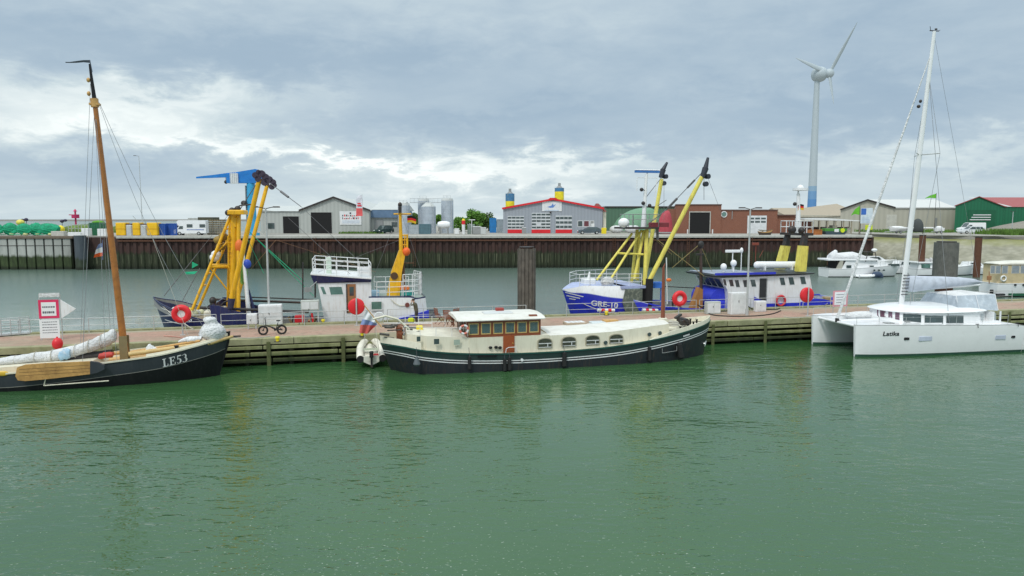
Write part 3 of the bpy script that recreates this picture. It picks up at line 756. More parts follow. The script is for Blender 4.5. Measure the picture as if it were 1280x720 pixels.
g.build('parapet', mat('dark_flashing', (.12, .07, .06), .6), bb)
f = MB(); zt = Zp(265.5, D); f.bx(X_(860.5), X_(861.5), -.4, -.24, 0, zt); f.bx(X_(886.5), X_(887.5), -.4, -.24, 0, zt); f.bx(X_(860.5), X_(887.5), -.4, -.24, zt, zt + .2)
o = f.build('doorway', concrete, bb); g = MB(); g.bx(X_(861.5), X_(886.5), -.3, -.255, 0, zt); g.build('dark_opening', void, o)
for p in (858.5, 889.5):
    g = MB(); g.cyl((X_(p), -.8, 0), (X_(p), -.8, .9), .14, n=8); g.build('bollard', white, bb)
f = MB(); f.torus((X_(904.5), -.08, Zp(268, D)), .6, .1, 'y', 24, 6); o = f.build('round_window', white, bb); g = MB(); g.cyl((X_(904.5), -.1, Zp(268, D)), (X_(904.5), 0, Zp(268, D)), .55, n=20); g.build('pane', glassg, o)
f = opening(bb, X_(934), X_(958), Zp(269.5, D), mat('white_frame', (.7, .72, .74), .5), 'sectional_door', 0, -.04)
for k in (0, 1):
    for c_ in range(3):
        g = MB(); a = X_(936.2 + c_ * 7.3); g.bx(a, a + S1(0, 6, D), -.12, -.1, Zp(274.2 + 4.2 * k, D), Zp(272 + 4.2 * k, D)); g.build('door_window', glass, f)
g = MB(); g.bx(X_(914.2), X_(915), -.14, -.02, Zp(274, D), Zp(264, D)); g.build('drainpipe', grey, bb)
# --- shelter, beige barn, green hall right
D = 146; o = thing('open_shelter', 'long open shelter with thin white roof edge right of the brick building', 'shelter', Fr(Xp(1003, 0, D), D, ZL)); w_ = S1(1003, 1072, D)
g = MB(); g.pxz([(0, Zp(273, D)), (w_ * .35, Zp(272.5, D)), (w_, Zp(275.5, D)), (w_, Zp(276.6, D)), (0, Zp(274.5, D))], -1, 4); g.build('roof', white, o)
for k in range(8):
    for y in (-.8, 3.6):
        g = MB(); g.bx(w_ * k / 7 - .08, w_ * k / 7 + .08, y, y + .16, 0, Zp(276, D)); g.build('post', mat('tan_timber', (.38, .33, .24), .8), o)
g = MB(); g.bx(0, w_, 3.8, 4, 0, 1.4); g.bx(.2, w_ * .2, 1, 3.4, 0, 2.6); g.build('back_wall', mat('dark_red_boards', (.16, .06, .05), .8, stain=(.3, .26, .2), sa=.6), o)
g = MB()
for k in range(5): g.rbox(w_ * (.3 + .13 * k), w_ * (.38 + .13 * k), .2, 2, 0, .8 + .5 * (k % 3), .05, k % 2)
g.build('stacked_crates', [beigec, grey], o)
D = 240; o = thing('tan_barn', 'low barn with wide tan roof behind the open shelter', 'barn', Fr(Xp(985, 0, D), D, ZL)); w_ = S1(985, 1078, D)
tanr = mat('tan_roof_sheet', (.40, .34, .26), .8, stain=(.3, .27, .2), var=.06)
g = MB(); g.bx(1, w_ - 1, .5, 30, -1, Zp(269, D)); g.build('wall', beigec, o)
g = MB(); g.pyz([(0, Zp(271, D)), (16, Zp(259, D)), (32, Zp(271, D))], 0, w_ * .45); g.add([(w_ * .45, 0, Zp(271, D)), (w_, 0, Zp(268, D)), (w_, 20, Zp(253, D)), (w_ * .45, 16, Zp(259, D)), (w_, 34, Zp(268, D)), (w_ * .45, 32, Zp(271, D))], [(0, 1, 2, 3), (3, 2, 4, 5)]); g.build('roof', tanr, o)
# beige warehouse
D = 175
x0, xp, x1 = Xp(1050, 0, D), Xp(1082, 0, D), Xp(1116, 0, D)
o = gable_hall('beige_warehouse', 'beige warehouse with grey roof and long side wall behind the marina', D, x0, xp, x1, Zp(262, D), Zp(250.3, D), 26, beigec, roofg, zE1=Zp(259.5, D), trim=steeld, lean=.56)
g = MB(); w2_ = Xp(1194, 0, D) - x1
g.bx(x1 - x0 + .02, x1 - x0 + w2_, .2, 22, -.3, Zp(259.6, D)); g.build('side_wall', beigec, o)
g = MB(); za, zb = Zp(259.6, D), Zp(249.2, D + 8); xa = x1 - x0 - .4; xb = x1 - x0 + w2_ + .1
g.add([(xa, 0, za), (xb, 0, za), (xb, 9, zb), (xp - x0 + 4.4, 9, zb), (xb, 22, za), (xa, 22, za)], [(0, 1, 2, 3), (3, 2, 4, 5)])
g.bx(xa, xb, -.1, .15, za - .15, za + .1); g.build('side_roof', mat('pale_roof_sheet', (.62, .63, .62), .6, var=.05), o)
opening(o, S1(0, 62, D) - 1, S1(0, 62, D) + 1.6, 4.2, mat('pale_roller', (.55, .54, .48), .6), 'roller_door', 0, -.02)
opening(o, S1(0, 118, D), S1(0, 121, D) , 3.4, grey, 'side_door', 0, .15)
# green hall with red roof
D = 165
x0, xp, x1 = Xp(1193, 0, D), Xp(1222, 0, D), Xp(1254, 0, D)
dgr = ribbed('bottle_green_cladding', (.012, .16, .075), 1.3)
redroof = ribbed('faded_red_roof', (.40, .09, .09), 1.0)
o = gable_hall('green_warehouse', 'bottle green warehouse with faded red roof at the right edge', D, x0, xp, x1, Zp(257.5, D), Zp(246.3, D), 24, dgr, redroof, zE1=Zp(258.5, D), lean=.74)
g = MB(); xe = Xp(1330, 0, D) - x0; g.bx(x1 - x0 + .02, xe, .2, 22, -.3, Zp(258.6, D)); g.build('side_wall', dgr, o)
g = MB(); za, zb = Zp(258.6, D), Zp(246.6, D + 9); xa = x1 - x0 - .2
g.add([(xa, 0, za), (xe, 0, za), (xe, 9.5, zb), (xp - x0 + 6.4, 9.5, zb)], [(0, 1, 2, 3)]); g.build('side_roof', redroof, o)
xr = xa + 1.0; g = MB(); g.add([(xr, -.02, za + .06), (xr + 1.0, -.02, za + .06), (xr - 2.2, 9.4, zb + .06), (xr - 3.4, 9.4, zb + .06)], [(0, 1, 2, 3)]); g.build('pale_roof_strip', roofg, o)
opening(o, S1(1193, 1209, D), S1(1193, 1243, D), Zp(262.5, D), mat('deeper_green_door', (.008, .11, .05), .5), 'sliding_door')
for k, zz_ in enumerate((268.6, 271.6, 274.6)):
    g = MB(); g.bx(S1(1193, 1213 - 2 * k + 2, D), S1(1193, 1237, D), -.2, -.14, Zp(zz_ + .6, D), Zp(zz_ - .5, D)); g.build('white_bar', white, o)
# gravel heap in front of it
rng = random.Random(9)
hm = mat('gravel_heap', (.27, .25, .22), .95, stain=(.16, .17, .08), sa=.5, bump=.6)
g = MB(); rings = []
for k in range(7):
    f = k / 6; rr_ = 1 - f
    rings.append([((17 * rr_ + 2) * cos(2 * pi * i / 30) * (1 + rng.uniform(-.05, .05)), 10 * rr_ * sin(2 * pi * i / 30), 4.0 * f ** .8 + rng.uniform(-.12, .12)) for i in range(30)])
g.loft(rings); o = solo('gravel_heap', 'long grey gravel heap in front of the bottle green warehouse', 'heap', G(1330, 156), g, hm)

# ================================================================== clutter on the left part of the quay
netg = mat('green_net_heap', (.015, .33, .17), .85, var=.45, scale=2.2, stain=(.01, .16, .09), sa=.7, bump=.8)
rng = random.Random(21)
labs = ['leftmost green net bundle cut by the left picture edge', 'second green net bundle from the left', 'third green net bundle from the left, plump and round', 'fourth green net bundle, just before the pointed one', 'last green net bundle tapering to a yellow buoy']
for k, px in enumerate((-4, 14, 31, 46, 62)):
    o = thing('net_bundle', labs[k], 'fishing net', G(px, 131 + (k % 2) * .6), 'green fishing nets on the concrete quay')
    g = MB(); nu, nv = 16, 10; vs = []
    for j in range(nv + 1):
        a = -pi / 2 + pi * j / nv
        for i in range(nu):
            b_ = 2 * pi * i / nu; q = 1 + rng.uniform(-.1, .1)
            vs.append((1.32 * q * cos(a) * cos(b_) * (1.6 if k == 4 else 1), 1.0 * q * cos(a) * sin(b_), 1.2 + (1.05 + .1 * (k % 2)) * q * sin(a)))
    g.add(vs, [(j * nu + i, j * nu + (i + 1) % nu, (j + 1) * nu + (i + 1) % nu, (j + 1) * nu + i) for j in range(nv) for i in range(nu)], 0, True)
    g.build('net_heap', netg, o)
    g = MB()
    for q in range(4):
        z = .25 + .22 * q; g.sag((-2.1 + .3 * q, -1.15, z), (1.9 + .2 * q, -1.2, z + .5), .25 - .1 * q, .07)
    g.build('rope_coil', ropeg, o)
    g = MB(); g.sph((.9, -1.0, .28), (.5, .35, .28), 10, 6); g.build('pale_sack', mat('yellow_sack', (.62, .62, .30), .8), o)
for px, y_, rz_, lab, mm in ((27, 1.5, .55, 'yellow float lying on top of the green nets left', lemon), (76.5, 0, .75, 'bright yellow float at the right end of the green nets', ybuoy)):
    z = 2.45 if px < 50 else 1.15
    g = MB(); g.sph((0, 0, z), (.75, .6, rz_), 14, 8); g.cyl((0, 0, 0), (0, 0, z), .1, n=6); solo('net_float', lab, 'float', G(px, 131.5), g, mm)
for px, pz, lab in ((30, 275.5, 'small dark buoy on the green nets, left one'), (34.5, 274.5, 'small dark purple buoy on the green nets, right one'), (79, 276.5, 'dark buoy pair above the bright yellow float')):
    h_ = Zp(pz, 132); g = MB(); g.sph((0, 0, h_), (.36, .36, .32), 10, 6); g.cyl((0, 0, 0), (0, 0, h_), .05, n=5)
    if px > 70: g.sph((.55, .1, h_ + .15), (.36, .3, .26), 10, 6)
    solo('dark_buoy', lab, 'buoy', G(px, 132.5), g, mat('dark_violet_rubber', (.04, .03, .07), .6))
def block(lab, px0, px1, pt, D, m, depth=1.2, name='concrete_block', cat='concrete block', pb=None):
    g = MB(); w_ = S1(px0, px1, D); g.rbox(0, w_, 0, depth, 0, Zp(pt, D), .06); return solo(name, lab, cat, G(px0, D), g, m)
block('grey concrete block right of the green nets', 64, 80, 289, 128.6, concrete)
block('long white beam lying on the quay corner', 85, 101, 290.5, 127.4, white, .5)
block('white block behind the dark pile', 102, 111, 285.5, 128.5, white)
block('white block just left of the brown wooden mast', 122, 133, 286, 128.5, white)
o, w_, h_ = container('net_container', 'dark green container between white blocks on the quay', 112, 127, 278.5, 131, mat('forest_green_paint', (.02, .15, .07), .6, stain=GRIME))
g = MB(); g.sph((w_ / 2, 1.2, h_), (w_ / 2, 1.1, .45), 14, 6, bot=0); g.build('net_pile', mat('leaf_green_net', (.12, .34, .03), .9, var=.4, stain=(.05, .16, .02)), o)
g = MB()
for k in range(7): g.bx(k * .62, k * .62 + .07, 0, .07, 0, 2.0)
for z in (.6, 1.3, 1.95): g.bx(0, 3.8, 0, .06, z, z + .07)
solo('quay_fence', 'low grey fence beside the dark green container', 'fence', G(86, 131), g, steelw)
g = MB(); g.sph((0, 0, .2), (6.5, 3, 1.75), 24, 8); g.sph((9, 1, .2), (6, 3, 1.5), 20, 8)
tag(solo('grass', 'low grassy bank behind the dark green container', 'grass', G(110, 160), g, grassm), kind='stuff')
o = thing('channel_beacon', 'small red channel beacon far behind the quay', 'beacon', Fr(Xp(95, 0, 260), 260, 0))
zt = ond_z(264, 260)
rp = mat('magenta_red_paint', (.55, .03, .12), .5)
g = MB(); g.cyl((0, 0, -1), (0, 0, zt), .35, .3, n=8); g.build('beacon_post', rp, o)
g = MB(); g.cyl((0, 0, zt - 2.6), (0, 0, zt - 1.2), 1.3, n=10); g.build('beacon_drum', rp, o)
g = MB(); g.cyl((0, 0, zt - .1), (0, 0, zt + .8), .7, .1, n=8); g.build('top_mark', rp, o)
g = MB(); g.bx(-2.4, 0, -.1, .1, zt - 1.5, zt - 1.2); g.build('beacon_arm', rp, o)
# yellow and white striped boxes
D = 130.2
for k, (a, b_) in enumerate(((145, 157), (166, 175), (184, 197))):
    o = thing('yellow_bin', ['wide yellow box, left of three on the quay', 'narrow yellow box, middle of three on the quay', 'wide yellow box, right of three beside blue container'][k], 'box', G(a, D), 'yellow boxes on the quay')
    w_ = S1(a, b_, D); h_ = Zp(278.3, D)
    g = MB(); g.rbox(0, w_, 0, 1.8, .12, h_, .12); g.build('box_body', mat('orange_yellow_plastic', (.85, .50, .01), .5), o)
    g = MB(); g.bx(-.03, w_ + .03, -.03, .0, h_ * .5, h_ * .55); g.bx(.1, w_ - .1, .1, 1.7, 0, .13); g.build('rim', mat('amber_trim', (.7, .38, .01), .5), o)
for k, (a, b_) in enumerate(((157.3, 165.7), (175.3, 183.7))):
    o = thing('white_bag', ['pale grey bulk bag between the left and middle yellow boxes', 'pale grey bulk bag between the middle and right yellow boxes'][k], 'bag', G(a, D + .2), 'pale bags between the yellow boxes')
    w_ = S1(a, b_, D); h_ = Zp(279.5, D)
    g = MB(); g.rbox(0, w_, 0, 1.3, .02, h_ * .92, .2); g.build('bag_body', mat('grey_woven_bag', (.50, .53, .55), .9, bump=.4), o)
    g = MB(); g.bx(.1, w_ - .1, .1, 1.2, h_ * .9, h_); g.build('folded_top', rust, o)
container('shipping_container', 'blue container on the quay, left one beside the yellow box', 197.5, 207, 279.5, 131, mat('cobalt_paint', (.02, .09, .38), .5, stain=GRIME))
container('shipping_container', 'blue container on the quay, right one beside the motorhome', 208, 222, 279.3, 132, MATS['cobalt_paint'])
# ---------------------------------------------------------------- vehicles
tyre = blackrub
def wheels(r, xs, y0, y1, R=.34):
    for x in xs:
        for y in (y0, y1):
            g = MB(); g.torus((x, y, R), R * .72, R * .28, 'y', 16, 7); o = g.build('wheel', tyre, r)
            g = MB(); g.cyl((x, y - .1, R), (x, y + .1, R), R * .55, n=12); g.build('rim', steelw, o)
def side_profile(mb, prof, W, tuck=.16, zt=1.0, m=0):
    """body from a side outline; the sides lean in above height zt"""
    zmax = max(z for _, z in prof)
    def yy(z, s): return s * (W / 2 - (tuck * max(0, (z - zt)) / max(.01, zmax - zt) if z > zt else 0))
    n = len(prof); A = [(x, yy(z, -1), z) for x, z in prof]; B = [(x, yy(z, 1), z) for x, z in prof]
    mb.add(A + B, [tuple(range(n)), tuple(range(2 * n - 1, n - 1, -1))], m)
    mb.add(A + B, [(i, i + n, (i + 1) % n + n, (i + 1) % n) for i in range(n)], m, False)
def car(label, fr, paint, L=4.5, H=1.5, est=True, name='parked_car', W=1.78):
    o = thing(name, label, 'car', fr)
    k = L / 4.5
    prof = [(0, .28), (0, .62), (.12, .82), (1.15 * k, .96), (1.85 * k, H - .06), (2.2 * k, H), (3.6 * k, H - .02), ((4.25 if est else 4.0) * k, H - .3 if est else 1.1), (4.42 * k, .98), (4.5 * k, .75), (4.5 * k, .3)]
    g = MB(); side_profile(g, prof, W, .2, .9); g.build('body', paint, o)
    for s_ in (-1, 1):
        y = s_ * (W / 2 - .08)
        for a, b_, c_, d_ in ((1.35, 1.95, 2.65, 2.65), (2.72, 2.72, 3.45, 3.45), (3.52, 3.52, 4.2, 3.95)):
            g = MB(); vs = [(a * k, y + s_ * .075, .96), (c_ * k if c_ != d_ else c_ * k, y + s_ * .075, .96), (d_ * k, y - s_ * .06, H - .14), (b_ * k, y - s_ * .06, H - .14)]
            vs2 = [(x_, yy_ - s_ * .03, z_) for x_, yy_, z_ in vs]
            g.add(vs + vs2, [(0, 1, 2, 3), (4, 5, 6, 7), (0, 1, 5, 4), (1, 2, 6, 5), (2, 3, 7, 6), (3, 0, 4, 7)]); g.build('window', glass, o)
    g = MB(); g.add([(1.17 * k, -.7, .99), (1.17 * k, .7, .99), (1.83 * k, .62, H - .07), (1.83 * k, -.62, H - .07)], [(0, 1, 2, 3)]); g.build('windscreen', glass, o)
    wheels(o, (.85 * k, 3.65 * k), -W / 2 + .02, W / 2 - .02)
    for s_ in (-1, 1):
        g = MB(); g.rbox(-.02, .14, s_ * .72 - .16, s_ * .72 + .16, .62, .76, .03); g.build('headlight', gel, o)
        g = MB(); g.rbox(4.4 * k, 4.52 * k, s_ * .72 - .14, s_ * .72 + .14, .72, .94, .03); g.build('tail_light', red, o)
    return o
c1 = G(722, 142.5); car('dark grey estate car parked before the red trimmed hall', c1, mat('car_dark_grey', (.10, .13, .15), .25, .4, stain=(.2, .22, .23)), L=4.7, H=1.5)
c2 = G(471, 147); c2.r = radians(60); car('dark green car parked at the white annex', c2, mat('car_bottle_green', (.02, .05, .045), .25, .3), L=4.6, H=1.75)
c3 = G(1199, 147); car('white car at the right by the grassy bank', c3, mat('car_white', (.72, .75, .78), .25), L=4.8, H=1.6)
def van(label, fr, L, H, name='van', cab=True, motorhome=False):
    o = thing(name, label, 'motorhome' if motorhome else 'van', fr); W = 2.1
    if motorhome: prof = [(0, .35), (0, 1.05), (.35, 1.25), (.95, 1.75), (.55, 1.95), (.5, H - .25), (.8, H), (L - .05, H), (L, H - .15), (L, .4)]
    else: prof = [(0, .35), (0, .95), (.25, 1.1), (1.0, 1.3), (1.7, H - .1), (2.0, H), (L - .1, H), (L, H - .2), (L, .4)]
    g = MB(); side_profile(g, prof, W, .08, 1.2); g.build('body', gel, o)
    for s_ in (-1, 1):
        y = s_ * (W / 2)
        if motorhome: qs = (((.75, 1.2), (1.6, 1.2), (1.6, 1.75), (1.05, 1.75)), ((2.3, 1.5), (3.3, 1.5), (3.3, 2.1), (2.3, 2.1)), ((4.6, 1.5), (5.6, 1.5), (5.6, 2.1), (4.6, 2.1)))
        else: qs = (((1.15, 1.3), (2.2, 1.3), (2.2, 1.8), (1.65, 1.8)),)
        for q in qs:
            g = MB(); g.pxz(list(q), y - s_ * .05, y + s_ * .02); g.build('window', glass, o)
    g = MB()
    if motorhome: g.add([(.33, -.9, 1.27), (.33, .9, 1.27), (.9, .85, 1.74), (.9, -.85, 1.74)], [(0, 1, 2, 3)])
    else: g.add([(1.0, -.9, 1.33), (1.0, .9, 1.33), (1.67, .85, H - .1), (1.67, -.85, H - .1)], [(0, 1, 2, 3)])
    g.build('windscreen', glass, o)
    g = MB(); g.bx(L * .4, L - .3, -W / 2 - .015, -W / 2 + .02, 1.0, 1.12); g.build('side_stripe', MATS['cobalt_paint'], o)
    wheels(o, (.95, L - 1.3), -W / 2 + .05, W / 2 - .05, .36)
    for s_ in (-1, 1):
        g = MB(); g.rbox(-.03, .1, s_ * .8 - .15, s_ * .8 + .15, .75, .95, .03); g.build('headlight', glass, o)
    return o
m1 = G(220.5, 133); m1.r = radians(8); van('white motorhome parked on the quay beside blue containers', m1, 5.7, 2.85, 'motorhome', motorhome=True)
v1 = G(1198, 156); van('white van parked behind the white car', v1, 5.3, 2.3, 'parked_van')
# sheds behind the motorhome
g = MB(); D = 141
o = thing('storage_shed', 'pale open shed with dark roof behind the motorhome', 'shed', G(236, D)); w_ = S1(236, 267, D)
g = MB(); g.bx(0, w_ * .45, 0, 3, -.1, Zp(272.5, D)); g.build('wall', sheet_grey, o)
g = MB(); g.bx(w_ * .42, w_, -.2, 3.2, Zp(276.5, D), Zp(271.5, D)); g.build('roof', mat('dark_olive_roof', (.08, .08, .05), .8), o)
for k in (0.44, .96):
    g = MB(); g.bx(w_ * k, w_ * k + .15, 0, .15, 0, Zp(276, D)); g.build('post', grey, o)
o = thing('timber_stack', 'brown stack of planks and pallets between motorhome and crane', 'timber stack', G(259, 136)); w_ = S1(259, 280, 136)
timb = mat('weathered_timber', (.22, .18, .11), .85, var=.35, scale=3, stain=(.09, .07, .05))
for k in range(8):
    g = MB(); zz_ = k * Zp(274.5, 136) / 8
    for q in range(7): g.bx(q * w_ / 7 + .03, (q + 1) * w_ / 7 - .05, rng.uniform(-.08, .05), 1.4, zz_ + .06, zz_ + Zp(274.5, 136) / 8 - .02)
    g.build('plank_layer', timb, o)
# tall street lamp
def lamp_post(label, fr, H, arm, single=False):
    o = thing('street_lamp', label, 'street lamp', fr)
    g = MB(); g.cyl((0, 0, 0), (0, 0, .5), .13, n=10); g.cyl((0, 0, .5), (0, 0, H), .085, .055, n=10); g.build('pole', steelw, o)
    for s_ in ((-1,) if single else (-1, 1)):
        g = MB(); g.tube([(0, 0, H - .05), (s_ * arm * .4, 0, H + .05), (s_ * arm * .6, 0, H + .07)], .03); a = g.build('lamp_arm', steeld, o)
        g = MB(); g.rbox(min(s_ * arm * .5, s_ * arm), max(s_ * arm * .5, s_ * arm), -.13, .13, H + .03, H + .12, .03); g.build('lamp_head', steeld, a)
    return o
lp = lamp_post('very tall thin single arm lamp behind the yellow and white boxes', G(179, 145), Zp(195, 145), 1.1, True)
lamp_post('short pale lamp on the grass before the bottle green warehouse', G(1264, 142), Zp(264.5, 142), .6)
# ---------------------------------------------------------------- blue harbour crane
cblue = mat('crane_blue', (.015, .20, .62), .4, stain=(.03, .3, .6), sa=.4)
cblue2 = mat('sky_blue_paint', (.04, .38, .68), .45, stain=(.2, .5, .7))
D = 131; fr = G(316, D)
o = thing('harbour_crane', 'bright blue column crane with long jib above the yellow derricks', 'crane', fr)
xx = lambda p: S1(316, p, D); zt = lambda p: Zp(p, D)
g = MB(); g.cyl((0, 0, 0), (0, 0, .5), 1.3, n=20); g.cyl((0, 0, .5), (0, 0, zt(226)), .85, .72, n=20); g.build('column', cblue2, o)
g = MB(); g.pxz([(xx(288), zt(229)), (xx(330), zt(229)), (xx(333), zt(218)), (xx(324), zt(211.5)), (xx(303), zt(215)), (xx(288), zt(218))], -.75, .75); g.build('slewing_head', cblue, o)
g = MB(); g.loft([[(xx(px), y, z) for y, z in ((-h_, zt(py - w2)), (h_, zt(py - w2)), (h_, zt(py + w2)), (-h_, zt(py + w2)))] for px, py, w2, h_ in ((249, 222, 1.0, .12), (270, 220.5, 1.8, .2), (288, 219, 2.6, .35), (300, 219, 3.6, .5))], sm=False); g.build('jib', cblue, o)
g = MB(); g.bx(xx(294), xx(303), -1.15, -.76, zt(230), zt(217)); 
for k in range(4): g.bx(xx(294) + .35 * k, xx(294) + .35 * k + .06, -1.3, -1.22, zt(229), zt(215))
g.build('service_platform', white, o)
g = MB(); g.sph((xx(285.5), 0, zt(227.5)), .35, 10, 6); g.cyl((xx(285.5), 0, zt(227.5)), (xx(285.5), 0, zt(221)), .05, n=6); g.build('hook_block', steeld, o)
g = MB(); g.bx(-1.0, -.84, -.3, .3, .5, zt(232))
g.build('ladder_cage', grey, o)
g = MB(); g.sph((xx(309), -.9, zt(254)), (.6, .5, .5), 10, 6); g.build('winch_drum', steeld, o)
# ---------------------------------------------------------------- trees and bushes
leaf = mat('leaf_green', (.09, .22, .025), .8, var=.5, scale=.9, stain=(.16, .31, .03), sa=.8)
leafd = mat('leaf_dark_green', (.07, .14, .022), .85, var=.45, scale=.9, stain=(.14, .18, .05), sa=.6)
bark = mat('tree_bark', (.10, .08, .06), .9)
def tree(label, px0, px1, pt, D, m, name='tree', cat='tree', seed=1):
    rg = random.Random(seed); w_ = S1(px0, px1, D); H = Zp(pt, D); o = thing(name, label, cat, G((px0 + px1) / 2, D), 'trees behind the silos')
    g = MB(); g.cyl((0, 0, 0), (0, 0, H * .5), .3, .16, n=7)
    lumps = [(rg.uniform(-.36, .36) * w_, rg.uniform(-1.5, 1.5), H * rg.uniform(.3, .78), rg.uniform(.16, .26) * min(w_, 2 * H)) for _ in range(9)] + [(0, 0, H * .72, .24 * min(w_, 2 * H))]
    for a in lumps: g.cyl((0, 0, H * .25), (a[0], a[1], a[2]), .1, .03, n=5)
    g.build('trunk', bark, o)
    g = MB(); g2 = []
    for (cx, cy, cz, R) in lumps:
        R = min(R, H - cz + .1)
        for k in range(170):
            v = Vector((rg.gauss(0, 1), rg.gauss(0, 1), rg.gauss(0, 1))).normalized() * R * rg.uniform(.55, 1.08)
            c = Vector((cx, cy, max(.1, cz + v.z * .9))) + Vector((v.x, v.y, 0)); s_ = rg.uniform(.13, .26)
            a = Vector((rg.gauss(0, 1), rg.gauss(0, 1), rg.gauss(0, 1))).normalized(); b_ = a.orthogonal().normalized()
            g.add([c - a * s_ - b_ * s_ * .6, c + a * s_ - b_ * s_ * .6, c + a * s_ + b_ * s_ * .6, c - a * s_ + b_ * s_ * .6], [(0, 1, 2, 3)])
    g.build('crown', m, o); return o
tree('round leafy tree with domed crown, tallest behind the silos', 580, 609, 260.5, 178, leaf, seed=3)
tree('ragged olive tree to the right of the domed tree', 598, 625, 265, 182, leafd, seed=8)
tree('low bright bush just right of the tallest silo', 566, 588, 271, 172, leaf, 'bush', 'bush', 5)
tree('green bush showing between the two larger silos', 543, 556, 264, 182, leaf, 'bush', 'bush', 6)
tree('dark green bush showing left of the wide domed silo', 510, 528, 263, 182, leafd, 'bush', 'bush', 11)
tree('leafy bush below the dark leaved trees behind the catwalk', 530, 544, 266, 185, leaf, 'bush', 'bush', 12)
# grass
rg = random.Random(3); g = MB()
def blades(x0, x1, y0, y1, n, h_, zfun=lambda x, y: ZL):
    for _ in range(n):
        x, y = rg.uniform(x0, x1), rg.uniform(y0, y1); hh = h_ * rg.uniform(.5, 1.1); a = rg.uniform(0, pi); z = zfun(x, y)
        dx, dy = cos(a) * .10, sin(a) * .10; lx, ly = rg.uniform(-.25, .25) * hh, rg.uniform(-.25, .25) * hh
        g.add([(x - dx, y - dy, z), (x + dx, y + dy, z), (x + lx, y + ly, z + hh)], [(0, 1, 2)])
blades(Xp(425, 0, 148), Xp(480, 0, 148), 146.5, 149.5, 700, .55)
blades(Xp(1232, 0, 140), Xp(1300, 0, 140), 132, 144, 3000, 1.25)
blades(Xp(1085, 0, 165), Xp(1190, 0, 165), 158, 173, 1600, .8)
tag(g.build('grass', mat('grass_blades', (.10, .20, .03), .85, var=.4, stain=(.2, .25, .06))), kind='stuff')
# ---------------------------------------------------------------- right hand clutter
container('orange_container', 'rust orange box on the quay behind the white railed mast', 1011, 1027, 287, 134.5, mat('rust_orange_paint', (.42, .15, .04), .6, stain=RUST), depth=1.6, cat='box')
o = thing('waste_skip', 'dark green skip with black top, white and yellow panels', 'skip', G(1031, 134.2)); w_ = S1(1031, 1058, 134)
g = MB(); g.pxz([(.3, .1), (w_ - .3, .1), (w_, Zp(289, 134)), (0, Zp(289, 134))], 0, 1.8); g.build('skip_body', mat('slate_teal', (.04, .07, .09), .6, stain=GRIME), o)
g = MB(); g.bx(0, w_, -.02, 1.82, Zp(289, 134) + .01, Zp(285.5, 134)); g.build('green_band', mat('signal_green', (.06, .26, .03), .6, stain=GRIME), o)
g = MB(); g.bx(w_ * .42, w_ * .62, -.08, -.03, Zp(290, 134), Zp(286.2, 134)); g.build('white_panel', white, o)
g = MB(); g.cyl((w_ * .8, -.1, Zp(288, 134)), (w_ * .8, -.03, Zp(288, 134)), .42, n=18); g.build('yellow_disc', mat('lime_yellow', (.62, .72, .02), .5), o)
o = thing('skiff_wreck', 'old upturned wooden skiff with brown planks on the quay edge', 'boat wreck', G(947, 133.6)); w_ = S1(947, 965, 134)
g = MB(); hull(g, [(0, .75, .3, .1, .3), (w_ * .4, .62, .7, .35, 0), (w_ * .8, .7, .6, .3, 0), (w_, .95, .1, .03, -.3)], [(.12, 0), (9, 1)], .02); g.build('hull', [woodl, mat('tarred_planks', (.10, .075, .06), .8)], o)
g = MB()
for k in range(6): g.box((w_ * (.2 + .12 * k), 0, .85 + .06 * (k % 3)), (1.3, .12, .07), .4 - .2 * k, 0, .3 - .12 * k)
g.build('loose_planks', timb, o)
o = thing('info_board', 'tall blue and white notice board with yellow foot by the shelter', 'sign board', G(1074, 137)); w_ = S1(1073, 1088, 137)
g = MB()
zA, zB, zC = Zp(282.5, 137), Zp(260, 137), Zp(288, 137)
for x_ in (.05, w_ - .15):
    g = MB(); g.bx(x_, x_ + .1, 0, .1, 0, zB); g.build('post', steeld, o)
g = MB(); g.bx(.05, w_, -.07, -.01, zA + .5, zB); p_ = g.build('board_panel', mat('pale_blue_white_print', (.66, .74, .80), .5), o)
g = MB(); g.bx(.1, w_ * .45, -.1, -.075, zB - 1.3, zB - .1); g.build('blue_field', mat('print_blue', (.05, .16, .55), .5), p_)
g = MB()
for k in range(4): g.bx(.3, w_ * (.9 - .08 * k), -.1, -.075, zA + .7 + k * .28, zA + .8 + k * .28)
g.build('print_lines', MATS['pale_blue_print'], p_)
g = MB(); g.rbox(w_ * .45, w_ * 1.05, -.1, .1, zC + .1, zA + .2, .04); g.build('yellow_panel', MATS['lime_yellow'], o)
lime = mat('lime_green_cloth', (.16, .55, .04), .7)
def pennant(lab, px, pyt, pyb, D, pw, flip=1):
    o = thing('green_pennant', lab, 'flag', G(px, D)); h1, h0 = Zp(pyt, D), Zp(pyb, D); w_ = S1(0, pw, D)
    g = MB(); g.cyl((0, 0, 0), (0, 0, h1 + .1), .04, n=6); g.build('pole', steeld, o)
    g = MB(); g.loft([[(0, 0, h0 + (h1 - h0) * .1), (0, .02, h1)], [(-flip * w_ * .5, .25, h0 + (h1 - h0) * .2), (-flip * w_ * .5, .2, h0 + (h1 - h0) * .65)], [(-flip * w_, -.1, h0 + .05), (-flip * w_, -.1, h0 + .12)]], closed=False); g.build('flag_cloth', lime, o)
pennant('lime green leaf shaped flag left of the notice board', 1073, 257, 270, 138, 11)
pennant('lime green triangular flag on a thin pole before the beige warehouse', 1167, 242, 248.5, 138, 14)
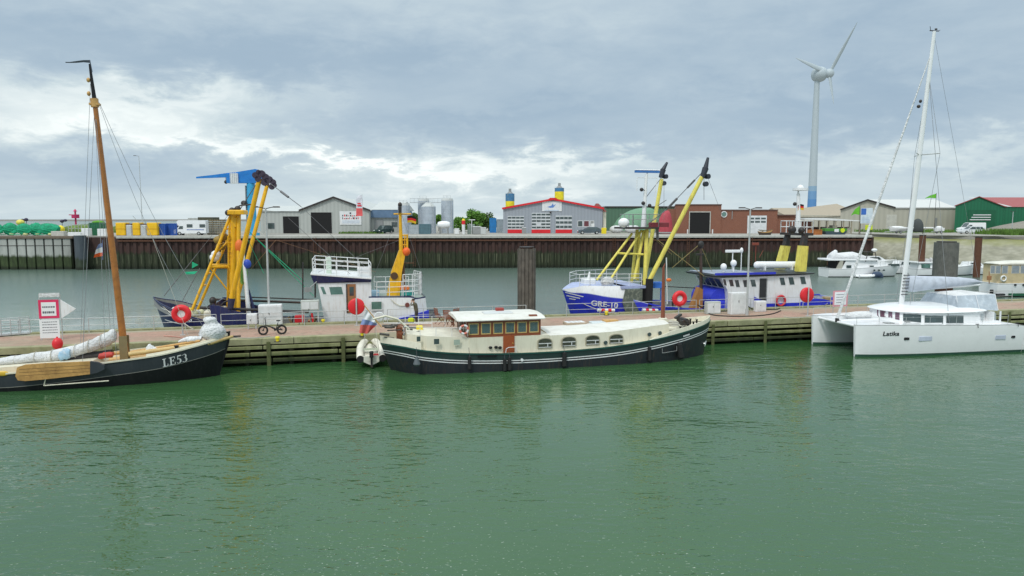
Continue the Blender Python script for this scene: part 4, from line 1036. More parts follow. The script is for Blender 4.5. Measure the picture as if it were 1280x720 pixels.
for k, (px, lab) in enumerate(((1110, 'white shrouded dinghy trailer left of the dark tarpaulined one'), (1168, 'small white trailer box at the foot of the green pennant'))):
    o = thing('boat_trailer', lab, 'trailer', G(px, 150)); 
    g = MB(); hull(g, [(0, 1.5, .4, .1, .4), (1.5, 1.25, .8, .4, 0), (3.4, 1.2, .8, .4, 0), (3.8, 1.2, .75, .4, 0)] if k == 0 else [(0, 1.2, .6, .5, .05), (.8, 1.25, .7, .5, 0), (1.7, 1.2, .6, .5, 0)], [(.1, 0), (9, 0)], .5); S_ = [(0, 1.5, .4, .1, .4), (3.8, 1.2, .75, .4, 0)]
    g.sph((1.8 if k == 0 else .85, 0, 1.25), (1.7 if k == 0 else .7, .7, .35), 12, 6); g.build('boat_hull', gel, o)
    wheels(o, (2.2 if k == 0 else .9,), -.8, .8, .3); g = MB(); g.bx(-.8, 3.6 if k == 0 else 1.6, -.05, .05, .38, .48); g.build('drawbar', steelw, o)
o = thing('covered_boat', 'small boat under dark tarpaulin with long white wings before the beige warehouse', 'boat', G(1146, 148))
g = MB(); g.sph((0, 0, 1.3), (1.1, 1.2, 1.9), 14, 10, bot=-.5); g.build('tarpaulin', mat('dark_tarpaulin', (.06, .07, .07), .8, bump=.5), o)
g = MB(); g.rbox(-4.0, 3.2, -.4, .4, 1.15, 1.38, .06); g.build('float_wing', gel, o)
g = MB(); g.cyl((-1.2, 0, 0), (-1.2, 0, 1.2), .1, n=6); g.cyl((1.2, 0, 0), (1.2, 0, 1.2), .1, n=6); g.build('trestle', steeld, o)
# ---------------------------------------------------------------- wind turbine
DT = 340; fr = Fr(ray(1018, 180)[0] / ray(1018, 180)[1] * DT, DT, ZL); ht = ond_z(97, DT) - ZL; px2 = S1(0, 1, DT)
tw = mat('turbine_hazed_white', (.45, .515, .55), .5, var=.02)  # white dulled towards the cloud tone: distance haze painted into the colour
o = thing('wind_turbine', 'tall white wind turbine with blue banded tower foot on the horizon', 'wind turbine', fr)
bands = [(0, (.04, .17, .48)), (.06, (.06, .21, .51)), (.12, (.10, .26, .53)), (.18, (.16, .32, .54)), (.235, (.26, .40, .54))]
# the tower leans with the lens only; it is plumb here
R0, R1 = 5.6 * px2, 3.0 * px2
def rad(f): return R0 + (R1 - R0) * f
for k, (f, c_) in enumerate(bands):
    f2 = bands[k + 1][0] if k + 1 < len(bands) else .27
    g = MB(); g.cyl((0, 0, ht * f), (0, 0, ht * f2), rad(f), rad(f2), n=28, caps=False); g.build('blue_tower_band', mat('tower_band_%d' % k, c_, .5, var=.02), o)
g = MB(); g.cyl((0, 0, ht * .27), (0, 0, ht), rad(.27), R1, n=28); g.build('tower', tw, o)
hx, hz = S1(1018, 1031, DT), ht + 1.5
nz = ond_z(93, DT) - ZL
g = MB(); rings = []
for k in range(11):
    a = -pi / 2 + pi * k / 10; rr_ = max(.02, cos(a)) ** .6
    rings.append([(S1(0, 13.5, DT) * .62 * sin(a) + ray(1024, 93)[0] / ray(1024, 93)[1] * DT - fr.x, 4.0 * rr_ * cos(2 * pi * i / 18), nz + 3.6 * rr_ * sin(2 * pi * i / 18)) for i in range(18)])
g.loft(rings); g.build('nacelle', tw, o)
hub = Vector((ray(1034, 93)[0] / ray(1034, 93)[1] * DT - fr.x, -2.2, nz))
g = MB(); g.sph(hub, 2.2, 14, 8); g.build('rotor_hub', tw, o)
for (px_, py_, ln) in ((1064, 32, 1), (988, 76, 1), (1035, 133, 1)):
    tip = Vector((ray(px_, py_)[0] / ray(px_, py_)[1] * DT - fr.x, -6, ond_z(py_, DT) - ZL)); d_ = (tip - hub); u_ = d_.normalized(); s1 = u_.cross(Vector((.55, -.83, 0))).normalized()
    g = MB(); rings = []
    n_ = u_.cross(s1)
    for f, w2, th in ((0, .7, .7), (.07, .8, .6), (.2, 1.2, .4), (.5, 1.05, .25), (.8, .6, .15), (1, .12, .05)):
        c = hub + d_ * f; rings.append([c + s1 * w2 * cos(a) + n_ * th * sin(a) for a in (0, .8, 1.57, 2.4, 3.14, 3.9, 4.71, 5.5)])
    g.loft(rings); g.build('blade', tw, o)

# ================================================================== the pier
pdeck = mat('beige_concrete_deck', (.36, .33, .24), .85, stain=(.20, .20, .11), sa=.6, var=.12, scale=.6)
m, t, b = base_mat('reddish_paving')
tc = t.new('ShaderNodeTexCoord').outputs['Object']
br = t.new('ShaderNodeTexBrick'); t.lk(tc, br.inputs[0]); br.inputs['Scale'].default_value = 4.0
br.inputs['Color1'].default_value = (.40, .23, .17, 1); br.inputs['Color2'].default_value = (.50, .30, .235, 1); br.inputs['Mortar'].default_value = (.25, .20, .15, 1)
c = t.mix(t.ramp(t.noise(tc, .35, 6, .65), [(.42, 0.0), (.68, .7)]), br.outputs[0], (.40, .35, .25))
c = t.mix(t.ramp(t.noise(tc, 1.8, 5, .7), [(.50, 0.0), (.72, .65)]), c, (.20, .15, .115))
c = t.mix(t.ramp(t.noise(t.mapping(tc, (.25, 1.4, 1)), .5, 6, .7), [(.5, 0.0), (.66, .6)]), c, (.24, .20, .14))
t.lk(c, b.inputs['Base Color']); b.inputs['Roughness'].default_value = .85
paver = m
walem = tide_mat('weathered_wale_timber', (.20, .21, .085), (.37, .37, .20), (.07, .09, .025), .62, .35)
ptim = tide_mat('wet_pile_timber', (.10, .085, .05), (.16, .14, .08), (.03, .035, .015), .9, .4)
edgeg = mat('mossy_edge_beam', (.32, .31, .18), .85, stain=(.13, .16, .045), sa=.8, scale=1.0, var=.2)
pier = thing('pier', 'long timber faced pier with reddish paving and green weathered planks', 'pier', PF)
XA, XB = -62, 78
g = MB(); g.bx(XA, XB, .1, 5.85, ZP - .35, ZP); g.build('deck_slab', pdeck, pier)
g = MB(); g.bx(XA, XB, 1.0, 4.9, ZP - .1, ZP + .004); g.build('paving', paver, pier)
rg = random.Random(2)
for y0, y1, zt in ((-.16, .32, ZP + .1), (5.55, 6.0, ZP + .12)):
    x = XA; g = MB()
    while x < XB:
        L_ = 6.0; g.rbox(x + .02, x + L_ - .02, y0, y1, ZP - .28, zt + rg.uniform(-.015, .015), .03); x += L_
    g.build('edge_beam', edgeg, pier)
for zt in (1.12, .72, .32):
    g = MB(); x = XA + rg.uniform(0, 3)
    while x < XB:
        L_ = rg.uniform(4.5, 7); y_ = rg.uniform(-.02, .02); g.rbox(x + .03, x + L_ - .03, -.22 + y_, -.02, zt - .10 + rg.uniform(-.02, .02), zt + .10 + rg.uniform(-.02, .02), .025); x += L_
    g.build('wale', walem, pier)
x = XA + 3.1; wv = mat('yellow_green_fender_timber', (.11, .12, .045), .85, stain=(.04, .05, .018), sa=.9, scale=2, var=.25)
while x < XB:
    if -34 < x < 52:
        g = MB(); g.rbox(x, x + .24, -.32, -.245, -.4, ZP - .05 + rg.uniform(-.15, .1), .03); g.build('fender_post', wv, pier)
    x += 4.3 + rg.uniform(-.5, .5)
x = XA + 1
while x < XB:
    if -34 < x < 52:
        g = MB(); g.cyl((x, .12, -1), (x, .12, ZP - .3), .17, n=8); g.build('support_pile', ptim, pier)
    x += 2.6
g = MB(); g.bx(XA, XB, 2.2, 2.5, -1, ZP - .36); g.build('inner_wall', ptim, pier)
g = MB(); g.rbox(XA, XB, -.1, 0.0, ZP - .34, ZP - .29, .01)
def onp(px, py): return PF.oz(px, py, ZP)
def P_(px, py, dy=0, dr=0.0):
    q = onp(px, py); return PF.sub(q[0], q[1] + dy, dr, ZP)
# railing along the far edge, in sections
for k, (a, b_) in enumerate(((-32.5, -27.5), (-27.2, -19.4), (-19.1, -8.2), (-7.9, 2.4), (5.6, 16.5), (16.8, 26.0), (26.3, 37.0), (37.3, 48))):
    o = thing('pier_railing', ['low wire railing section behind the notice with the white arrow', 'low railing section between the wooden mast and the dark blue bow', 'pale railing section behind the folding bicycle', 'railing section on the pier between person and tall brown pile', 'pale railing section before the bright blue bow', 'railing section below the right ring housing with open centre', 'railing section before the white wheelhouse with black door', 'railing section right of the white catamaran mast'][k], 'railing', PF.sub(a, 5.45, 0, ZP), 'railings on the far edge of the pier')
    n_ = 4; L_ = b_ - a
    for q in range(n_ + 1): g = MB(); g.cyl((L_ * q / n_, 0, 0), (L_ * q / n_, 0, .95), .028, n=6); g.build('railing_post', steelw, o)
    g = MB(); g.cyl((0, 0, .95), (L_, 0, .95), .024, n=5); g.cyl((0, 0, .5), (L_, 0, .5), .018, n=5); g.build('rail', steelw, o)
# life ring housings
def ring_post(px, pyc, pyb, label, front=True):
    q = onp(px, pyb); fr = PF.sub(q[0], q[1], 0, ZP); hz_ = PF.pl(px, pyc, q[1])[2] - ZP
    o = thing('life_ring_post', label, 'life ring post', fr, 'red life ring housings on posts')
    g = MB(); g.cyl((0, 0.0, 0), (0, 0.0, hz_ + (.05 if front else .62)), .05, n=8); g.bx(-.16, .16, -.12, .12, 0, .03); g.build('post', steelw, o)
    g = MB(); y_ = -.12 if front else .14
    if front:
        g.torus((0, y_, hz_), .41, .19, 'y', 28, 9); o2 = g.build('red_housing', red, o)
        g = MB(); g.cyl((0, y_ + .06, hz_), (0, y_ - .03, hz_), .3, n=20); g.build('white_centre', white, o2)
    else:
        rings = []
        for r_, yy_ in ((.02, .0), (.5, .0), (.58, .06), (.58, .2), (.5, .27), (.02, .27)): rings.append([(r_ * cos(2 * pi * i / 28), y_ + yy_ - .08, hz_ + r_ * sin(2 * pi * i / 28)) for i in range(28)])
        g.loft(rings); o2 = g.build('red_housing', red, o)
        g = MB(); g.bx(-.09, .09, y_ - .125, y_ - .08, hz_ - .3, hz_ + .3); g.build('clamp_plate', mat('darker_red', (.35, .01, .02), .5), o2)
    return o
ring_post(228.5, 392, 419, 'red ring housing with white centre before the dark blue trawler bow')
ring_post(848, 373, 398, 'red ring housing with white centre right of the rust coloured barge mast')
ring_post(446, 383.5, 407, 'red disc on a post seen from behind at the white wheelhouse with brown door', False)
ring_post(1009.5, 369, 395, 'red disc on a post seen from behind at the right white wheelhouse', False)
# lamps of the pier
q = PF.oz(337, 406, ZP); zt = PF.pl(334, 260, q[1])[2] - ZP
lamp_post('grey double arm pier lamp behind the folding bicycle', PF.sub(q[0], q[1], 0, ZP), zt, .95)
q = PF.oz(933.5, 394, ZP); zt = PF.pl(935, 261, q[1])[2] - ZP
lamp_post('grey double arm pier lamp before the brick building, beside white cabinets', PF.sub(q[0], q[1], 0, ZP), zt, .95)
# cabinets
def cabinet(px0, px1, pt, pb, label, lid=True, mm=None, leg=0.0, dep=.6):
    q0, q1 = onp(px0, pb), onp(px1, pb); fr = PF.sub(q0[0], q0[1], 0, ZP); w_ = PF.pl(px1, pb, q0[1])[0] - q0[0]; h_ = PF.pl(px0, pt, q0[1])[2] - ZP
    o = thing('power_cabinet', label, 'cabinet', fr, 'cabinets on the pier')
    g = MB(); g.rbox(0, w_, 0, dep, leg + .02, h_, .04); g.build('cabinet_body', mm or white, o)
    g = MB(); g.bx(.06, w_ / 2 - .02, -.02, .0, leg + .1, h_ - .12); g.bx(w_ / 2 + .02, w_ - .06, -.02, .0, leg + .1, h_ - .12); g.build('cabinet_door', mat('off_white_door', (.72, .74, .74), .4), o)
    g = MB(); g.bx(w_ / 2 - .1, w_ / 2 - .06, -.045, -.02, h_ * .55, h_ * .65); g.build('handle', steeld, o)
    if leg:
        for xx_ in (.05, w_ - .13):
            g = MB(); g.bx(xx_, xx_ + .08, .1, .18, 0, leg + .03); g.build('leg', steelw, o)
    return o
cabinet(323.5, 353, 381.5, 408, 'wide white cabinet behind the folding bicycle')
cabinet(308.5, 321.5, 392.5, 412, 'small pale cabinet on legs left of the folding bicycle', leg=.35, dep=.4)
cabinet(376.5, 399.5, 376, 405, 'tall grey cabinet on legs in front of the left trawler deck', mm=mat('pale_grey_green', (.50, .53, .49), .5, stain=GRIME, sa=.2), leg=.95)
cabinet(914, 934, 366, 393.5, 'tall white cabinet in front of the bright blue drum')
cabinet(945, 958, 376.5, 390, 'small white cabinet below the black wheelhouse door', dep=.4)
cabinet(883.5, 901, 377.5, 393, 'low grey cabinet left of the tall white one', mm=MATS['pale_grey_green'], dep=.45)
# signs
def text_lines(parent, x0, x1, zs, y, m, h=.035, name='text_line', seed=1):
    rg = random.Random(seed)
    for z in zs:
        g = MB()
        x = x0
        while x < x1 - .03:
            w_ = rg.uniform(.05, .14); w_ = min(w_, x1 - x); g.bx(x, x + w_, y - .004, y, z - h / 2, z + h / 2); x += w_ + .025
        g.build(name, m, parent)
q = onp(64, 425); fr = PF.sub(q[0], q[1], 0, ZP)
o = thing('notice_sign', 'notice sign with red square frame, white arrow and text board, left end of pier', 'sign', fr)
p = lambda px, py: (PF.pl(px, py, q[1])[0] - q[0], PF.pl(px, py, q[1])[2] - ZP)
g = MB()
for px in (50.5, 76.5):
    x_ = p(px, 400)[0]; g = MB(); g.cyl((x_, .03, 0), (x_, .03, p(50, 368)[1]), .03, n=7); g.build('post', steelw, o)
x0_, zt_ = p(47.5, 375); x1_, zb_ = p(74.5, 397.5)
g = MB(); g.bx(x0_, x1_, -.02, .0, zb_, zt_); g.build('red_frame', mat('pink_red_print', (.72, .03, .12), .5), o)
g = MB(); e_ = .15; g.bx(x0_ + e_, x1_ - e_, -.03, -.021, zb_ + e_, zt_ - e_); pn = g.build('white_panel', gel, o)
cx_ = (x0_ + x1_) / 2; prt = mat('grey_print', (.12, .12, .15), .6)
text_lines(pn, cx_ - .34, cx_ + .34, [(zb_ + zt_) / 2 + .13], -.031, prt, .09, seed=4)
text_lines(pn, cx_ - .34, cx_ + .34, [(zb_ + zt_) / 2 - .2], -.031, prt, .13, seed=9)
a0_ = p(75.5, 374.5); a1_ = p(95, 386); a2_ = p(77, 398)
g = MB(); g.pxz([a0_, a1_, a2_], -.02, .02); g.build('arrow_panel', white, o)
xb0, zb0 = p(49, 400); xb1, zb1 = p(75.5, 422)
g = MB(); g.bx(xb0, xb1, -.02, .0, zb1, zb0); pn = g.build('text_panel', gel, o)
text_lines(pn, xb0 + .15, xb1 - .12, [zb0 - .14 - .165 * k for k in range(5)], -.022, prt, .04)
xt0, zt0 = p(48.5, 366.5); xt1, zt1 = p(74.5, 371)
g = MB(); g.bx(xt0, xt1, -.02, .0, zt1, zt0); g.build('top_panel', canvas, o)
q2 = onp(1050, 396); fr = PF.sub(q2[0], q2[1], 0, ZP)
o = thing('notice_sign', 'white notice board with pink red frame beside the catamaran forestay', 'sign', fr)
p2 = lambda px, py: (PF.pl(px, py, q2[1])[0] - q2[0], PF.pl(px, py, q2[1])[2] - ZP)
x0_, zt_ = p2(1041.5, 363.5); x1_, zb_ = p2(1059, 383)
for px in (1042, 1058.5):
    x_ = p2(px, 380)[0]; g = MB(); g.cyl((x_, .03, 0), (x_, .03, zt_), .03, n=7); g.build('post', steelw, o)
pinkf = mat('pale_pink_print', (.70, .30, .34), .5)
g = MB(); g.bx(x0_, x1_, -.02, 0, zb_, zt_); g.build('red_frame', pinkf, o)
g = MB(); g.bx(x0_ + .14, x1_ - .14, -.03, -.021, zb_ + .14, zt_ - .1); pn = g.build('text_panel', gel, o)
text_lines(pn, x0_ + .28, x1_ - .28, [zt_ - .3 - .2 * k for k in range(4)], -.031, prt, .05)
# bicycle
def bicycle():
    fr = P_(322.5, 419.2, 0, radians(2)); o = thing('folding_bicycle', 'black fat tyred folding bicycle standing on the paving', 'bicycle', fr)
    R = .27
    for x_ in (.32, 1.46):
        g = MB(); g.torus((x_, 0, R + .04), R, .05, 'y', 26, 8); w_ = g.build('wheel', tyre, o)
        g = MB(); g.torus((x_, 0, R + .04), R - .06, .014, 'y', 24, 5)
        for k in range(10): a = pi * 2 * k / 10; g.cyl((x_, 0, R + .04), (x_ + cos(a) * (R - .06), 0, R + .04 + sin(a) * (R - .06)), .005, n=4)
        g.cyl((x_, -.06, R + .04), (x_, .06, R + .04), .05, n=10); g.build('spokes', steeld, w_)
    bk = mat('black_frame_paint', (.02, .02, .024), .4)
    g = MB(); g.tube([(.52, 0, .62), (.95, 0, .45), (1.08, 0, .36), (1.46, 0, .31)], .045, 8); g.tube([(1.12, 0, .38), (1.22, 0, .72)], .03, 7); g.tube([(1.2, 0, .64), (1.46, 0, .31)], .018, 6)
    g.tube([(.5, 0, .7), (.32, 0, .31)], .028, 7); g.cyl((1.05, -.05, .33), (1.05, .05, .33), .08, n=12); g.build('frame', bk, o)
    g = MB(); g.tube([(.5, 0, .68), (.45, 0, 1.08)], .022, 7); g.tube([(.47, -.27, 1.09), (.44, 0, 1.08), (.47, .27, 1.09)], .018, 7); g.build('handlebar', bk, o)
    g = MB(); g.cyl((1.22, 0, .7), (1.26, 0, .88), .016, n=7); g.rbox(1.13, 1.4, -.08, .08, .87, .94, .03); g.build('saddle', blackrub, o)
    g = MB(); g.cyl((1.05, .06, .33), (1.18, .09, .24), .012, n=5); g.cyl((1.05, -.06, .33), (.92, -.09, .42), .012, n=5); g.rbox(1.13, 1.24, .06, .16, .22, .25, .01); g.rbox(.86, .97, -.16, -.06, .41, .44, .01); g.build('pedals', bk, o)
    g = MB(); g.pxz([(1.2, .62), (1.72, .66), (1.72, .68), (1.2, .64)], -.06, .06); g.build('rear_rack', bk, o)
bicycle()
for px, py, lab in ((404, 404.5, 'small yellow bollard head at the far pier edge beside the grey cabinet'), (452.5, 420, 'small yellow bollard on the near pier edge right of the bicycle'), (347, 427, 'small yellow green bollard on the near pier edge under the bicycle'), (758, 394, 'small yellow bollard head on the far pier edge below the blue bow')):
    o = thing('bollard', lab, 'bollard', P_(px, py), 'yellow mooring bollards')
    g = MB(); g.cyl((0, 0, 0), (0, 0, .22), .1, n=12); g.cyl((0, 0, .22), (0, 0, .32), .15, .11, n=12); g.build('bollard_post', ybuoy, o); g = MB(); g.cyl((0, 0, 0), (0, 0, .03), .2, n=12); g.build('base_plate', steeld, o)
# black hoses draped over the rail, right
def P3(px, py, z): q = PF.oz(px, py, z); return (q[0], q[1], z)
hz = [PF.pl(*a, 5.2) for a in ((874, 381), (886, 388), (897, 393), (912, 388), (926, 378))]
g = MB(); g.tube([(x, y, max(ZP + .04, z)) for x, y, z in interp([(870, 380), (884, 389), (900, 394), (915, 390)], 5) and [PF.pl(px, py, 5.1) for px, py in interp([(872, 381), (886, 389), (901, 392), (914, 387), (926, 377), (938, 385), (948, 388), (962, 391), (975, 385)], 5)]], .045, 6)
solo('hose', 'black hose draped over the pier railing by the white cabinets', 'hose', PF, g, blackrub)
g = MB(); g.tube([(x, y, ZP + .05) for x, y, z in [PF.oz(px, py, ZP) for px, py in interp([(880, 390), (892, 394.5), (915, 396), (945, 395.5), (965, 393), (976, 389)], 5)]], .04, 6)
solo('hose', 'second black hose lying on the paving below the white cabinets', 'hose', PF, g, blackrub)
g = MB(); g.tube([(x, y, ZP + .04) for x, y, z in [PF.oz(px, py, ZP) for px, py in interp([(205, 420.5), (218, 421.5), (232, 424), (226, 427), (240, 426)], 5)]], .03, 6)
solo('pink_rope', 'faded pink rope lying on the paving below the left ring housing', 'rope', PF, g, mat('faded_pink_rope', (.60, .30, .24), .9))
for k, (px0, px1, py) in enumerate(((747, 768, 387.5), (803, 822, 387.5))):
    a = PF.pl(px0, py, 6.05); b_ = PF.pl(px1, py + .6, 6.05); g = MB()
    n_ = 5
    for q in range(n_):
        f0, f1 = q / n_, (q + 1) / n_
        A = Vector(a).lerp(Vector(b_), f0); B = Vector(a).lerp(Vector(b_), f1); g.cyl(A, B, .13, n=9, m=q % 2)
    solo('safety_barrier', ['red and white striped float line below the white boat number', 'short red and white striped float line left of the barge mast'][k], 'barrier', PF, g, [white, red], 'striped float lines')
# gangway frame far left
o = thing('gangway', 'pale metal gangway with slatted sides at the left picture edge', 'gangway', PF.sub(*[onp(2, 421)[i] for i in (0, 1)], radians(24), ZP))
g = MB(); g.bx(-2.5, 1.6, 0, .9, .05, .14)
for k in range(16): g.bx(-2.4 + k * .25, -2.35 + k * .25, 0, .9, .14, .16)
g.build('walkway', steelw, o)
for y in (0, .9):
    g = MB(); railing(g, [(-2.5, y, .1), (1.5, y, .1)], .95, .03, (1, .66, .33), .5); g.build('side_rail', steelw, o)
g = MB(); g.sph((0, 0, .35), (.28, .28, .35), 12, 8); g.cyl((0, 0, .6), (0, 0, .75), .05, n=6)
solo('red_buoy', 'red round buoy at the pier edge under the notice sign', 'buoy', P_(71.5, 437.5, .1), g, red)
# brown dolphins
def dolphin(px0, px1, pt, t_, label, m, low=None, sleeve=False):
    a, b_ = PF.pl(px0, pt, t_), PF.pl(px1, pt, t_); R = (b_[0] - a[0]) / 2; zt = a[2]
    o = thing('dolphin_pile', label, 'mooring pile', PF.sub((a[0] + b_[0]) / 2, t_, 0, 0))
    g = MB(); g.cyl((0, 0, -2), (0, 0, zt), R * .72, n=24); g.build('steel_core', rust, o)
    if sleeve:
        g = MB(); g.cyl((0, 0, low), (0, 0, zt), R * 1.02, R, n=32); g.build('grey_sleeve', m, o)
    for k in range(0 if sleeve else 14):
        a0 = 2 * pi * k / 14; g = MB()
        pts = [(cos(a0 + d_) * r_, sin(a0 + d_) * r_) for d_, r_ in ((-.2, R * .74), (-.19, R * .97), (0, R), (.19, R * .97), (.2, R * .74))]
        g.pxy(pts, low or -1, zt - rg.uniform(.03, .12)); g.build('timber_fender', m, o)
    g = MB(); g.cyl((0, 0, zt + .005), (0, 0, zt + .1), R * .8, n=24); g.build('cap', steeld, o)
dolphin(647, 669.5, 310, 7.4, 'thick brown timber clad pile rising behind the barge wheelhouse', mat('brown_pile_timber', (.12, .105, .088), .8, stain=(.05, .042, .036), sa=.7, streak=True, var=.35, scale=2.5))
dolphin(1172, 1194.5, 303, 7.4, 'thick grey sleeved pile with rusty foot behind the catamaran', mat('slate_pile_sleeve', (.11, .115, .105), .7, stain=(.21, .21, .19), sa=.7, streak=True, var=.25, scale=2.5), low=2.9, sleeve=True)

# ================================================================== person on the pier (skin-modifier body)
def person():
    q = onp(521, 404.5); fr = PF.sub(q[0], q[1], radians(150), ZP)
    o = thing('person', 'person in olive clothes bending forward on the pier with hands raised to the head', 'person', fr)
    J = [((0, 0, .92), .15), ((.05, 0, 1.12), .14), ((.12, 0, 1.36), .16), ((.20, 0, 1.50), .06), ((.25, 0, 1.62), .095), ((.27, 0, 1.70), .08),
         ((.12, .19, 1.40), .07), ((.33, .27, 1.32), .05), ((.33, .14, 1.55), .038), ((.34, .09, 1.62), .035),
         ((.12, -.19, 1.40), .07), ((.33, -.27, 1.32), .05), ((.33, -.14, 1.55), .038), ((.34, -.09, 1.62), .035),
         ((.0, .10, .86), .105), ((.04, .12, .48), .07), ((-.02, .12, .09), .05), ((.13, .13, .045), .045),
         ((.0, -.10, .86), .105), ((.06, -.12, .48), .07), ((.02, -.12, .09), .05), ((.17, -.13, .045), .045)]
    E_ = [(0, 1), (1, 2), (2, 3), (3, 4), (4, 5), (2, 6), (6, 7), (7, 8), (8, 9), (2, 10), (10, 11), (11, 12), (12, 13), (0, 14), (14, 15), (15, 16), (16, 17), (0, 18), (18, 19), (19, 20), (20, 21)]
    for s_ in (1, -1):                                       # five fingers each, closed round the phone
        b0 = 9 if s_ > 0 else 13; bp_ = J[b0][0]
        for k in range(5):
            i0 = len(J); z = -.035 + .018 * k; J.append(((bp_[0] + .03, bp_[1] + s_ * .01, bp_[2] + z + .02), .010)); J.append(((bp_[0] + .06, bp_[1] - s_ * .025, bp_[2] + z + .03), .009)); J.append(((bp_[0] + .05, bp_[1] - s_ * .055, bp_[2] + z + .03), .008))
            E_ += [(b0, i0), (i0, i0 + 1), (i0 + 1, i0 + 2)]
    me = bpy.data.meshes.new('body'); me.from_pydata([j[0] for j in J], E_, []); me.update()
    ob = bpy.data.objects.new('tmp', me); COL.objects.link(ob)
    sk = ob.modifiers.new('s', 'SKIN'); sk.use_smooth_shade = True
    for i, j in enumerate(J): me.skin_vertices[0].data[i].radius = (j[1], j[1])
    me.skin_vertices[0].data[0].use_root = True
    su = ob.modifiers.new('u', 'SUBSURF'); su.levels = su.render_levels = 1
    bpy.context.view_layer.update()
    dg = bpy.context.evaluated_depsgraph_get(); m2 = bpy.data.meshes.new_from_object(ob.evaluated_get(dg))
    bpy.data.objects.remove(ob)
    skin = mat('skin', (.50, .30, .21), .6, var=.05); olive = mat('olive_cloth', (.10, .09, .055), .85, bump=.3); trs = mat('dark_olive_trousers', (.055, .05, .04), .85)
    m2.materials.clear()
    for a in (skin, olive, trs, blackrub): m2.materials.append(a)
    for p in m2.polygons:
        c = p.center; p.use_smooth = True
        if c.z > 1.515 and c.x > .14: p.material_index = 0
        elif c.z > .9: p.material_index = 1
        elif c.z > .1: p.material_index = 2
        else: p.material_index = 3
    b_ = bpy.data.objects.new('body', m2); COL.objects.link(b_); b_.parent = o
    g = MB(); g.sph((.24, 0, 1.71), (.115, .105, .085), 14, 8); g.build('hair', mat('dark_brown_hair', (.05, .03, .02), .8), o)
    g = MB(); g.rbox(.0, .34, -.19, .19, .9, 1.0, .03); g.loft([[(.0 + .17 * (1 + cos(a) * 1.1) - .14, .2 * sin(a), z) for a in [k * pi / 6 for k in range(12)]] for z in (.84, .96)]); 
    for s_ in (1, -1):
        g2 = MB(); g2.sph((.35, s_ * .035, 1.675), (.008, .012, .008), 8, 5); g2.build('eye', void, o)
    g2 = MB(); g2.sph((.362, 0, 1.645), (.016, .013, .02), 8, 5); g2.build('nose', skin, o)
    g2 = MB(); g2.sph((.35, 0, 1.605), (.008, .025, .006), 8, 5); g2.build('mouth', mat('lip', (.4, .15, .12), .6), o)
person()
o = thing('carry_bag', 'lime yellow bag standing beside the person on the pier', 'bag', P_(514, 404.5))
g = MB(); g.rbox(-.22, .22, -.12, .12, 0, .42, .08); g.build('bag_body', MATS['lime_yellow'], o)
g = MB(); g.torus((0, 0, .42), .14, .018, 'y', 14, 5, arc=.5); g.build('handle', blackrub, o)

def hull_y(S, x, z, zbot=-.5, pw=1.6, d0=0.0):
    """half breadth of a hull skin at x, z (undoing the rake)"""
    xx = x
    for _ in range(4):
        q = at(S, xx); f = max(0, min(1, (q[1] - z) / (q[1] - zbot))); xx = x - q[4] * f
    return q[2] + (q[3] - q[2]) * f ** pw

# ================================================================== traditional sailing boat, left
LEf = PF.sub(-17.45, -2.3)
le = thing('sailing_boat', 'black traditional sailing barge LE53 with brown mast and wooden leeboard', 'sailing boat', LEf)
st = [(-15.2, 1.55, .85, .5, .5), (-14, 1.25, 1.35, 1.0, .3), (-11.3, .98, 1.7, 1.45, 0), (-8.4, 1.12, 1.8, 1.55, 0), (-6, 1.33, 1.78, 1.5, 0), (-3.4, 1.58, 1.6, 1.1, -.1), (-1.6, 1.92, 1.15, .6, -.25), (-.6, 2.14, .65, .25, -.45), (0, 2.3, .07, .05, -.75)]
g = MB(); S = hull(g, st, [(.07, 0), (.74, 1), (.77, 2), (9, 3)], -.5)
deck(g, S, .28, .12, 4, 5); o = g.build('hull', [black, hullgrey, mat('dull_line_paint', (.30, .29, .26), .6), black, woodl, cream], le)
LES = S
g = MB(); caprail(g, S, .05, 0, x1=-.3); g.build('cap_rail', cream, le)
g = MB(); Sb = [q for q in S if q[0] > -4.4]          # light inner rail rising to the bow
g.loft([[(x, -max(0.02, b - .03), z + .02), (x, -max(.02, b - .06), z + .16), (x, -max(.0, b - .16), z + .16), (x, -max(0, b - .18), z - .1)] for x, z, b, *_ in Sb], sm=False); g.build('bow_bulwark', cream, le)
g = MB(); g.pxz([(-.25, 2.5), (.1, 2.55), (.02, 1.9), (-.7, -.4), (-.95, -.4), (-.35, 1.9)], -.07, .07); g.build('stem_post', black, le)
for s_ in (-1,):
    p = [LEf.pl(px, py, -2.02) for px, py in ((20, 470), (22, 459), (32, 455.5), (60, 453.5), (112, 451.5), (122, 453), (130, 456.5), (130.5, 461), (122, 465), (112, 467.5), (60, 473.5), (32, 476), (23, 475))]
    g = MB(); g.pxz([(q[0], q[2]) for q in p], -2.1, -2.0)
    lb = g.build('leeboard', mat('oiled_leeboard', (.55, .31, .10), .45, stain=(.30, .15, .05), sa=.8, scale=1.6, var=.25), le)
    for k in range(3):
        A, B = LEf.pl(24, 462 + 4 * k, -2.1), LEf.pl(112, 456.5 + 4 * k, -2.1); g = MB(); g.pxz([(A[0], A[2]), (B[0], B[2]), (B[0], B[2] + .014), (A[0], A[2] + .014)], -2.106, -2.1); g.build('plank_seam', mat('dark_seam', (.12, .06, .03), .8), lb)
    p = [LEf.pl(px, py, -2.02) for px, py in ((113.5, 451.2), (123, 452.5), (131, 456), (131.5, 461), (123, 465.3), (113.5, 467.3))]
    g = MB(); g.pxz([(q[0], q[2]) for q in p], -2.14, -1.98); g.build('leeboard_iron', hullgrey, lb)
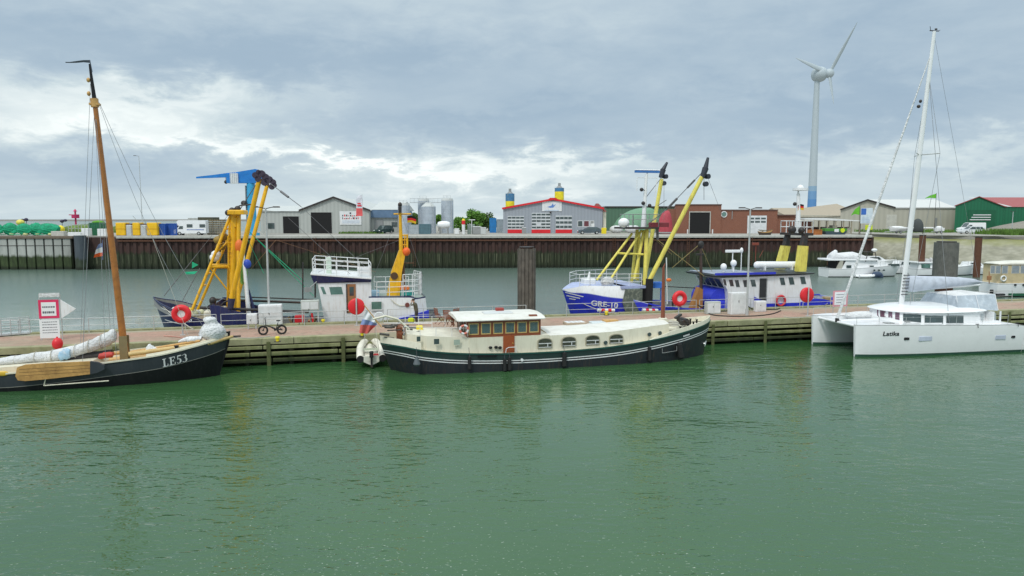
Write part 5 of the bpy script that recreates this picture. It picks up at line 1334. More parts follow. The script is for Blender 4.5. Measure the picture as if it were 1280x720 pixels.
a, b_ = LEf.pl(57, 473, -1.95), LEf.pl(55, 482, -1.9); c_ = LEf.pl(136, 476, -1.85)
g = MB(); g.tube([a, b_], .035); g.tube([b_, c_], .035); g.build('leeboard_strut', cream, le)
m0, m1, m2_ = LEf.pl(156, 441, 0), LEf.pl(118.5, 128, 0), LEf.pl(112, 80, 0)
Mst = lambda f: Vector(m0).lerp(Vector(m1), f)
g = MB(); g.cyl(m0, Mst(.3), .19, .17, n=12); g.cyl(Mst(.3), m1, .17, .12, n=12); mo = g.build('mast', wood, le)
g = MB(); g.cyl(m1, m2_, .115, .05, n=10); g.build('topmast', black, le)
g = MB(); g.cyl(Vector(m1) - Vector((0, 0, .25)), Vector(m1) + Vector((-.02, 0, .2)), .2, n=10); g.box((m1[0], 0, m1[2] - .1), (.5, .34, .1)); g.build('mast_band', woodl, mo)
g = MB(); g.bx(m0[0] - .2, m0[0] + .2, -.24, -.16, .9, 2.5); g.bx(m0[0] - .2, m0[0] + .2, .16, .24, .9, 2.5); g.build('tabernacle', [mat('olive_post', (.22, .18, .09), .6)], le)
for py, px in ((100, 110.5), (117, 111)):
    q = LEf.pl(px, py, 0); g = MB(); g.sph(q, (.1, .1, .13), 8, 6); g.build('pulley_block', woodl, le)
# pennant at the masthead
P1 = [LEf.pl(px, py, 0) for px, py in ((112, 75), (103, 74.5), (95, 76.5), (88, 78), (81, 77))]; P2 = [LEf.pl(px, py, 0) for px, py in ((112.5, 78.5), (103, 77), (95, 78.5), (88, 79), (81, 78))]
g = MB(); g.loft([[(a[0], .12 * sin(i * 1.7), a[2]), (b_[0], .12 * sin(i * 1.7) + .05, b_[2])] for i, (a, b_) in enumerate(zip(P1, P2))], closed=False)
g.cyl(P1[0], LEf.pl(115, 90, 0), .03, n=5); g.build('pennant', mat('dark_pennant_cloth', (.10, .12, .16), .8), le)
# boom, gaff and sail bundle
A, B = LEf.pl(-30, 462, -.1), LEf.pl(150, 441, -.1)
g = MB(); g.cyl(A, B, .1, .1, n=9); g.build('boom', woodl, le)
def bundle(path, m, name, parent, seed=1, n=14, rough=.14):
    rg = random.Random(seed); rings = []
    for (px, py, t_, rz_, ry_) in interp(path, 4):
        c = LEf.pl(px, py, t_); rings.append([(c[0] + rg.uniform(-.03, .03), c[1] + ry_ * cos(2 * pi * i / n) * (1 + rg.uniform(-rough, rough)), c[2] + rz_ * sin(2 * pi * i / n) * (1 + rg.uniform(-rough, rough))) for i in range(n)])
    g = MB(); g.loft(rings); return g.build(name, m, parent)
bundle([(-30, 460, -.1, .22, .25), (5, 452, -.1, .22, .28), (40, 447.5, -.1, .26, .3), (80, 442.5, -.1, .33, .3), (110, 433, -.1, .34, .28), (132, 425, -.1, .38, .26), (142, 420, -.1, .38, .22), (145.5, 419, -.1, .22, .1)], canvas, 'furled_sail', le, 3)
bundle([(60, 449, .1, .18, .3), (100, 446, .1, .2, .35), (140, 442, .1, .22, .3)], mat('dark_stowed_canvas', (.05, .045, .045), .9), 'dark_stowed_sail', le, 4)
bundle([(74, 446, -.45, .22, .1), (80, 443, -.45, .3, .12), (87, 442, -.45, .26, .1)], mat('pale_blue_cloth', (.35, .55, .72), .8, stain=(.7, .75, .8), sa=.8, scale=4), 'blue_white_cover', le, 5)
bundle([(124, 445.5, -.9, .14, .2), (132, 444, -.9, .16, .25), (141, 442.5, -.9, .12, .2)], mat('dull_red_cover', (.5, .06, .05), .7), 'red_cover', le, 6)
bundle([(5, 459, .3, .2, .3), (40, 457, .3, .25, .4), (80, 454, .3, .2, .4), (118, 450, .3, .16, .4)], mat('tan_deck_gear', (.30, .22, .15), .8, stain=(.08, .06, .05), sa=.8, scale=3), 'deck_gear', le, 7)
g = MB()
for px, py, r_ in ((20, 451, .29), (45, 447, .31), (66, 444.5, .33), (95, 438.5, .37), (112, 432.5, .37), (127, 427, .4)):
    c = LEf.pl(px, py, -.1); g = MB(); g.torus(c, r_, .022, 'x', 18, 5); g.build('sail_lashing', rope, le)
# cabin top amidships
g = MB(); g.pxz([(-11.5, .8), (-6.6, 1.0), (-6.8, 1.35), (-11.5, 1.18)], -1.0, 1.0); g.build('cabin_top', cream, le)
# bowsprit and spars lying along the rail
A, B, C_ = LEf.pl(161, 443, -1.25), LEf.pl(262, 429, -.75), LEf.pl(291, 420.5, -.1)
g = MB(); g.cyl(A, B, .13, .13, n=9); g.cyl(B, C_, .13, .08, n=9); g.build('bowsprit', mat('buff_spar', (.60, .42, .17), .45, stain=(.35, .2, .08), sa=.5, scale=3), le)
g = MB(); g.cyl(C_, LEf.pl(301, 420, -.1), .05, n=7); g.build('spar_iron', steeld, le)
g = MB(); g.cyl(LEf.pl(163, 440, -.9), LEf.pl(250, 426, -.6), .07, n=7); g.build('spare_spar', woodl, le)
bundle([(182, 440, -.8, .12, .15), (186, 436, -.8, .26, .2), (192, 437, -.8, .2, .2), (198, 437.5, -.8, .1, .15)], canvas, 'white_cloth', le, 8)
bundle([(224, 427, -.4, .08, .2), (232, 425, -.4, .16, .3), (242, 424, -.4, .18, .3), (252, 423, -.4, .12, .2)], canvas, 'white_cloth', le, 9)
# bagged jib at the bow
rg = random.Random(12); c0, c1 = LEf.pl(266, 424, -.2), LEf.pl(263, 396, -.2); rings = []; n = 18
for (f, r_, dx) in ((0, .5, .05), (.1, .62, .02), (.25, .66, .03), (.42, .68, .05), (.56, .62, .02), (.66, .42, -.02), (.73, .32, -.06), (.82, .38, -.1), (.91, .36, -.08), (.97, .24, -.12), (1, .1, -.14)):
    rings.append([(c0[0] + dx + r_ * cos(2 * pi * i / n) * (1 + rg.uniform(-.2, .2)), -.2 + r_ * .8 * sin(2 * pi * i / n) * (1 + rg.uniform(-.13, .13)), c0[2] + (c1[2] - c0[2]) * f + rg.uniform(-.03, .03)) for i in range(n)])
g = MB(); g.loft(rings); g.build('bagged_jib', canvas, le)
g = MB()
top = Vector(m1)
for px, py, t_ in ((103, 455, -1.7), (132, 450, -1.7), (146, 449, -1.7), (103, 449, 1.7), (140, 443, 1.7)): g.cyl(top, LEf.pl(px, py, t_), .011, n=4)
g.sag(LEf.pl(124, 128, 0), LEf.pl(283, 420, 0), .9, .013, 10, k=4); g.sag(LEf.pl(121, 122, 0), LEf.pl(268, 425, -.4), 1.6, .012, 10, k=4)
g.cyl(LEf.pl(113, 105, 0), LEf.pl(100, 450, -.1), .011, n=4)
g.build('rigging', wire, le)
g = MB(); g.cyl(LEf.pl(166, 395, 4.0)[:3] and LEf.pl(190, 296, .3), LEf.pl(237, 424, -.4), .012, n=4); g.cyl(LEf.pl(190, 296, .3), LEf.pl(166, 270, 0), .011, n=4); g.build('halyard', rope, le)
def serif(parent, x, z, h, y, m, tilt, x_org, z_org):
    """white serif registration characters, raised from the planking"""
    g = MB(); w_ = h * .17; cx = [x]
    def R(x0, x1, z0, z1): g.pxz([(x0, z0), (x1, z0), (x1, z1), (x0, z1)], y - .012, y + .004)
    t_ = h * .075
    # L
    R(x + .12 * h, x + .12 * h + w_, 0, h); R(x, x + .42 * h, h - t_, h - .001); R(x, x + .62 * h, 0.001, t_); R(x + .55 * h, x + .62 * h, t_, .3 * h)
    x += .75 * h
    R(x + .12 * h, x + .12 * h + w_, 0, h); R(x, x + .66 * h, h - t_, h - .001); R(x, x + .7 * h, .001, t_); R(x + .3 * h, x + .52 * h, .48 * h, .48 * h + t_); R(x + .63 * h, x + .7 * h, t_, .3 * h); R(x + .59 * h, x + .66 * h, .75 * h, h - t_); R(x + .47 * h, x + .53 * h, .38 * h, .65 * h)
    x += .85 * h
    def arc(cx_, cz_, rx, rz, a0, a1, th):
        n = 14; P = []; Q = []
        for i in range(n + 1):
            a = radians(a0 + (a1 - a0) * i / n); w2 = th * (.45 + .75 * max(0, cos(a))); P.append((cx_ + rx * cos(a), cz_ + rz * sin(a))); Q.append((cx_ + (rx - w2) * cos(a), cz_ + (rz - w2 * .6) * sin(a)))
        for i in range(n): g.pxz([P[i], P[i + 1], Q[i + 1], Q[i]], y - .012, y + .004)
    R(x + .1 * h, x + .1 * h + t_, .5 * h, h); R(x + .1 * h, x + .55 * h, h - t_ * 1.6, h); arc(x + .24 * h, .31 * h, .3 * h, .3 * h, 120, -140, .16 * h)
    x += .66 * h
    arc(x + .24 * h, .74 * h, .25 * h, .26 * h, 150, -80, .14 * h); arc(x + .24 * h, .29 * h, .3 * h, .3 * h, 90, -150, .16 * h)
    def put(a, b, c):
        X_, Z_ = a * .93 + x_org, c + a * tilt + z_org
        return (X_, -(hull_y(S, X_, Z_) + (.03 if b < 0 else .0)), Z_)
    g.v = [put(a, b, c) for a, b, c in g.v]
    return g.build('registration_letters', m, parent)
a, b_ = LEf.pl(205, 459.5, -1.5), LEf.pl(236, 452.5, -1.5)
tl = (b_[2] - a[2]) / (b_[0] - a[0])
tl = .17
S = LES
serif(le, 0, 0, .46, 0, white, tl, a[0] - .05, a[2] + .02)
g = MB(); g.cyl((0, 0, 0), (0, 0, .16), .09, n=10); g.cyl((0, 0, .16), (0, 0, .2), .13, n=10); o = g.build('bollard', black, le, (LEf.pl(221, 441, -1.2)[0], -1.2, 1.82))
g = MB(); q = LEf.pl(3, 467, -1.75); g.sph((q[0], -1.75, q[2]), (.3, .05, .14), 12, 6); g.build('gilt_ornament', mat('gilt', (.7, .45, .05), .35), le)

# ================================================================== live-aboard barge
BAf = PF.sub(-8.85, -3.0)
ba = thing('barge', 'black and cream live-aboard barge with white roofs and varnished wheelhouse', 'barge', BAf)
st = [(0, 1.62, .25, .15, .75), (.45, 1.66, 1.05, .5, .7), (1.2, 1.60, 1.62, 1.2, .4), (2.6, 1.36, 2.02, 1.9, .1), (5, 1.12, 2.15, 2.12, 0), (9, 1.0, 2.2, 2.15, 0), (13.5, 1.12, 2.2, 2.15, 0), (16.5, 1.42, 2.1, 1.95, 0), (18.8, 1.75, 1.75, 1.45, -.1), (20.5, 2.0, 1.1, .75, -.25), (21.4, 2.15, .5, .3, -.4), (21.8, 2.26, .06, .05, -.55)]
g = MB(); S = hull(g, st, [(.38, 0), (.44, 1), (.52, 2), (.58, 1), (9, 3)], -.5, sub=5)
deck(g, S, .05, .02, 4, 4); g.build('hull', [mat('green_black_strake', (.016, .040, .037), .4, stain=(.03, .034, .034), sa=.8), white, black, mat('slate_black_paint', (.020, .025, .031), .45, stain=(.07, .05, .04), sa=.75, streak=True, spec=.35), cream], ba)
g = MB(); caprail(g, S, .05, 0); g.build('gunwale', dgreen, ba)
g = MB(); Sx = [q for q in S if q[0] > 16.2]
for s_ in (-1, 1): g.loft([[(x, s_ * max(.02, b - .0), z + .03), (x, s_ * max(.02, b - .03), z + .03 + .28 * min(1, (x - 16.2) / 2)), (x, s_ * max(.0, b - .1), z + .03 + .28 * min(1, (x - 16.2) / 2)), (x, s_ * max(0, b - .12), z)] for x, z, b, *_ in Sx], sm=False)
g.build('bow_bulwark', cream, ba)
g = MB(); Sx = [q for q in S if q[0] < 2.6]
for s_ in (-1, 1): g.loft([[(x, s_ * max(.02, b - .02), z + .02), (x, s_ * max(.02, b - .1), z + .42), (x, s_ * max(.0, b - .16), z + .42), (x, s_ * max(0, b - .18), z)] for x, z, b, *_ in Sx], sm=False)
g.build('stern_bulwark', cream, ba)
BZ = lambda px, py, t_=-1.9: BAf.pl(px, py, t_)
def trunk(xs, tops, bots, hw, name, top_m, side_m, camber=.1, inset=.06):
    """cabin trunk following the sheer; xs, top heights and half widths"""
    g = MB(); R = []
    for x, zt, zb, w_ in zip(xs, tops, bots, hw): R.append([(x, -w_, zb), (x, -w_ + inset, zt), (x, -w_ * .5, zt + camber * .75), (x, 0, zt + camber), (x, w_ * .5, zt + camber * .75), (x, w_ - inset, zt), (x, w_, zb)])
    n = len(R[0])
    for r0, r1 in zip(R, R[1:]):
        for i in range(n - 1): g.add([r0[i], r1[i], r1[i + 1], r0[i + 1]], [(0, 1, 2, 3)], 1 if i in (0, n - 2) else 0, False)
    g.add(R[0], [tuple(range(n))], 1); g.add(R[-1], [tuple(range(n - 1, -1, -1))], 1)
    return g.build(name, [top_m, side_m], ba)
roofw = mat('white_deck_paint', (.74, .73, .68), .55, stain=(.46, .42, .33), sa=.5, scale=1.0, var=.06)
trunk((1.5, 2.6, 4.6, 5.1), (2.28, 2.2, 2.06, 2.04), (1.4, 1.3, 1.1, 1.0), (1.1, 1.65, 1.86, 1.88), 'aft_cabin', mat('cream_deck', (.70, .67, .56), .6, stain=(.5, .45, .35)), cream, .06)
trunk((10.0, 12, 14.2, 16.2, 17.9, 18.3), (1.97, 1.98, 2.05, 2.2, 2.28, 2.3), (.9, 1, 1.1, 1.3, 1.6, 1.7), (1.88, 1.9, 1.84, 1.62, 1.3, 1.1), 'fore_cabin', roofw, cream, .14)
g = MB(); g.bx(5.1, 10.0, -1.88, 1.88, .95, 2.02); g.build('wheelhouse_base', cream, ba)
# wheelhouse: posts, sill, head, windows
wx0, wx1 = BZ(583.5, 400, -1.82)[0], BZ(676, 400, -1.82)[0]; wz0, wz1 = 2.03, 3.0
g = MB()
for y in (-1.8, 1.72): g.bx(wx0, wx1, y, y + .08, wz0, wz0 + .15); g.bx(wx0, wx1, y, y + .08, wz1 - .12, wz1)
for x in (wx0, wx1 - .08): g.bx(x, x + .08, -1.72, 1.72, wz0, wz0 + .15); g.bx(x, x + .08, -1.72, 1.72, wz1 - .12, wz1)
nW = 6
for k in range(nW + 1):
    x = wx0 + (wx1 - wx0 - .1) * k / nW
    for y in (-1.805, 1.715): g.bx(x, x + .1, y, y + .09, wz0 - .002, wz1 + .002)
for k in range(1, 4):
    for x in (wx0 - .004, wx1 - .086): g.bx(x, x + .09, -1.72 + 3.44 * k / 4 - .04, -1.72 + 3.44 * k / 4 + .04, wz0 + .15, wz1 - .12)
g.build('wheelhouse_frame', woodr, ba)
for k in range(nW):
    x = wx0 + (wx1 - wx0 - .1) * k / nW + .12; x2 = x + (wx1 - wx0 - .1) / nW - .14
    for y in (-1.79, 1.76):
        f = MB(); e = .055
        f.bx(x, x + e, y, y + .04, wz0 + .16, wz1 - .13); f.bx(x2 - e, x2, y, y + .04, wz0 + .16, wz1 - .13); f.bx(x + e, x2 - e, y, y + .04, wz0 + .16, wz0 + .16 + e); f.bx(x + e, x2 - e, y, y + .04, wz1 - .13 - e, wz1 - .13)
        o = f.build('window', mat('pale_varnish', (.60, .42, .16), .35), ba)
        f = MB(); f.bx(x + e, x2 - e, y + .012, y + .024, wz0 + .16 + e, wz1 - .13 - e); f.build('pane', mat('clear_glass', (.10, .17, .17), .06, alpha=.62, spec=.9), o)
for x in (wx0 + .03, wx1 - .05):
    for k in range(4):
        f = MB(); y = -1.72 + 3.44 * k / 4; f.bx(x, x + .015, y + .06, y + .8, wz0 + .16, wz1 - .13); f.build('end_window', MATS['clear_glass'], ba)
g = MB(); g.bx(wx0 + 1.2, wx0 + 1.6, -.6, -.2, 1.95, 2.75); g.bx(wx0 + 2.6, wx0 + 3.0, -.4, .5, 1.95, 2.6); g.build('wheelhouse_furniture', woodr, ba)
rx0, rx1 = BZ(574, 396, -2.0)[0], BZ(682, 396, -2.0)[0]
rings = []
for x, ins in ((rx0 - .1, .25), (rx0, .03), (rx0 + .2, 0), (rx1 - .3, 0), (rx1, .05), (rx1 + .06, .3)):
    w_ = 2.0 - ins; rings.append([(x, -w_, wz1 + .02), (x, -w_, wz1 + .07), (x, -w_ * .93, wz1 + .13), (x, -w_ * .5, wz1 + .2), (x, 0, wz1 + .23), (x, w_ * .5, wz1 + .2), (x, w_ * .93, wz1 + .13), (x, w_, wz1 + .07), (x, w_, wz1 + .02)])
g = MB(); g.loft(rings, sm=False); rf = g.build('wheelhouse_roof', roofw, ba)
g = MB(); g.rbox(rx0 + 1.8, rx0 + 3.6, -.55, .35, wz1 + .2, wz1 + .28, .02); g.build('roof_hatch', mat('grey_white', (.6, .62, .62), .4), rf)
g = MB(); g.rbox(rx1 - .9, rx1 - .4, -1.6, -1.35, wz1 + .12, wz1 + .24, .02); g.build('horn_box', woodr, rf)
g = MB(); g.rbox(rx1 - 2.4, rx1 - 1.9, .9, 1.3, wz1 + .2, wz1 + .38, .03); g.build('vent_box', mat('dark_red_box', (.3, .04, .03), .5), rf)
# door and rail beside it
dx0, dx1 = BZ(629, 430, -1.9)[0], BZ(643, 430, -1.9)[0]
g = MB(); g.bx(dx0, dx1, -1.93, -1.86, 1.06, 2.08); dr = g.build('door', mat('orange_mahogany', (.36, .085, .025), .35, stain=(.22, .05, .02)), ba)
g = MB(); g.sph((dx1 - .1, -1.96, 1.6), .035, 8, 6); g.build('handle', mat('brass', (.7, .5, .15), .3, .8), dr)
g = MB(); g.tube([(dx0 + .1, -2.1, 1.0), (dx0 + .14, -2.1, 1.32), (dx0 + .3, -2.1, 1.4), (dx1 + .05, -2.1, 1.4), (dx1 + .05, -2.1, 1.0)], .022, 6); g.build('grab_rail', white, ba)
# portholes / windows
def arch_win(px0, px1, pyt, pyb, y=-1.9):
    a, b_ = BZ(px0, pyb, y), BZ(px1, pyt, y); x0, x1, z0, z1 = a[0], b_[0], a[2], b_[2]; zs = z0 + (z1 - z0) * .68
    pts = [(x0, z0), (x1, z0), (x1, zs)] + [((x0 + x1) / 2 + (x1 - x0) / 2 * cos(t_), zs + (z1 - zs) * sin(t_)) for t_ in [pi * k / 8 for k in range(1, 8)]] + [(x0, zs)]
    e = .05; cx, cz = (x0 + x1) / 2, (z0 + z1) / 2
    big_ = [(cx + (x - cx) * 1.14, cz + (z - cz) * 1.18) for x, z in pts]
    f = MB(); f.pxz(big_, y - .03, y + .03); o = f.build('window', mat('taupe_frame', (.36, .33, .24), .5), ba)
    f = MB(); f.pxz(pts, y - .045, y - .031); f.build('pane', mat('olive_dark_glass', (.055, .06, .042), .12, var=.4, stain=(.16, .16, .11), sa=.6, scale=2.5), o)
    f = MB(); f.bx(x0, x1, y - .065, y - .046, z0 + (z1 - z0) * .42, z0 + (z1 - z0) * .5); f.bx(cx + .15, cx + .19, y - .064, y - .047, z0, z0 + (z1 - z0) * .42); f.bx(x0, x1, y - .065, y - .046, z0, z0 + .03); f.build('glazing_bar', white, o)
for q in ((673, 689, 423, 434.5, -1.92), (703, 719, 421, 432.5, -1.94), (733, 748.5, 419.3, 430.5, -1.9), (762.5, 778, 418, 429, -1.84)): arch_win(*q)
for a_, b_, t_, bt in ((521, 525.5, 420.5, 427, ), (542.5, 549, 423.5, 430.5), (567.5, 575, 424.5, 431.5)):
    y = -1.62 if a_ < 530 else -1.86
    A, B = BZ(a_, bt, y - .12), BZ(b_, t_, y - .12); window(ba, A[0], B[0], A[2], B[2], y - .1, cream, glass if a_ < 560 else mat('frosted_green', (.42, .50, .42), .4), .02)
for px, py in ((813, 418.5), (828, 417.5), (756, 428)):
    q = BZ(px, py, -1.8); y = -1.9 if px < 780 else (-1.62 if px < 820 else -1.42); g = MB(); g.cyl((q[0], y - .06, q[2]), (q[0], y + .05, q[2]), .1, n=12); g.torus((q[0], y - .05, q[2]), .11, .025, 'y', 14, 5); g.build('porthole', glass, ba)
for px, py in ((613, 434.5), (620, 434), (625, 434.5)):
    q = BZ(px, py, -1.95); g = MB(); g.sph((q[0], -1.98, q[2]), (.12, .08, .09), 8, 6); g.build('deck_cleat', black, ba)
# roof hatches and gear on the fore cabin
def on_roof(px, py, z): q = BAf.oz(px, py, z); return q[0], q[1]
def rhatch(px0, px1, py, w_, z, m, name='skylight', top=None):
    x0, y0 = on_roof(px0, py, z); x1, _ = on_roof(px1, py, z)
    g = MB(); g.rbox(x0, x1, y0 - w_ / 2, y0 + w_ / 2, z - .1, z + .1, .03); o = g.build(name, m, ba)
    if top: n = 4; g = MB(); [g.bx(x0 + .06 + (x1 - x0 - .1) * k / n, x0 + (x1 - x0 - .1) * (k + 1) / n, y0 - w_ / 2 + .06, y0 + w_ / 2 - .06, z + .1, z + .108) for k in range(n)]; g.build('skylight_pane', top, o)
    return o
rhatch(706, 733, 404.5, .9, 2.1, mat('taupe_wood', (.42, .33, .24), .6), top=gel)
rhatch(738, 757, 404, .7, 2.1, mat('pale_blue_grey_hatch', (.6, .66, .68), .4), 'skylight')
rhatch(754, 773, 401.5, .55, 2.2, woodl, 'wooden_box')
rhatch(792, 806, 409, .5, 2.13, grey, 'deck_hatch'); rhatch(818, 832, 406.5, .45, 2.2, grey, 'deck_hatch')
g = MB(); g.torus((18.9, -.35, 2.1), .42, .06, 'z', 20, 6); g.torus((18.9, -.35, 2.2), .36, .06, 'z', 20, 6); g.torus((18.95, -.3, 2.28), .25, .05, 'z', 18, 6); g.build('rope_coil', rope, ba)
g = MB(); g.rbox(19.6, 20.2, -.3, .3, 2.0, 2.35, .05); g.cyl((19.9, -.45, 2.35), (19.9, .45, 2.35), .13, n=12); g.build('anchor_winch', [steeld], ba)
for x, y in ((20.25, -.65), (19.7, -.95), (20.55, .35), (19.0, -1.25), (20.7, -.25)):
    g = MB(); z = at(S, x)[1]; g.cyl((x, y, z - .05), (x, y, z + .3), .06, n=8); g.cyl((x, y, z + .3), (x, y, z + .34), .09, n=8); g.build('bollard', black, ba)
mb0 = BAf.pl(828.5, 399, 0); mb1 = BAf.pl(829.5, 334, 0)
g = MB(); g.cyl(mb0, mb1, .14, .08, n=10); g.cyl((mb1[0], 0, mb1[2]), (mb1[0] + .1, 0, mb1[2] + .25), .06, .03, n=8); mo = g.build('mast', mat('rust_red_mast', (.24, .07, .035), .5, stain=(.12, .04, .02)), ba)
g = MB(); g.rbox(mb0[0] - .25, mb0[0] + .25, -.2, .2, 2.2, mb0[2] + .1, .05); g.build('mast_step', cream, mo)
g = MB(); g.cyl(BAf.pl(834, 380, .2), BAf.pl(833, 322, .2), .035, n=6); g.build('flag_staff', white, ba)
g = MB(); q = BAf.pl(836, 350, 0); g.sph(q, (.2, .1, .12), 8, 5); g.build('deck_lamp', orange, ba)
g = MB(); g.box((mb0[0] + 1.0, -.2, 2.62), (.55, .2, .12), .3, 0, -.4); g.box((mb0[0] + 1.0, -.2, 2.45), (.12, .2, .3)); g.build('anchor_davit', steeld, ba)
# lifebuoy, deck chairs
lx, lz = BZ(580, 412, -1.95)[0], BZ(580, 412, -1.95)[2]
g = MB()
for k in range(8): g.torus((lx, -1.98, lz), .24, .065, 'y', 24, 8, m=k % 2, arc=1 / 8, a0=k * pi / 4)
g.build('lifebuoy', [mat('salmon_red', (.75, .22, .16), .5), white], ba)
def deck_chair(px, dz, rz, lab):
    q = on_roof(px, 408, 2.2); fr = BAf.sub(q[0], q[1] + dz, rz, 2.2)
    o = thing('deck_chair', lab, 'chair', fr, 'wooden chairs on the barge stern deck')
    g = MB()
    for y in (-.25, .25): g.tube([(.28, y, 0), (-.2, y, .75)], .022); g.tube([(-.25, y, 0), (.25, y, .45)], .022); g.tube([(-.2, y, .45), (-.32, y, 1.05)], .022)
    g.build('frame', woodr, o)
    g = MB()
    for k in range(6): g.bx(-.22 + .085 * k, -.155 + .085 * k, -.25, .25, .44, .46)
    g.build('seat', woodr, o)
    g = MB()
    for k in range(6): g.box((-.21 - .02 * k, 0, .52 + .1 * k), (.02, .5, .07)); 
    g.build('backrest', woodr, o); return o
deck_chair(553, 1.1, .3, 'leftmost folded open wooden deck chair on the barge stern deck'); deck_chair(562, .2, .9, 'middle mahogany deck chair between two others behind the wheelhouse'); deck_chair(569, .9, 2.2, 'mahogany deck chair closest to the wheelhouse')
g = MB(); g.bx(-.5, .5, -.4, .4, .68, .72)
for x, y in ((-.42, -.32), (.42, -.32), (-.42, .32), (.42, .32)): g.bx(x - .03, x + .03, y - .03, y + .03, 0, .68)
q = on_roof(571, 408, 2.2); solo('deck_table', 'dark wooden folding table beside the deck chairs at the wheelhouse', 'table', BAf.sub(q[0] + .2, q[1] + .3, 0, 2.2), g, woodr)
q = on_roof(524.5, 413, 2.2)
g = MB(); g.rbox(-.2, .2, -.15, .15, 0, .3, .05); solo('yellow_bucket', 'yellow crate on the barge stern deck', 'bucket', BAf.sub(q[0], q[1], 0, 2.2), g, ybuoy)
# stern arch, davits and gear
for y in (-1.2, 1.2):
    g = MB(); g.tube([BAf.pl(512, 412, y), (BAf.pl(497, 399, y)[0], y, BAf.pl(497, 399, y)[2]), BAf.pl(482, 395, y), BAf.pl(466, 399, y)], .06, 8); g.build('stern_davit', cream, ba)
g = MB(); g.torus((BAf.pl(474, 397, 1.3)[0], 1.3, BAf.pl(474, 396, 1.3)[2]), .27, .04, 'y', 20, 5); g.tube([BAf.pl(480, 404, 0), BAf.pl(540, 404, 0)], .03)
railing(g, [BAf.pl(505, 414, -1.3)[:2] + (2.25,), (5.0, -1.8, 2.1)], .5, .018, (1,), .9); railing(g, [(1.6, 1.2, 2.25), (5.0, 1.8, 2.1)], .75, .018, (1, .5), .9); g.build('deck_rail', white, ba)
rg = random.Random(31); g = MB()
for k in range(16):
    x = rg.uniform(.3, 2.3); y = rg.uniform(-.9, .9); z = rg.uniform(2.0, 2.75); g.cyl((x - rg.uniform(.1, .5), y, z), (x + rg.uniform(.1, .5), y + rg.uniform(-.3, .3), z + rg.uniform(-.15, .2)), rg.uniform(.03, .08), n=7)
g.build('stern_gear', [mat('dark_stern_gear', (.06, .055, .05), .7, stain=(.3, .28, .25), sa=.7, scale=5)], ba)
g = MB(); g.torus((1.2, -.3, 2.45), .26, .035, 'y', 18, 6); g.rbox(1.0, 1.35, .2, .7, 1.6, 2.5, .05); g.build('steering_wheel', woodr, ba)
# ensign
A = BAf.pl(477, 409, -.3); B = BAf.pl(455, 381, -.3)
g = MB(); g.cyl(A, B, .03, n=7); fs = g.build('ensign_staff', woodl, ba)
cols = [mat('flag_red', (.60, .11, .09), .8), mat('flag_white', (.78, .79, .82), .8), mat('flag_blue', (.22, .29, .52), .8)]
# drooping cloth: rows run from the hoist (along the staff) outwards
R2 = [[(458.5, 387), (463, 393.5), (468, 400), (471, 404)], [(453, 399), (459, 400), (466, 402.5), (471.5, 405)], [(450.5, 406), (457, 406), (464, 406.5), (470.5, 407)], [(449, 416), (454, 416.5), (459.5, 417), (463.5, 413)]]
V = [[BAf.pl(px, py, -.34 + .12 * sin(i * 1.6 + j * .8)) for i, (px, py) in enumerate(interp(r_, 3))] for j, r_ in enumerate(R2)]
g = MB()
for j in range(3): g.loft([[a, b_] for a, b_ in zip(V[j], V[j + 1])], j, closed=False)
g.build('ensign', [cols[1], cols[2], cols[0]], ba)
# fenders on the hull side
for px, py0, py1, r_ in ((521, 446, 455, .2), (587, 446, 461, .12), (631, 449, 463, .12), (637, 447, 462, .13), (705.5, 441, 457, .15), (812, 434, 450, .13), (849, 430, 446, .2)):
    y = -2.34 if 530 < px < 800 else (-2.3 if px < 530 else (-2.15 if px < 820 else -1.85)); A, B = BAf.pl(px, py0, y), BAf.pl(px, py1, y)
    if px > 840: A, B = BAf.pl(px, py0, y), BAf.pl(px + 2, py1, y)
    g = MB(); g.cyl(B, A, r_ * (1.1 if px < 530 else 1), r_ * (.3 if px < 530 else .85), n=12); g.sph(B, (r_, r_, r_ * .7), 10, 6); o = g.build('fender', mat('slate_fender', (.10, .12, .13), .6) if px < 530 else blackrub, ba)
    g = MB(); g.cyl(A, (A[0], y + .25, A[2] + .5), .015, n=5); g.build('fender_line', roped, o)
g = MB(); q = BAf.pl(652.5, 450, -2.25); g.cyl((q[0], -2.28, q[2]), (q[0], -2.2, q[2]), .09, n=12); g.build('hull_disc', gel, ba)
A, B = BAf.pl(597, 446, -2.26), BAf.pl(621, 446, -2.26); g = MB(); g.bx(A[0], B[0], -2.3, -2.22, A[2] - .03, A[2] + .05); g.build('rubbing_pad', black, ba)
A, B = BAf.pl(827, 441, -1.9), BAf.pl(845, 438, -1.75); g = MB(); g.tube([(A[0], -1.98, A[2] + .3), (A[0], -2.0, A[2]), (B[0], -1.86, B[2]), (B[0], -1.84, B[2] + .3)], .018); g.build('side_step', grey, ba)
q = BAf.pl(856, 418.5, -1.4); g = MB(); [g.box((.085 * k, 0, .012 * k), (.055, .01, .1)) for k in range(-3, 4)]; o = g.build('name_lettering', white, ba, (q[0], -hull_y(S, q[0], q[2]) - .02, q[2])); o.rotation_euler = (0, 0, radians(20))
q = BAf.pl(885, 427, -.1); q = (q[0] - .42, q[1], q[2]); g = MB(); g.tube([(q[0] - .1, -.42, q[2] + .5), (q[0] + .05, -.32, q[2] - .25)], .05, 8); g.tube([(q[0] - .15, -.62, q[2]), (q[0] + .05, -.32, q[2] - .25), (q[0] + .25, -.1, q[2] + .05)], .05, 7); g.build('anchor', gel, ba)

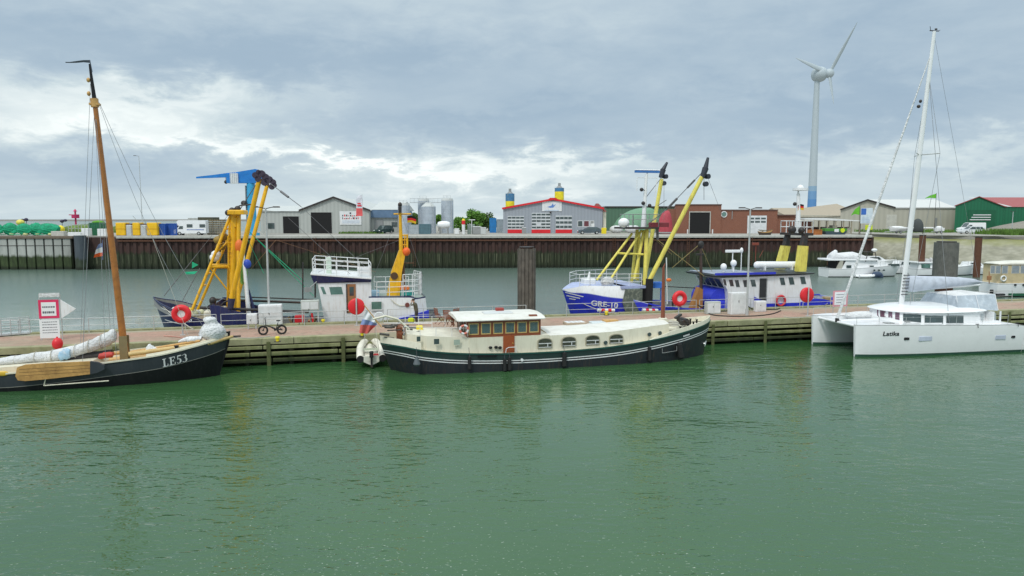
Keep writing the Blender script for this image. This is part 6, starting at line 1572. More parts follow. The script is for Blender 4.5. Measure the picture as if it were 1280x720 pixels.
# ================================================================== tender at the stern
q = BAf.oz(464.5, 452, .42); fr = BAf.sub(q[0], q[1] + .1, radians(90), .28)
di = thing('tender', 'cream and black inflatable tender with outboard hanging at the barge stern', 'dinghy', fr)
tilt = .22
def T(x, y, z): return (x * cos(tilt), y, z + x * sin(tilt))
W2 = .66; path = [(0, -W2, .3), (.8, -W2, .3), (1.6, -W2 * .95, .32), (2.2, -W2 * .7, .38), (2.6, -W2 * .3, .46), (2.7, 0, .48)]
path = interp(path, 4); path = path + [(x, -y, z) for x, y, z in reversed(path[:-1])]
g = MB(); rings = []
for i, (x, y, z) in enumerate(path):
    a = path[max(0, i - 1)]; b_ = path[min(len(path) - 1, i + 1)]; d_ = Vector((b_[0] - a[0], b_[1] - a[1], 0)).normalized(); n_ = Vector((-d_.y, d_.x, 0)); r_ = .22
    rings.append([T(*(Vector((x, y, z)) + n_ * r_ * cos(t_) + Vector((0, 0, r_ * sin(t_))))) for t_ in [2 * pi * k / 12 for k in range(12)]])
g.loft(rings)
for i in range(len(g.f)):
    zc = sum(g.v[j][2] - g.v[j][0] * tilt for j in g.f[i]) / len(g.f[i]); g.m[i] = 0 if zc > .32 else 1
g.build('tube', [mat('cream_hypalon', (.76, .73, .63), .5, stain=(.6, .57, .5)), blackrub], di)
g = MB(); g.add([T(0, -.5, .16), T(2.1, -.45, .2), T(2.55, 0, .3), T(2.1, .45, .2), T(0, .5, .16)], [(0, 1, 2, 3, 4)]); g.loft([[T(x, -.45 * w_, .1 - k), T(x, 0, -.12 - k), T(x, .45 * w_, .1 - k), T(x, 0, .15 - k)] for x, w_, k in ((0, 1, 0), (1.6, .9, -.02), (2.4, .3, -.2))]); g.build('floor', MATS['cream_hypalon'], di)
g = MB(); g.add([T(.0, -.46, .1), T(0, .46, .1), T(0, .46, .46), T(0, -.46, .46), T(.05, -.46, .1), T(.05, .46, .1), T(.05, .46, .46), T(.05, -.46, .46)], [(0, 1, 2, 3), (4, 5, 6, 7), (2, 3, 7, 6)]); g.build('transom', MATS['cream_hypalon'], di)
g = MB(); g.add([T(1.0, -.46, .42), T(1.35, -.46, .42), T(1.35, .46, .42), T(1.0, .46, .42)], [(0, 1, 2, 3)]); g.build('thwart', mat('sage_thwart', (.35, .38, .28), .6), di)
g = MB(); g.rbox(-.28, .02, -.12, .12, .42, .78, .05); g.rbox(-.2, -.06, -.06, .06, -.15, .45, .02); ob_ = g.build('outboard_motor', blackrub, di)
g = MB(); g.cyl((-.2, -.0, -.1), (-.3, 0, -.1), .09, n=8); g.build('propeller_hub', steeld, ob_)
g = MB(); g.rbox(.1, .38, -.44, -.14, .3, .55, .05); g.build('fuel_tank', red, di)
g = MB()
for y in (-.5, .5): g.cyl((.15, y, .5), (.9, y * .6, 2.15), .014, n=5); g.cyl((2.2, y * .6, .9), (.9, y * .6, 2.15), .014, n=5)
g.build('sling', rope, di)

# ================================================================== catamaran
CAf = PF.sub(21.75, -3.95, radians(-3.2))
ca = thing('catamaran', 'white sailing catamaran Latika with tall mast and grey cockpit tent', 'catamaran', CAf)
OFF = 2.3
for s_ in (-1, 1):
    st = [(0, 2.12, .10, .06, .1), (.5, 2.13, .34, .16, 0), (1.6, 2.14, .6, .34, 0), (3.5, 2.12, .78, .5, 0), (6, 2.06, .86, .58, 0), (9, 1.98, .86, .56, 0), (12.2, 1.86, .82, .5, 0), (12.35, 1.2, .8, .5, 0), (13.2, .75, .74, .45, .0)]
    g = MB(); Sx = hull(g, st, [(.04, 1), (.06, 0), (9, 0)], -.35, yo=s_ * OFF, pw=2.2, sub=5); deck(g, Sx, 0, 0, 0, 0, yo=s_ * OFF)
    h_ = g.build('hull', [gel, grey], ca)
    g = MB(); Sq = [q for q in Sx if q[0] > .02]
    fy = lambda q, z: q[2] + (q[3] - q[2]) * ((q[1] - z) / (q[1] + .35)) ** 2.2
    for t_ in (-1, 1): g.loft([[(q[0], s_ * OFF + t_ * (fy(q, .0) + .012), .0), (q[0], s_ * OFF + t_ * (fy(q, .16) + .012), .16)] for q in Sq], closed=False)
    g.build('boot_stripe', mat('green_black_boot', (.03, .09, .06), .5), h_)
    if s_ < 0: CAS = Sx
g = MB(); R = []
for x, zb in ((3.4, 1.3), (4.2, 1.05), (11.0, 1.0)): R.append([(x, -OFF - .2, zb), (x, OFF + .2, zb), (x, OFF + .2, 2.1), (x, -OFF - .2, 2.1)])
g.loft(R, sm=False); g.build('bridge_deck', gel, ca)
# foredeck nets and crossbeam
g = MB(); g.cyl((.35, -OFF, 1.95), (.35, OFF, 1.95), .09, n=10); g.cyl((.35, 0, 1.95), (.35, 0, 2.2), .05, n=8); g.build('crossbeam', gel, ca)
g = MB(); g.bx(.5, 3.5, -1.75, -.25, 1.93, 1.95); g.bx(.5, 3.5, .25, 1.75, 1.93, 1.95); g.build('trampoline', mat('pale_net', (.62, .64, .66), .8, bump=.4), ca)
g = MB(); g.rbox(.5, 3.5, -.25, .25, 1.9, 2.1, .04); g.build('centre_plank', gel, ca)
g = MB(); R = []
for x, r_ in ((1.7, .05), (1.9, .22), (2.6, .3), (3.6, .3), (4.3, .26), (4.5, .08)): R.append([(x, 1.0 + r_ * 1.6 * cos(2 * pi * i / 14), 2.2 + r_ * sin(2 * pi * i / 14)) for i in range(14)])
g.loft(R); g.build('rolled_dinghy', canvas, ca)
# deckhouse: band of windows below an overhanging roof
def oval(x0, x1, hw, z, n=36, sq=2.6, cut=None):
    cx, rx = (x0 + x1) / 2, (x1 - x0) / 2; out = []
    for i in range(n):
        a = 2 * pi * i / n; c, s_ = cos(a), sin(a); x = cx + rx * abs(c) ** (2 / sq) * (1 if c > 0 else -1); y = hw * abs(s_) ** (2 / sq) * (1 if s_ > 0 else -1); out.append((x, y, z))
    return out
cx0 = CAf.pl(1094, 395, 0)[0]; cx1 = CAf.pl(1250, 395, -2.2)[0]
rz = 2.72
g = MB(); g.loft([oval(cx0 + .1, cx1 - .05, 2.5, 2.1), oval(cx0 + .3, cx1 - .1, 2.42, rz)], sm=False); dh = g.build('deckhouse', gel, ca)
g = MB(); g.loft([oval(cx0 + .15, cx1 + .1, 2.52, rz), oval(cx0 + .08, cx1 + .15, 2.6, rz + .05), oval(cx0 + .5, cx1 + .05, 2.45, rz + .14), oval(cx0 + 1.1, cx1 - .4, 2.0, rz + .26), oval(cx0 + 1.8, cx1 - 1.0, 1.3, rz + .36), oval(cx0 + 3.4, cx1 - 2.5, .4, rz + .4)], sm=False); g.build('roof', gel, ca)
def dh_pt(px, py):   # find the deckhouse side under a pixel by marching over its outline
    best = None
    for t_ in [k * .02 for k in range(-125, 10)]:
        x, y, z = CAf.pl(px, py, t_); f = min(1, max(0, (z - 2.1) / (rz - 2.1)))
        a0, a1, hw = cx0 + .1 + .2 * f, cx1 - .05 - .05 * f, 2.5 - .08 * f
        v = abs((x - (a0 + a1) / 2) / ((a1 - a0) / 2)) ** 2.6 + abs(y / hw) ** 2.6
        if v <= 1.0: return (x, y - .03, z)
    return (x, y, z)
purp = mat('purple_tinted_glass', (.16, .08, .12), .1, var=.3, spec=.8)
for (xa, xb, ya, yb, sl, m_) in ((1096, 1106.5, 387, 395.5, 1.0, purp), (1110, 1115, 388.5, 396.5, 1, purp), (1118.5, 1124, 390, 399, 1, purp), (1128.5, 1151, 392, 401, 2.0, glass), (1155.5, 1178.5, 394.3, 403.8, .6, glass), (1182.5, 1204, 394.5, 403.8, 0, glass)):
    N_ = 6; top_ = [dh_pt(xa + (xb - xa) * k / N_, ya + sl * k / N_ * .6) for k in range(N_ + 1)]; bot_ = [dh_pt(xa + (xb - xa) * k / N_, yb + sl * k / N_) for k in range(N_ + 1)]
    g = MB(); g.loft([[a, b_] for a, b_ in zip(top_, bot_)], closed=False, sm=False); g.build('window', m_, ca)
g = MB(); N_ = 6; top_ = [dh_pt(1226 + 19 * k / N_, 392 - .6 * k / N_) for k in range(N_ + 1)]; bot_ = [dh_pt(1226 + 19 * k / N_, 402.5 - .3 * k / N_) for k in range(N_ + 1)]
g.loft([[a, b_] for a, b_ in zip(top_, bot_)], closed=False, sm=False); g.build('vinyl_window', mat('clear_vinyl', (.45, .50, .52), .15, stain=(.62, .66, .68), sa=.8, scale=2), ca)
# cockpit tent
def q_(px, py, t_): return CAf.pl(px, py, t_)
tw_ = [(1186, 366, -1.1), (1200, 362, -.9), (1225, 362, -.8), (1238, 366, -1.0)]
xA, xB_ = q_(1188, 366, -.8)[0], q_(1236, 366, -.8)[0]; zT = q_(1200, 362, 0)[2] - .12
yf, yb_ = -1.3, 1.2
lowz = rz + .12
F = [(xA - .1, yf, zT - .15), (xB_, yf, zT - .1), (xB_, yb_, zT - .1), (xA - .1, yb_, zT - .15)]
Bt = [(xA - .3, yf - .6, lowz + .1), (q_(1249, 387, -2.2)[0], -2.1, lowz - .1), (q_(1249, 387, -2.2)[0], 1.9, lowz - .1), (xA - .3, yb_ + .5, lowz + .1)]
tent = mat('grey_tent_vinyl', (.40, .46, .52), .25, stain=(.58, .63, .68), sa=.9, scale=1.6, var=.2)
g = MB(); g.add(F + Bt, [(0, 1, 5, 4), (1, 2, 6, 5), (2, 3, 7, 6), (3, 0, 4, 7)]); cv_ = g.build('cockpit_tent', tent, ca)
g = MB(); g.add([(xA - .1, yf, zT - .15), (xB_, yf, zT - .1), (xB_, yb_, zT - .1), (xA - .1, yb_, zT - .15), ((xA + xB_) / 2, 0, zT + .1), (xA + .2, 0, zT + .04)], [(0, 1, 4, 5), (1, 2, 4), (2, 3, 5, 4), (3, 0, 5)]); g.build('tent_roof', canvas, cv_)
for k in range(3):
    g = MB(); x_ = xA + (xB_ - xA) * k / 2; x2 = Bt[0][0] + (Bt[1][0] - Bt[0][0]) * k / 2; g.tube([(x2, -2.12 + .2 * (k == 0), lowz - .05), (x_, yf - .02, zT - .12)], .02, 5); g.build('tent_seam', white, cv_)
g = MB(); g.bx(cx1 - .7, cx1 - .6, -2.35, 2.35, 2.1, rz); g.bx(cx1 + .02, cx1 + .1, -2.2, -2.12, 1.9, rz); g.build('cockpit_post', gel, ca)
# mast, spreader, boom, furled genoa, shrouds
b0, b1_ = CAf.pl(1126.5, 381, 0), CAf.pl(1168, 39, 0); MM = lambda f: Vector(b0).lerp(Vector(b1_), f)
g = MB(); R = []
for f, r_ in ((0, 1), (.6, .95), (1, .62)):
    c = MM(f); R.append([(c.x + .2 * r_ * cos(a), c.y + .12 * r_ * sin(a), c.z) for a in [2 * pi * k / 14 for k in range(14)]])
g.loft(R); ms_ = g.build('mast', gel, ca)
sp_ = MM(.556); g = MB(); g.cyl(sp_, sp_ + Vector((.6, -1.15, .02)), .035, n=7); g.cyl(sp_, sp_ + Vector((.6, 1.15, .02)), .035, n=7); g.cyl(sp_, sp_ + Vector((-.45, -.25, .1)), .03, n=6); g.build('spreader', steelw, ms_)
g = MB(); tp = MM(1.0); g.bx(tp.x - .35, tp.x + .35, -.03, .03, tp.z, tp.z + .05); g.cyl(tp + Vector((-.3, 0, .05)), tp + Vector((-.35, 0, .3)), .02, n=5); g.sph(tp + Vector((.12, 0, .14)), (.12, .06, .06), 8, 5); g.cyl(tp + Vector((.2, 0, 0)), tp + Vector((.45, 0, .1)), .015, n=5); g.build('masthead_gear', steeld, ms_)
g = MB(); c = MM(.72) + Vector((-.5, 0, .2)); g.sph(c, (.14, .1, .12), 8, 6); g.sph(c + Vector((.12, 0, .35)), (.1, .1, .12), 8, 6); g.build('radar_reflector', steeld, ms_)
bo = [(0, 0, 0)]
B0, B1 = CAf.pl(1131, 362, 0), CAf.pl(1224, 356, .9)
g = MB(); g.cyl(B0, B1, .12, .1, n=10); g.build('boom', gel, ca)
R = []
for px, zt_, zb_, w_, t_ in ((1131, 344.5, 364, .16, 0), (1143, 344.5, 365, .3, .1), (1160, 345, 362.5, .34, .25), (1180, 345.5, 360, .3, .45), (1200, 346.5, 357.5, .26, .65), (1218, 348.5, 355, .18, .85), (1227, 352, 354, .06, .95)):
    a, b_ = CAf.pl(px, zt_, t_), CAf.pl(px, zb_, t_); zc, hz_ = (a[2] + b_[2]) / 2, (a[2] - b_[2]) / 2
    R.append([(a[0], t_ + w_ * cos(k) * (1.15 - .4 * max(0, sin(k))), zc + hz_ * sin(k)) for k in [2 * pi * i / 14 for i in range(14)]])
g = MB(); g.loft(R); g.build('sail_cover', canvasg, ca)
fb0, fb1 = CAf.pl(1050, 397, 0), MM(.93)
fb0 = (.35, 0, 2.2)
g = MB(); g.cyl(fb0, Vector(fb0).lerp(fb1, .5), .10, .085, n=9); g.cyl(Vector(fb0).lerp(fb1, .5), fb1, .085, .03, n=9); g.build('furled_genoa', canvas, ca)
g = MB(); g.cyl(fb0, (.35, 0, 1.95), .13, n=12); g.build('furler_drum', steeld, ca)
g = MB(); tS = MM(.84)
for y in (-2.55, 2.55): g.cyl(tS, (b0[0] + 1.6, y, 2.05), .014, n=4)
for y in (-1.15, 1.15):
    s1_ = sp_ + Vector((.6, y, .02)); g.cyl(tS, s1_, .012, n=4); g.cyl(s1_, (b0[0] + .35, y * .35, b0[2]), .012, n=4)
g.cyl(MM(.99), tuple(B1), .009, n=4); g.build('shrouds', wire, ca)
rg = random.Random(17); g = MB()
for k in range(7): c = MM(.04 + .012 * k); g.torus((c.x + .05, c.y - .1, c.z), .2, .03, 'z', 12, 5)
g.build('halyard_coils', roped, ms_)
# portlights, lettering, cleats
for (xa, xb, y0_, y1_, m_) in ((1131, 1138, 421.8, 425.2, void), (1149.5, 1166.5, 420, 426.3, mat('lavender_portlight', (.52, .57, .68), .2)), (1244.5, 1258.5, 418.5, 424.5, MATS['lavender_portlight']), (1265, 1270.5, 419.6, 422.6, void)):
    y = -OFF - .86 if xa > 1145 else -OFF - .8
    a, b_ = CAf.pl(xa, y1_, y), CAf.pl(xb, y0_, y); yy_ = y - .0
    g = MB(); hy = -OFF - hull_y(CAS, (a[0] + b_[0]) / 2, a[2], -.35, 2.2); g.rbox(a[0], b_[0], hy - .04, hy + .1, a[2], b_[2], .04); g.build('portlight', m_, ca)
q = CAf.pl(1104.5, 420, -OFF - .7); tx = text('Latika', .40, black, ca, (0, 0, 0), (0, 0, 0), 'name_lettering', .012, 'LEFT', .002, 1.18, .12)
for v in tx.data.vertices: X_, Z_ = q[0] + v.co.x, q[2] + v.co.y; v.co = (X_, -OFF - hull_y(CAS, X_, Z_, -.35, 2.2) - (.03 if v.co.z > 0 else 0), Z_)
for px in (1221, 1271):
    q = CAf.pl(px, 409, -OFF - .8); g = MB(); g.bx(q[0] - .12, q[0] + .12, -OFF - .86, -OFF - .8, 2.02, 2.06); g.cyl((q[0], -OFF - .86, 2.04), (q[0] + .02, -OFF - .9, 1.8), .02, n=6); g.build('cleat', steeld, ca)
g = MB(); railing(g, [(.1, -OFF - .05, 2.13), (1.4, -OFF - .5, 2.14)], .5, .015, (1,), 1.2); railing(g, [(.1, OFF + .05, 2.13), (1.4, OFF + .5, 2.14)], .5, .015, (1,), 1.2); g.build('pulpit', steelw, ca)
for s_ in (-1, 1):
    g = MB(); g.tube([(1.4, s_ * (OFF + .55), 2.6), (5, s_ * (OFF + .8), 2.6), (11, s_ * (OFF + .75), 2.5)], .008, 4)
    for x in (3.2, 5, 7, 9, 11): g.cyl((x, s_ * (OFF + .72), 1.95), (x, s_ * (OFF + .74), 2.6), .012, n=5)
    g.build('lifeline', steelw, ca)
g = MB(); g.rbox(4.1, 4.6, -2.0, -1.5, 2.14, 2.2, .02); g.rbox(2.2, 2.8, -2.55, -2.1, 2.14, 2.2, .02); g.build('deck_hatch', grey, ca)
for k, (a, b_) in enumerate((((.35, OFF, 2.1), (-1.0, 4.3, 1.75)), ((11, OFF, 1.3), (13.0, 4.5, 1.75)))):
    g = MB(); A_ = CAf.w(*a); B_ = CAf.w(*b_); g.sag(A_, B_, .12, .025, 6)
    solo('mooring_line', ['pale mooring line from the catamaran bow to the pier', 'pale mooring line from the catamaran stern to the pier'][k], 'rope', Fr(0, 0, 0, 0), g, rope)
g = MB(); g.sag(BAf.w(20.9, .3, 2.4), BAf.w(22.8, 3.3, 1.75), .12, .025, 6); solo('mooring_line', 'mooring line from the barge bow to the pier', 'rope', Fr(0, 0), g, rope)
g = MB(); g.sag(LEf.w(-.3, .1, 2.3), LEf.w(2.0, 2.6, 1.75), .15, .025, 6); solo('mooring_line', 'mooring line from the black sailing boat bow to the pier', 'rope', Fr(0, 0), g, rope)

# ================================================================== blue trawler with amber derricks (left)
TA = PF.sub(-24.0, 9.3)
ta = thing('trawler', 'dark blue trawler with amber derricks and white wheelhouse behind the folding bicycle', 'fishing boat', TA)
a = lambda px, py, t_=-2.6: TA.pl(px, py, t_)
bx0 = a(192, 372, 0)
st = [(bx0[0], bx0[2], .06, .05, 1.1), (bx0[0] + .5, bx0[2] - .25, .9, .3, .85), (bx0[0] + 1.4, 2.85, 1.9, .9, .5), (bx0[0] + 2.8, 2.3, 2.6, 1.7, .2), (5, 1.75, 2.95, 2.5, 0), (8, 1.35, 3.0, 2.8, 0), (12, 1.2, 3.0, 2.8, 0), (15.2, 1.3, 3.0, 2.7, 0), (18.8, 1.5, 2.7, 2.3, -.1), (20.0, 1.6, 2.1, 1.5, -.3), (20.3, 1.65, 1.3, .8, -.4)]
g = MB(); S = hull(g, st, [(.08, 1), (9, 0)], -.6, sub=5); deck(g, S, .55, .1, 2, 3); hl = g.build('hull', [navy, white, mat('tan_deck', (.30, .24, .16), .8, stain=(.12, .1, .08)), grey], ta)
g = MB(); caprail(g, S, .06, 0); g.build('rubbing_rail', navy, hl)
for k, (p0, p1) in enumerate((((196, 384), (226, 393)), ((199, 388.5), (225, 397)), ((205, 400), (228, 405)))):   # white bow stripes along the flare
    A, B = a(*p0, -1.3), a(*p1, -2.2); n_ = 6; top = []; bot = []
    for i in range(n_ + 1):
        f = i / n_; x = A[0] + (B[0] - A[0]) * f; z = A[2] + (B[2] - A[2]) * f
        for q_l, zz_ in ((top, z + .035), (bot, z - .035)): q_l.append((x, -(hull_y(S, x, zz_, -.6) + .02), zz_))
    g = MB(); g.loft([[p, q] for p, q in zip(top, bot)], closed=False); g.build('bow_stripe', white, hl)
q = a(236, 399, -2.3); t6 = text('G', .42, white, ta, (q[0], -hull_y(S, q[0], q[2], -.6) - .06, q[2] - .1), (pi / 2 - .2, 0, radians(-20)), 'registration_letter', .02)
rg = random.Random(41)
g = MB()
for k in range(9): x = bx0[0] + 1 + rg.uniform(0, 2.4); g.sph((x, rg.uniform(-1.2, .2), 2.75 - .15 * (x - bx0[0])), (rg.uniform(.15, .3),) * 3, 8, 6, m=k % 3)
g.build('bow_net_floats', [ybuoy, mat('pale_net_pile', (.6, .6, .4), .9), canvas], ta)
g = MB(); g.pxz([(4.2, 1.6), (4.0, 3.05), (4.6, 3.0), (6.6, 2.3), (6.6, 1.6)], -2.7, -2.6); g.pxz([(4.2, 1.6), (4.0, 3.05), (4.6, 3.0), (6.6, 2.3), (6.6, 1.6)], 2.6, 2.7); g.bx(4.05, 4.15, -2.6, 2.6, 1.5, 3.0); g.build('breakwater', navy, ta)
g = MB(); A = a(254, 389, -1.6); B = a(276, 400, -1.6); g.rbox(A[0], B[0], -1.6, 1.4, 1.0, A[2], .1); g.build('deck_locker', cream, ta)
g = MB(); g.cyl(a(263, 380, -1.2), a(270, 388, -1.2), .3, n=10); g.sph(a(266, 376, -1.2), (.25, .25, .3), 8, 6); g.tube([a(273, 395, -1.3), a(274, 384, -1.3), a(280, 378, -1.3), a(287, 375, -1.3)], .06, 7); g.cyl((7.2, -.9, 1.4), (7.2, .9, 1.4), .5, n=16); g.build('trawl_winch', steeld, ta)
for (p0, p1, r_, t_) in (((262, 374), (386, 378.5), .09, 2.0), ((250, 384.5), (386, 390), .10, -2.4), ((300, 371), (392, 374.5), .05, 2.4)):
    g = MB(); g.cyl(a(*p0, t_), a(*p1, t_), r_, n=8); g.build('boom_pipe', steeld, ta)
# A-frame
def bar(name, p0, p1, t0, t1, r0, r1=None, m=yel, par=None, n=10):
    g = MB(); g.cyl(a(*p0, t0), a(*p1, t1), r0, r1, n=n); return g.build(name, m, par or ta)
bar('mast_column', (291, 398), (293, 266), -.5, -.5, .27, .25); bar('mast_column', (297, 398), (297.5, 268), .6, .4, .2, .2)
bar('mast_leg', (285, 392), (288, 270), 1.6, .6, .13); bar('mast_leg', (298, 392), (298, 270), -1.8, -.6, .13)
bar('front_stay', (240, 388), (289.5, 266), -1.4, -.4, .10); bar('front_stay', (246, 390), (293, 280), .9, .3, .10)
bar('cross_bar', (262, 333.5), (286, 333.5), -.9, -.3, .12); bar('cross_bar', (264, 331), (288, 331), .6, .3, .08)
bar('inner_ladder_rail', (285, 295), (286, 335), -.7, -.7, .05)
g = MB(); A = a(286, 275, -.6); B = a(306, 264, -.6); g.rbox(A[0], B[0], -1.2, 1.2, A[2] + .4, A[2] + .72, .08); g.rbox(A[0] + .3, B[0] - .5, -.8, .8, A[2] - .5, A[2] + .25, .1); yk = g.build('mast_head', yel, ta)
g = MB(); [g.sph(a(px, py, -.8), (.22, .2, .22), 10, 6) for px, py in ((285, 266), (297, 261), (290, 263))]; g.tube([a(285, 265, -.8), a(300, 257, -.8), a(318, 255, -.8)], .05); g.build('head_blocks', steeld, yk)
for k, (p0, p1, t0, t1, r_) in enumerate((((289.5, 373), (324.5, 223), -2.7, -3.4, .18), ((294, 383), (334.5, 229), 2.6, 3.6, .16))):
    b_ = bar('derrick_boom', p0, p1, t0, t1, r_, r_ * .9, n=12)
    g = MB(); c = Vector(a(*p1, t1))
    for dx, dz, s_ in ((-.25, .2, .22), (.15, .3, .25), (.4, .08, .24), (.3, -.28, .22), (-.1, -.05, .2), (.5, -.15, .18), (-.05, .42, .16)): g.cyl(c + Vector((dx, -.16, dz)), c + Vector((dx, .16, dz)), s_, n=14)
    g.build('sheave_blocks', mat('dark_purple_steel', (.05, .035, .06), .6), b_)
    g = MB(); f0 = Vector(a(*p0, t0)); g.cyl(f0, f0 - Vector((.1, 0, .7)), .24, .2, n=10); g.build('boom_foot', mat('dark_navy_fitting', (.03, .03, .07), .5), b_)
bar('white_strut', (311, 393), (303.5, 313), -1.6, -.8, .16, .1, white); bar('navy_strut', (318, 392), (311, 362), -1.2, -1.0, .14, .05, navy)
g = MB(); q = a(309, 330, -1); g.sph(q, (.28, .2, .35), 10, 6); g.build('blue_float', mat('blue_float', (.03, .08, .5), .5), ta)
g = MB(); q = a(299, 308, -1); g.sph(q, (.3, .2, .5), 10, 6); g.build('orange_float', orange, ta)
g = MB(); q = a(303, 333, -.9); R = [[(q[0] + r_ * cos(k), q[1] + r_ * .5 * sin(k), q[2] + z) for k in [2 * pi * i / 10 for i in range(10)]] for z, r_ in ((1.0, .1), (.4, .28), (-.6, .34), (-1.3, .12))]; g.loft(R); g.build('hanging_green_net', mat('lime_net', (.2, .5, .12), .9, stain=(.5, .5, .08), sa=.8, scale=3), ta)
g = MB(); 
for px, py in ((273, 300), (276, 308), (270, 318), (279, 296), (268, 322)): g.sph(a(px, py, -.2), (.35, .3, .3), 8, 6, m=0 if py < 315 else 1)
g.build('deck_lights', [mat('brown_fitting', (.3, .2, .05), .6), gel], ta)
for p0, p1 in (((252, 358), (257, 356)), ((258, 343), (263, 341)), ((274, 305), (279, 304)), ((281, 287), (285, 286))):
    bar('lattice_rung', p0, p1, -1.2, .4, .06)
bar('lattice_brace', (262, 334), (287, 366), -.9, -.6, .055); bar('lattice_brace', (287, 300), (270, 316), -.5, -.7, .055); bar('lattice_brace', (286, 334), (293, 352), -.7, -.5, .05)
for k in range(7):
    bar('ladder_rung', (285.3, 298 + 5.5 * k), (291, 298 + 5.5 * k), -.75, -.6, .03)
# rigging
g = MB(); hd = Vector(a(336, 228, 3.5))
g.cyl(hd, a(376, 258, 1), .03, n=5); g.cyl(hd.lerp(Vector(a(376, 258, 1)), .38), hd.lerp(Vector(a(376, 258, 1)), .62), .09, n=7); g.cyl(a(376, 258, 1), a(497, 372, 0), .016, n=4); g.cyl(a(360, 272, 0), a(470, 372, -.5), .016, n=4)
g.cyl(a(324, 224, -3), a(300, 262, -.6), .03, n=4); g.cyl(a(205, 370, -.5), a(246, 318, -.5), .03, n=4); g.cyl(a(228, 376, -.5), a(250, 335, -.5), .03, n=4); g.cyl(a(246, 318, -.5), a(286, 268, -.5), .015, n=4)
g.build('stay_wires', mat('dark_wire', (.16, .16, .17), .6), ta)
g = MB(); g.cyl(a(312, 290, 1), a(392, 370, -.5), .028, n=4); g.cyl(a(318, 296, 1), a(380, 352, -.2), .028, n=4); g.cyl(a(310, 300, 1), a(330, 342, .5), .02, n=4); g.build('green_ropes', ropeg, ta)
g = MB()
for sx in ((317, 320),): g.cyl(a(314, 336, 0), a(345, 300, 0), .02, n=4); g.cyl(a(345, 300, 0), a(470, 340, 0), .015, n=4)
g.build('brown_lines', mat('brown_line', (.25, .13, .07), .8), ta)
for k, (px, py, w_) in enumerate(((241, 328, 1),)):
    g = MB(); A = a(240, 327, -.5); g.add([A, a(248, 331, -.5), a(240, 335.5, -.5)], [(0, 1, 2)]); B = a(231, 340, -.5); g.add([B, a(247, 339, -.4), a(243, 342.5, -.5), a(233, 343, -.5)], [(0, 1, 2, 3)]); g.build('green_flag', ropeg, ta)
bar('thin_mast', (378.5, 376), (378.5, 328), -1, -1, .05, .05, steeld); bar('thin_mast', (394, 372), (394, 345), -1.4, -1.4, .06, .06, steeld)
# wheelhouse
A, B = a(395, 354, -2.3), a(465, 404, -2.3)
hx0, hx1, hz1 = A[0], B[0], A[2]
g = MB(); vs = []
prof = [(hx0 + .6, .9), (hx0 + .3, hz1 - 1.15), (hx0 + .1, hz1), (hx1, hz1), (hx1, .9)]
g.pxz(prof, -2.3, 2.3); wh = g.build('wheelhouse', white, ta)
sk = -.32
for (xa, xb, ya, yb, s_) in ((402, 407, 358.5, 368, -.35), (411.5, 428, 358.5, 368.5, -.2)):
    p, q = a(xa, yb, -2.32), a(xb, ya, -2.32); window(wh, p[0] + .12, q[0] + .05, p[2], q[2], -2.3, white, glassg, .05, skew=s_)
dp, dq = a(435, 391, -2.32), a(444.5, 355, -2.32)
g = MB(); g.bx(dp[0], dq[0], -2.35, -2.28, dp[2], dq[2]); dr = g.build('door', mat('brown_door', (.34, .15, .06), .45, stain=(.2, .08, .03)), wh)
g = MB(); g.bx(dp[0] + .14, dq[0] - .14, -2.365, -2.352, dq[2] - .85, dq[2] - .2); g.build('pane', glass, dr); g = MB(); g.bx(dp[0] - .1, dp[0] - .01, -2.36, -2.29, dp[2], dq[2]); g.build('door_post', steeld, dr)
g = MB(); g.loft([[(hx0 - .15, -2.35, hz1 + .0), (hx1 - .02, -2.35, hz1), (hx1 - .02, 2.35, hz1), (hx0 - .15, 2.35, hz1)], [(hx0 - .35, -2.55, hz1 + .62), (hx1 + .0, -2.55, hz1 + .22), (hx1 + .0, 2.55, hz1 + .22), (hx0 - .35, 2.55, hz1 + .62)]], sm=False); g.build('navy_visor', navy, wh)
g = MB(); g.loft([[(hx0 - .36, -2.57, hz1 + .625), (hx1 + .02, -2.57, hz1 + .225), (hx1 + .02, 2.57, hz1 + .225), (hx0 - .36, 2.57, hz1 + .625)], [(hx0 - .36, -2.57, hz1 + .72), (hx1 + .02, -2.57, hz1 + .32), (hx1 + .02, 2.57, hz1 + .32), (hx0 - .36, 2.57, hz1 + .72)]], sm=False); g.build('roof_edge', white, wh)
for s_ in (-2.4, 2.4):
    g = MB(); n_ = 5
    for f_ in (1, .68, .36): g.cyl((hx0 - .2, s_, hz1 + .7 + 1.05 * f_), (hx1, s_, hz1 + .3 + 1.15 * f_), .03, n=6)
    for k in range(n_ + 1): x = hx0 - .2 + (hx1 - hx0 + .2) * k / n_; zf = hz1 + .7 - .4 * k / n_; g.cyl((x, s_, zf - .05), (x, s_, zf + 1.08), .035, n=6)
    g.build('roof_railing', white, wh)
g = MB()
for x in (hx0 - .2, hx1):
    for f_ in (1, .68, .36): g.cyl((x, -2.4, (hz1 + .7 if x < hx0 else hz1 + .3) + 1.05 * f_), (x, 2.4, (hz1 + .7 if x < hx0 else hz1 + .3) + 1.05 * f_), .028, n=6)
g.build('cross_railing', white, wh)
p, q = a(447, 350, -2), a(463, 334, -2); g = MB(); g.rbox(p[0], q[0], -2.2, -1.2, p[2] + .1, q[2], .05); g.build('roof_locker', gel, wh)
p, q = a(408, 346, -1), a(414, 321.5, -1); g = MB(); g.rbox(p[0], q[0], -1.2, -.8, p[2] - .2, q[2], .06); g.build('roof_duct', mat('pale_green_duct', (.58, .68, .58), .5), wh)
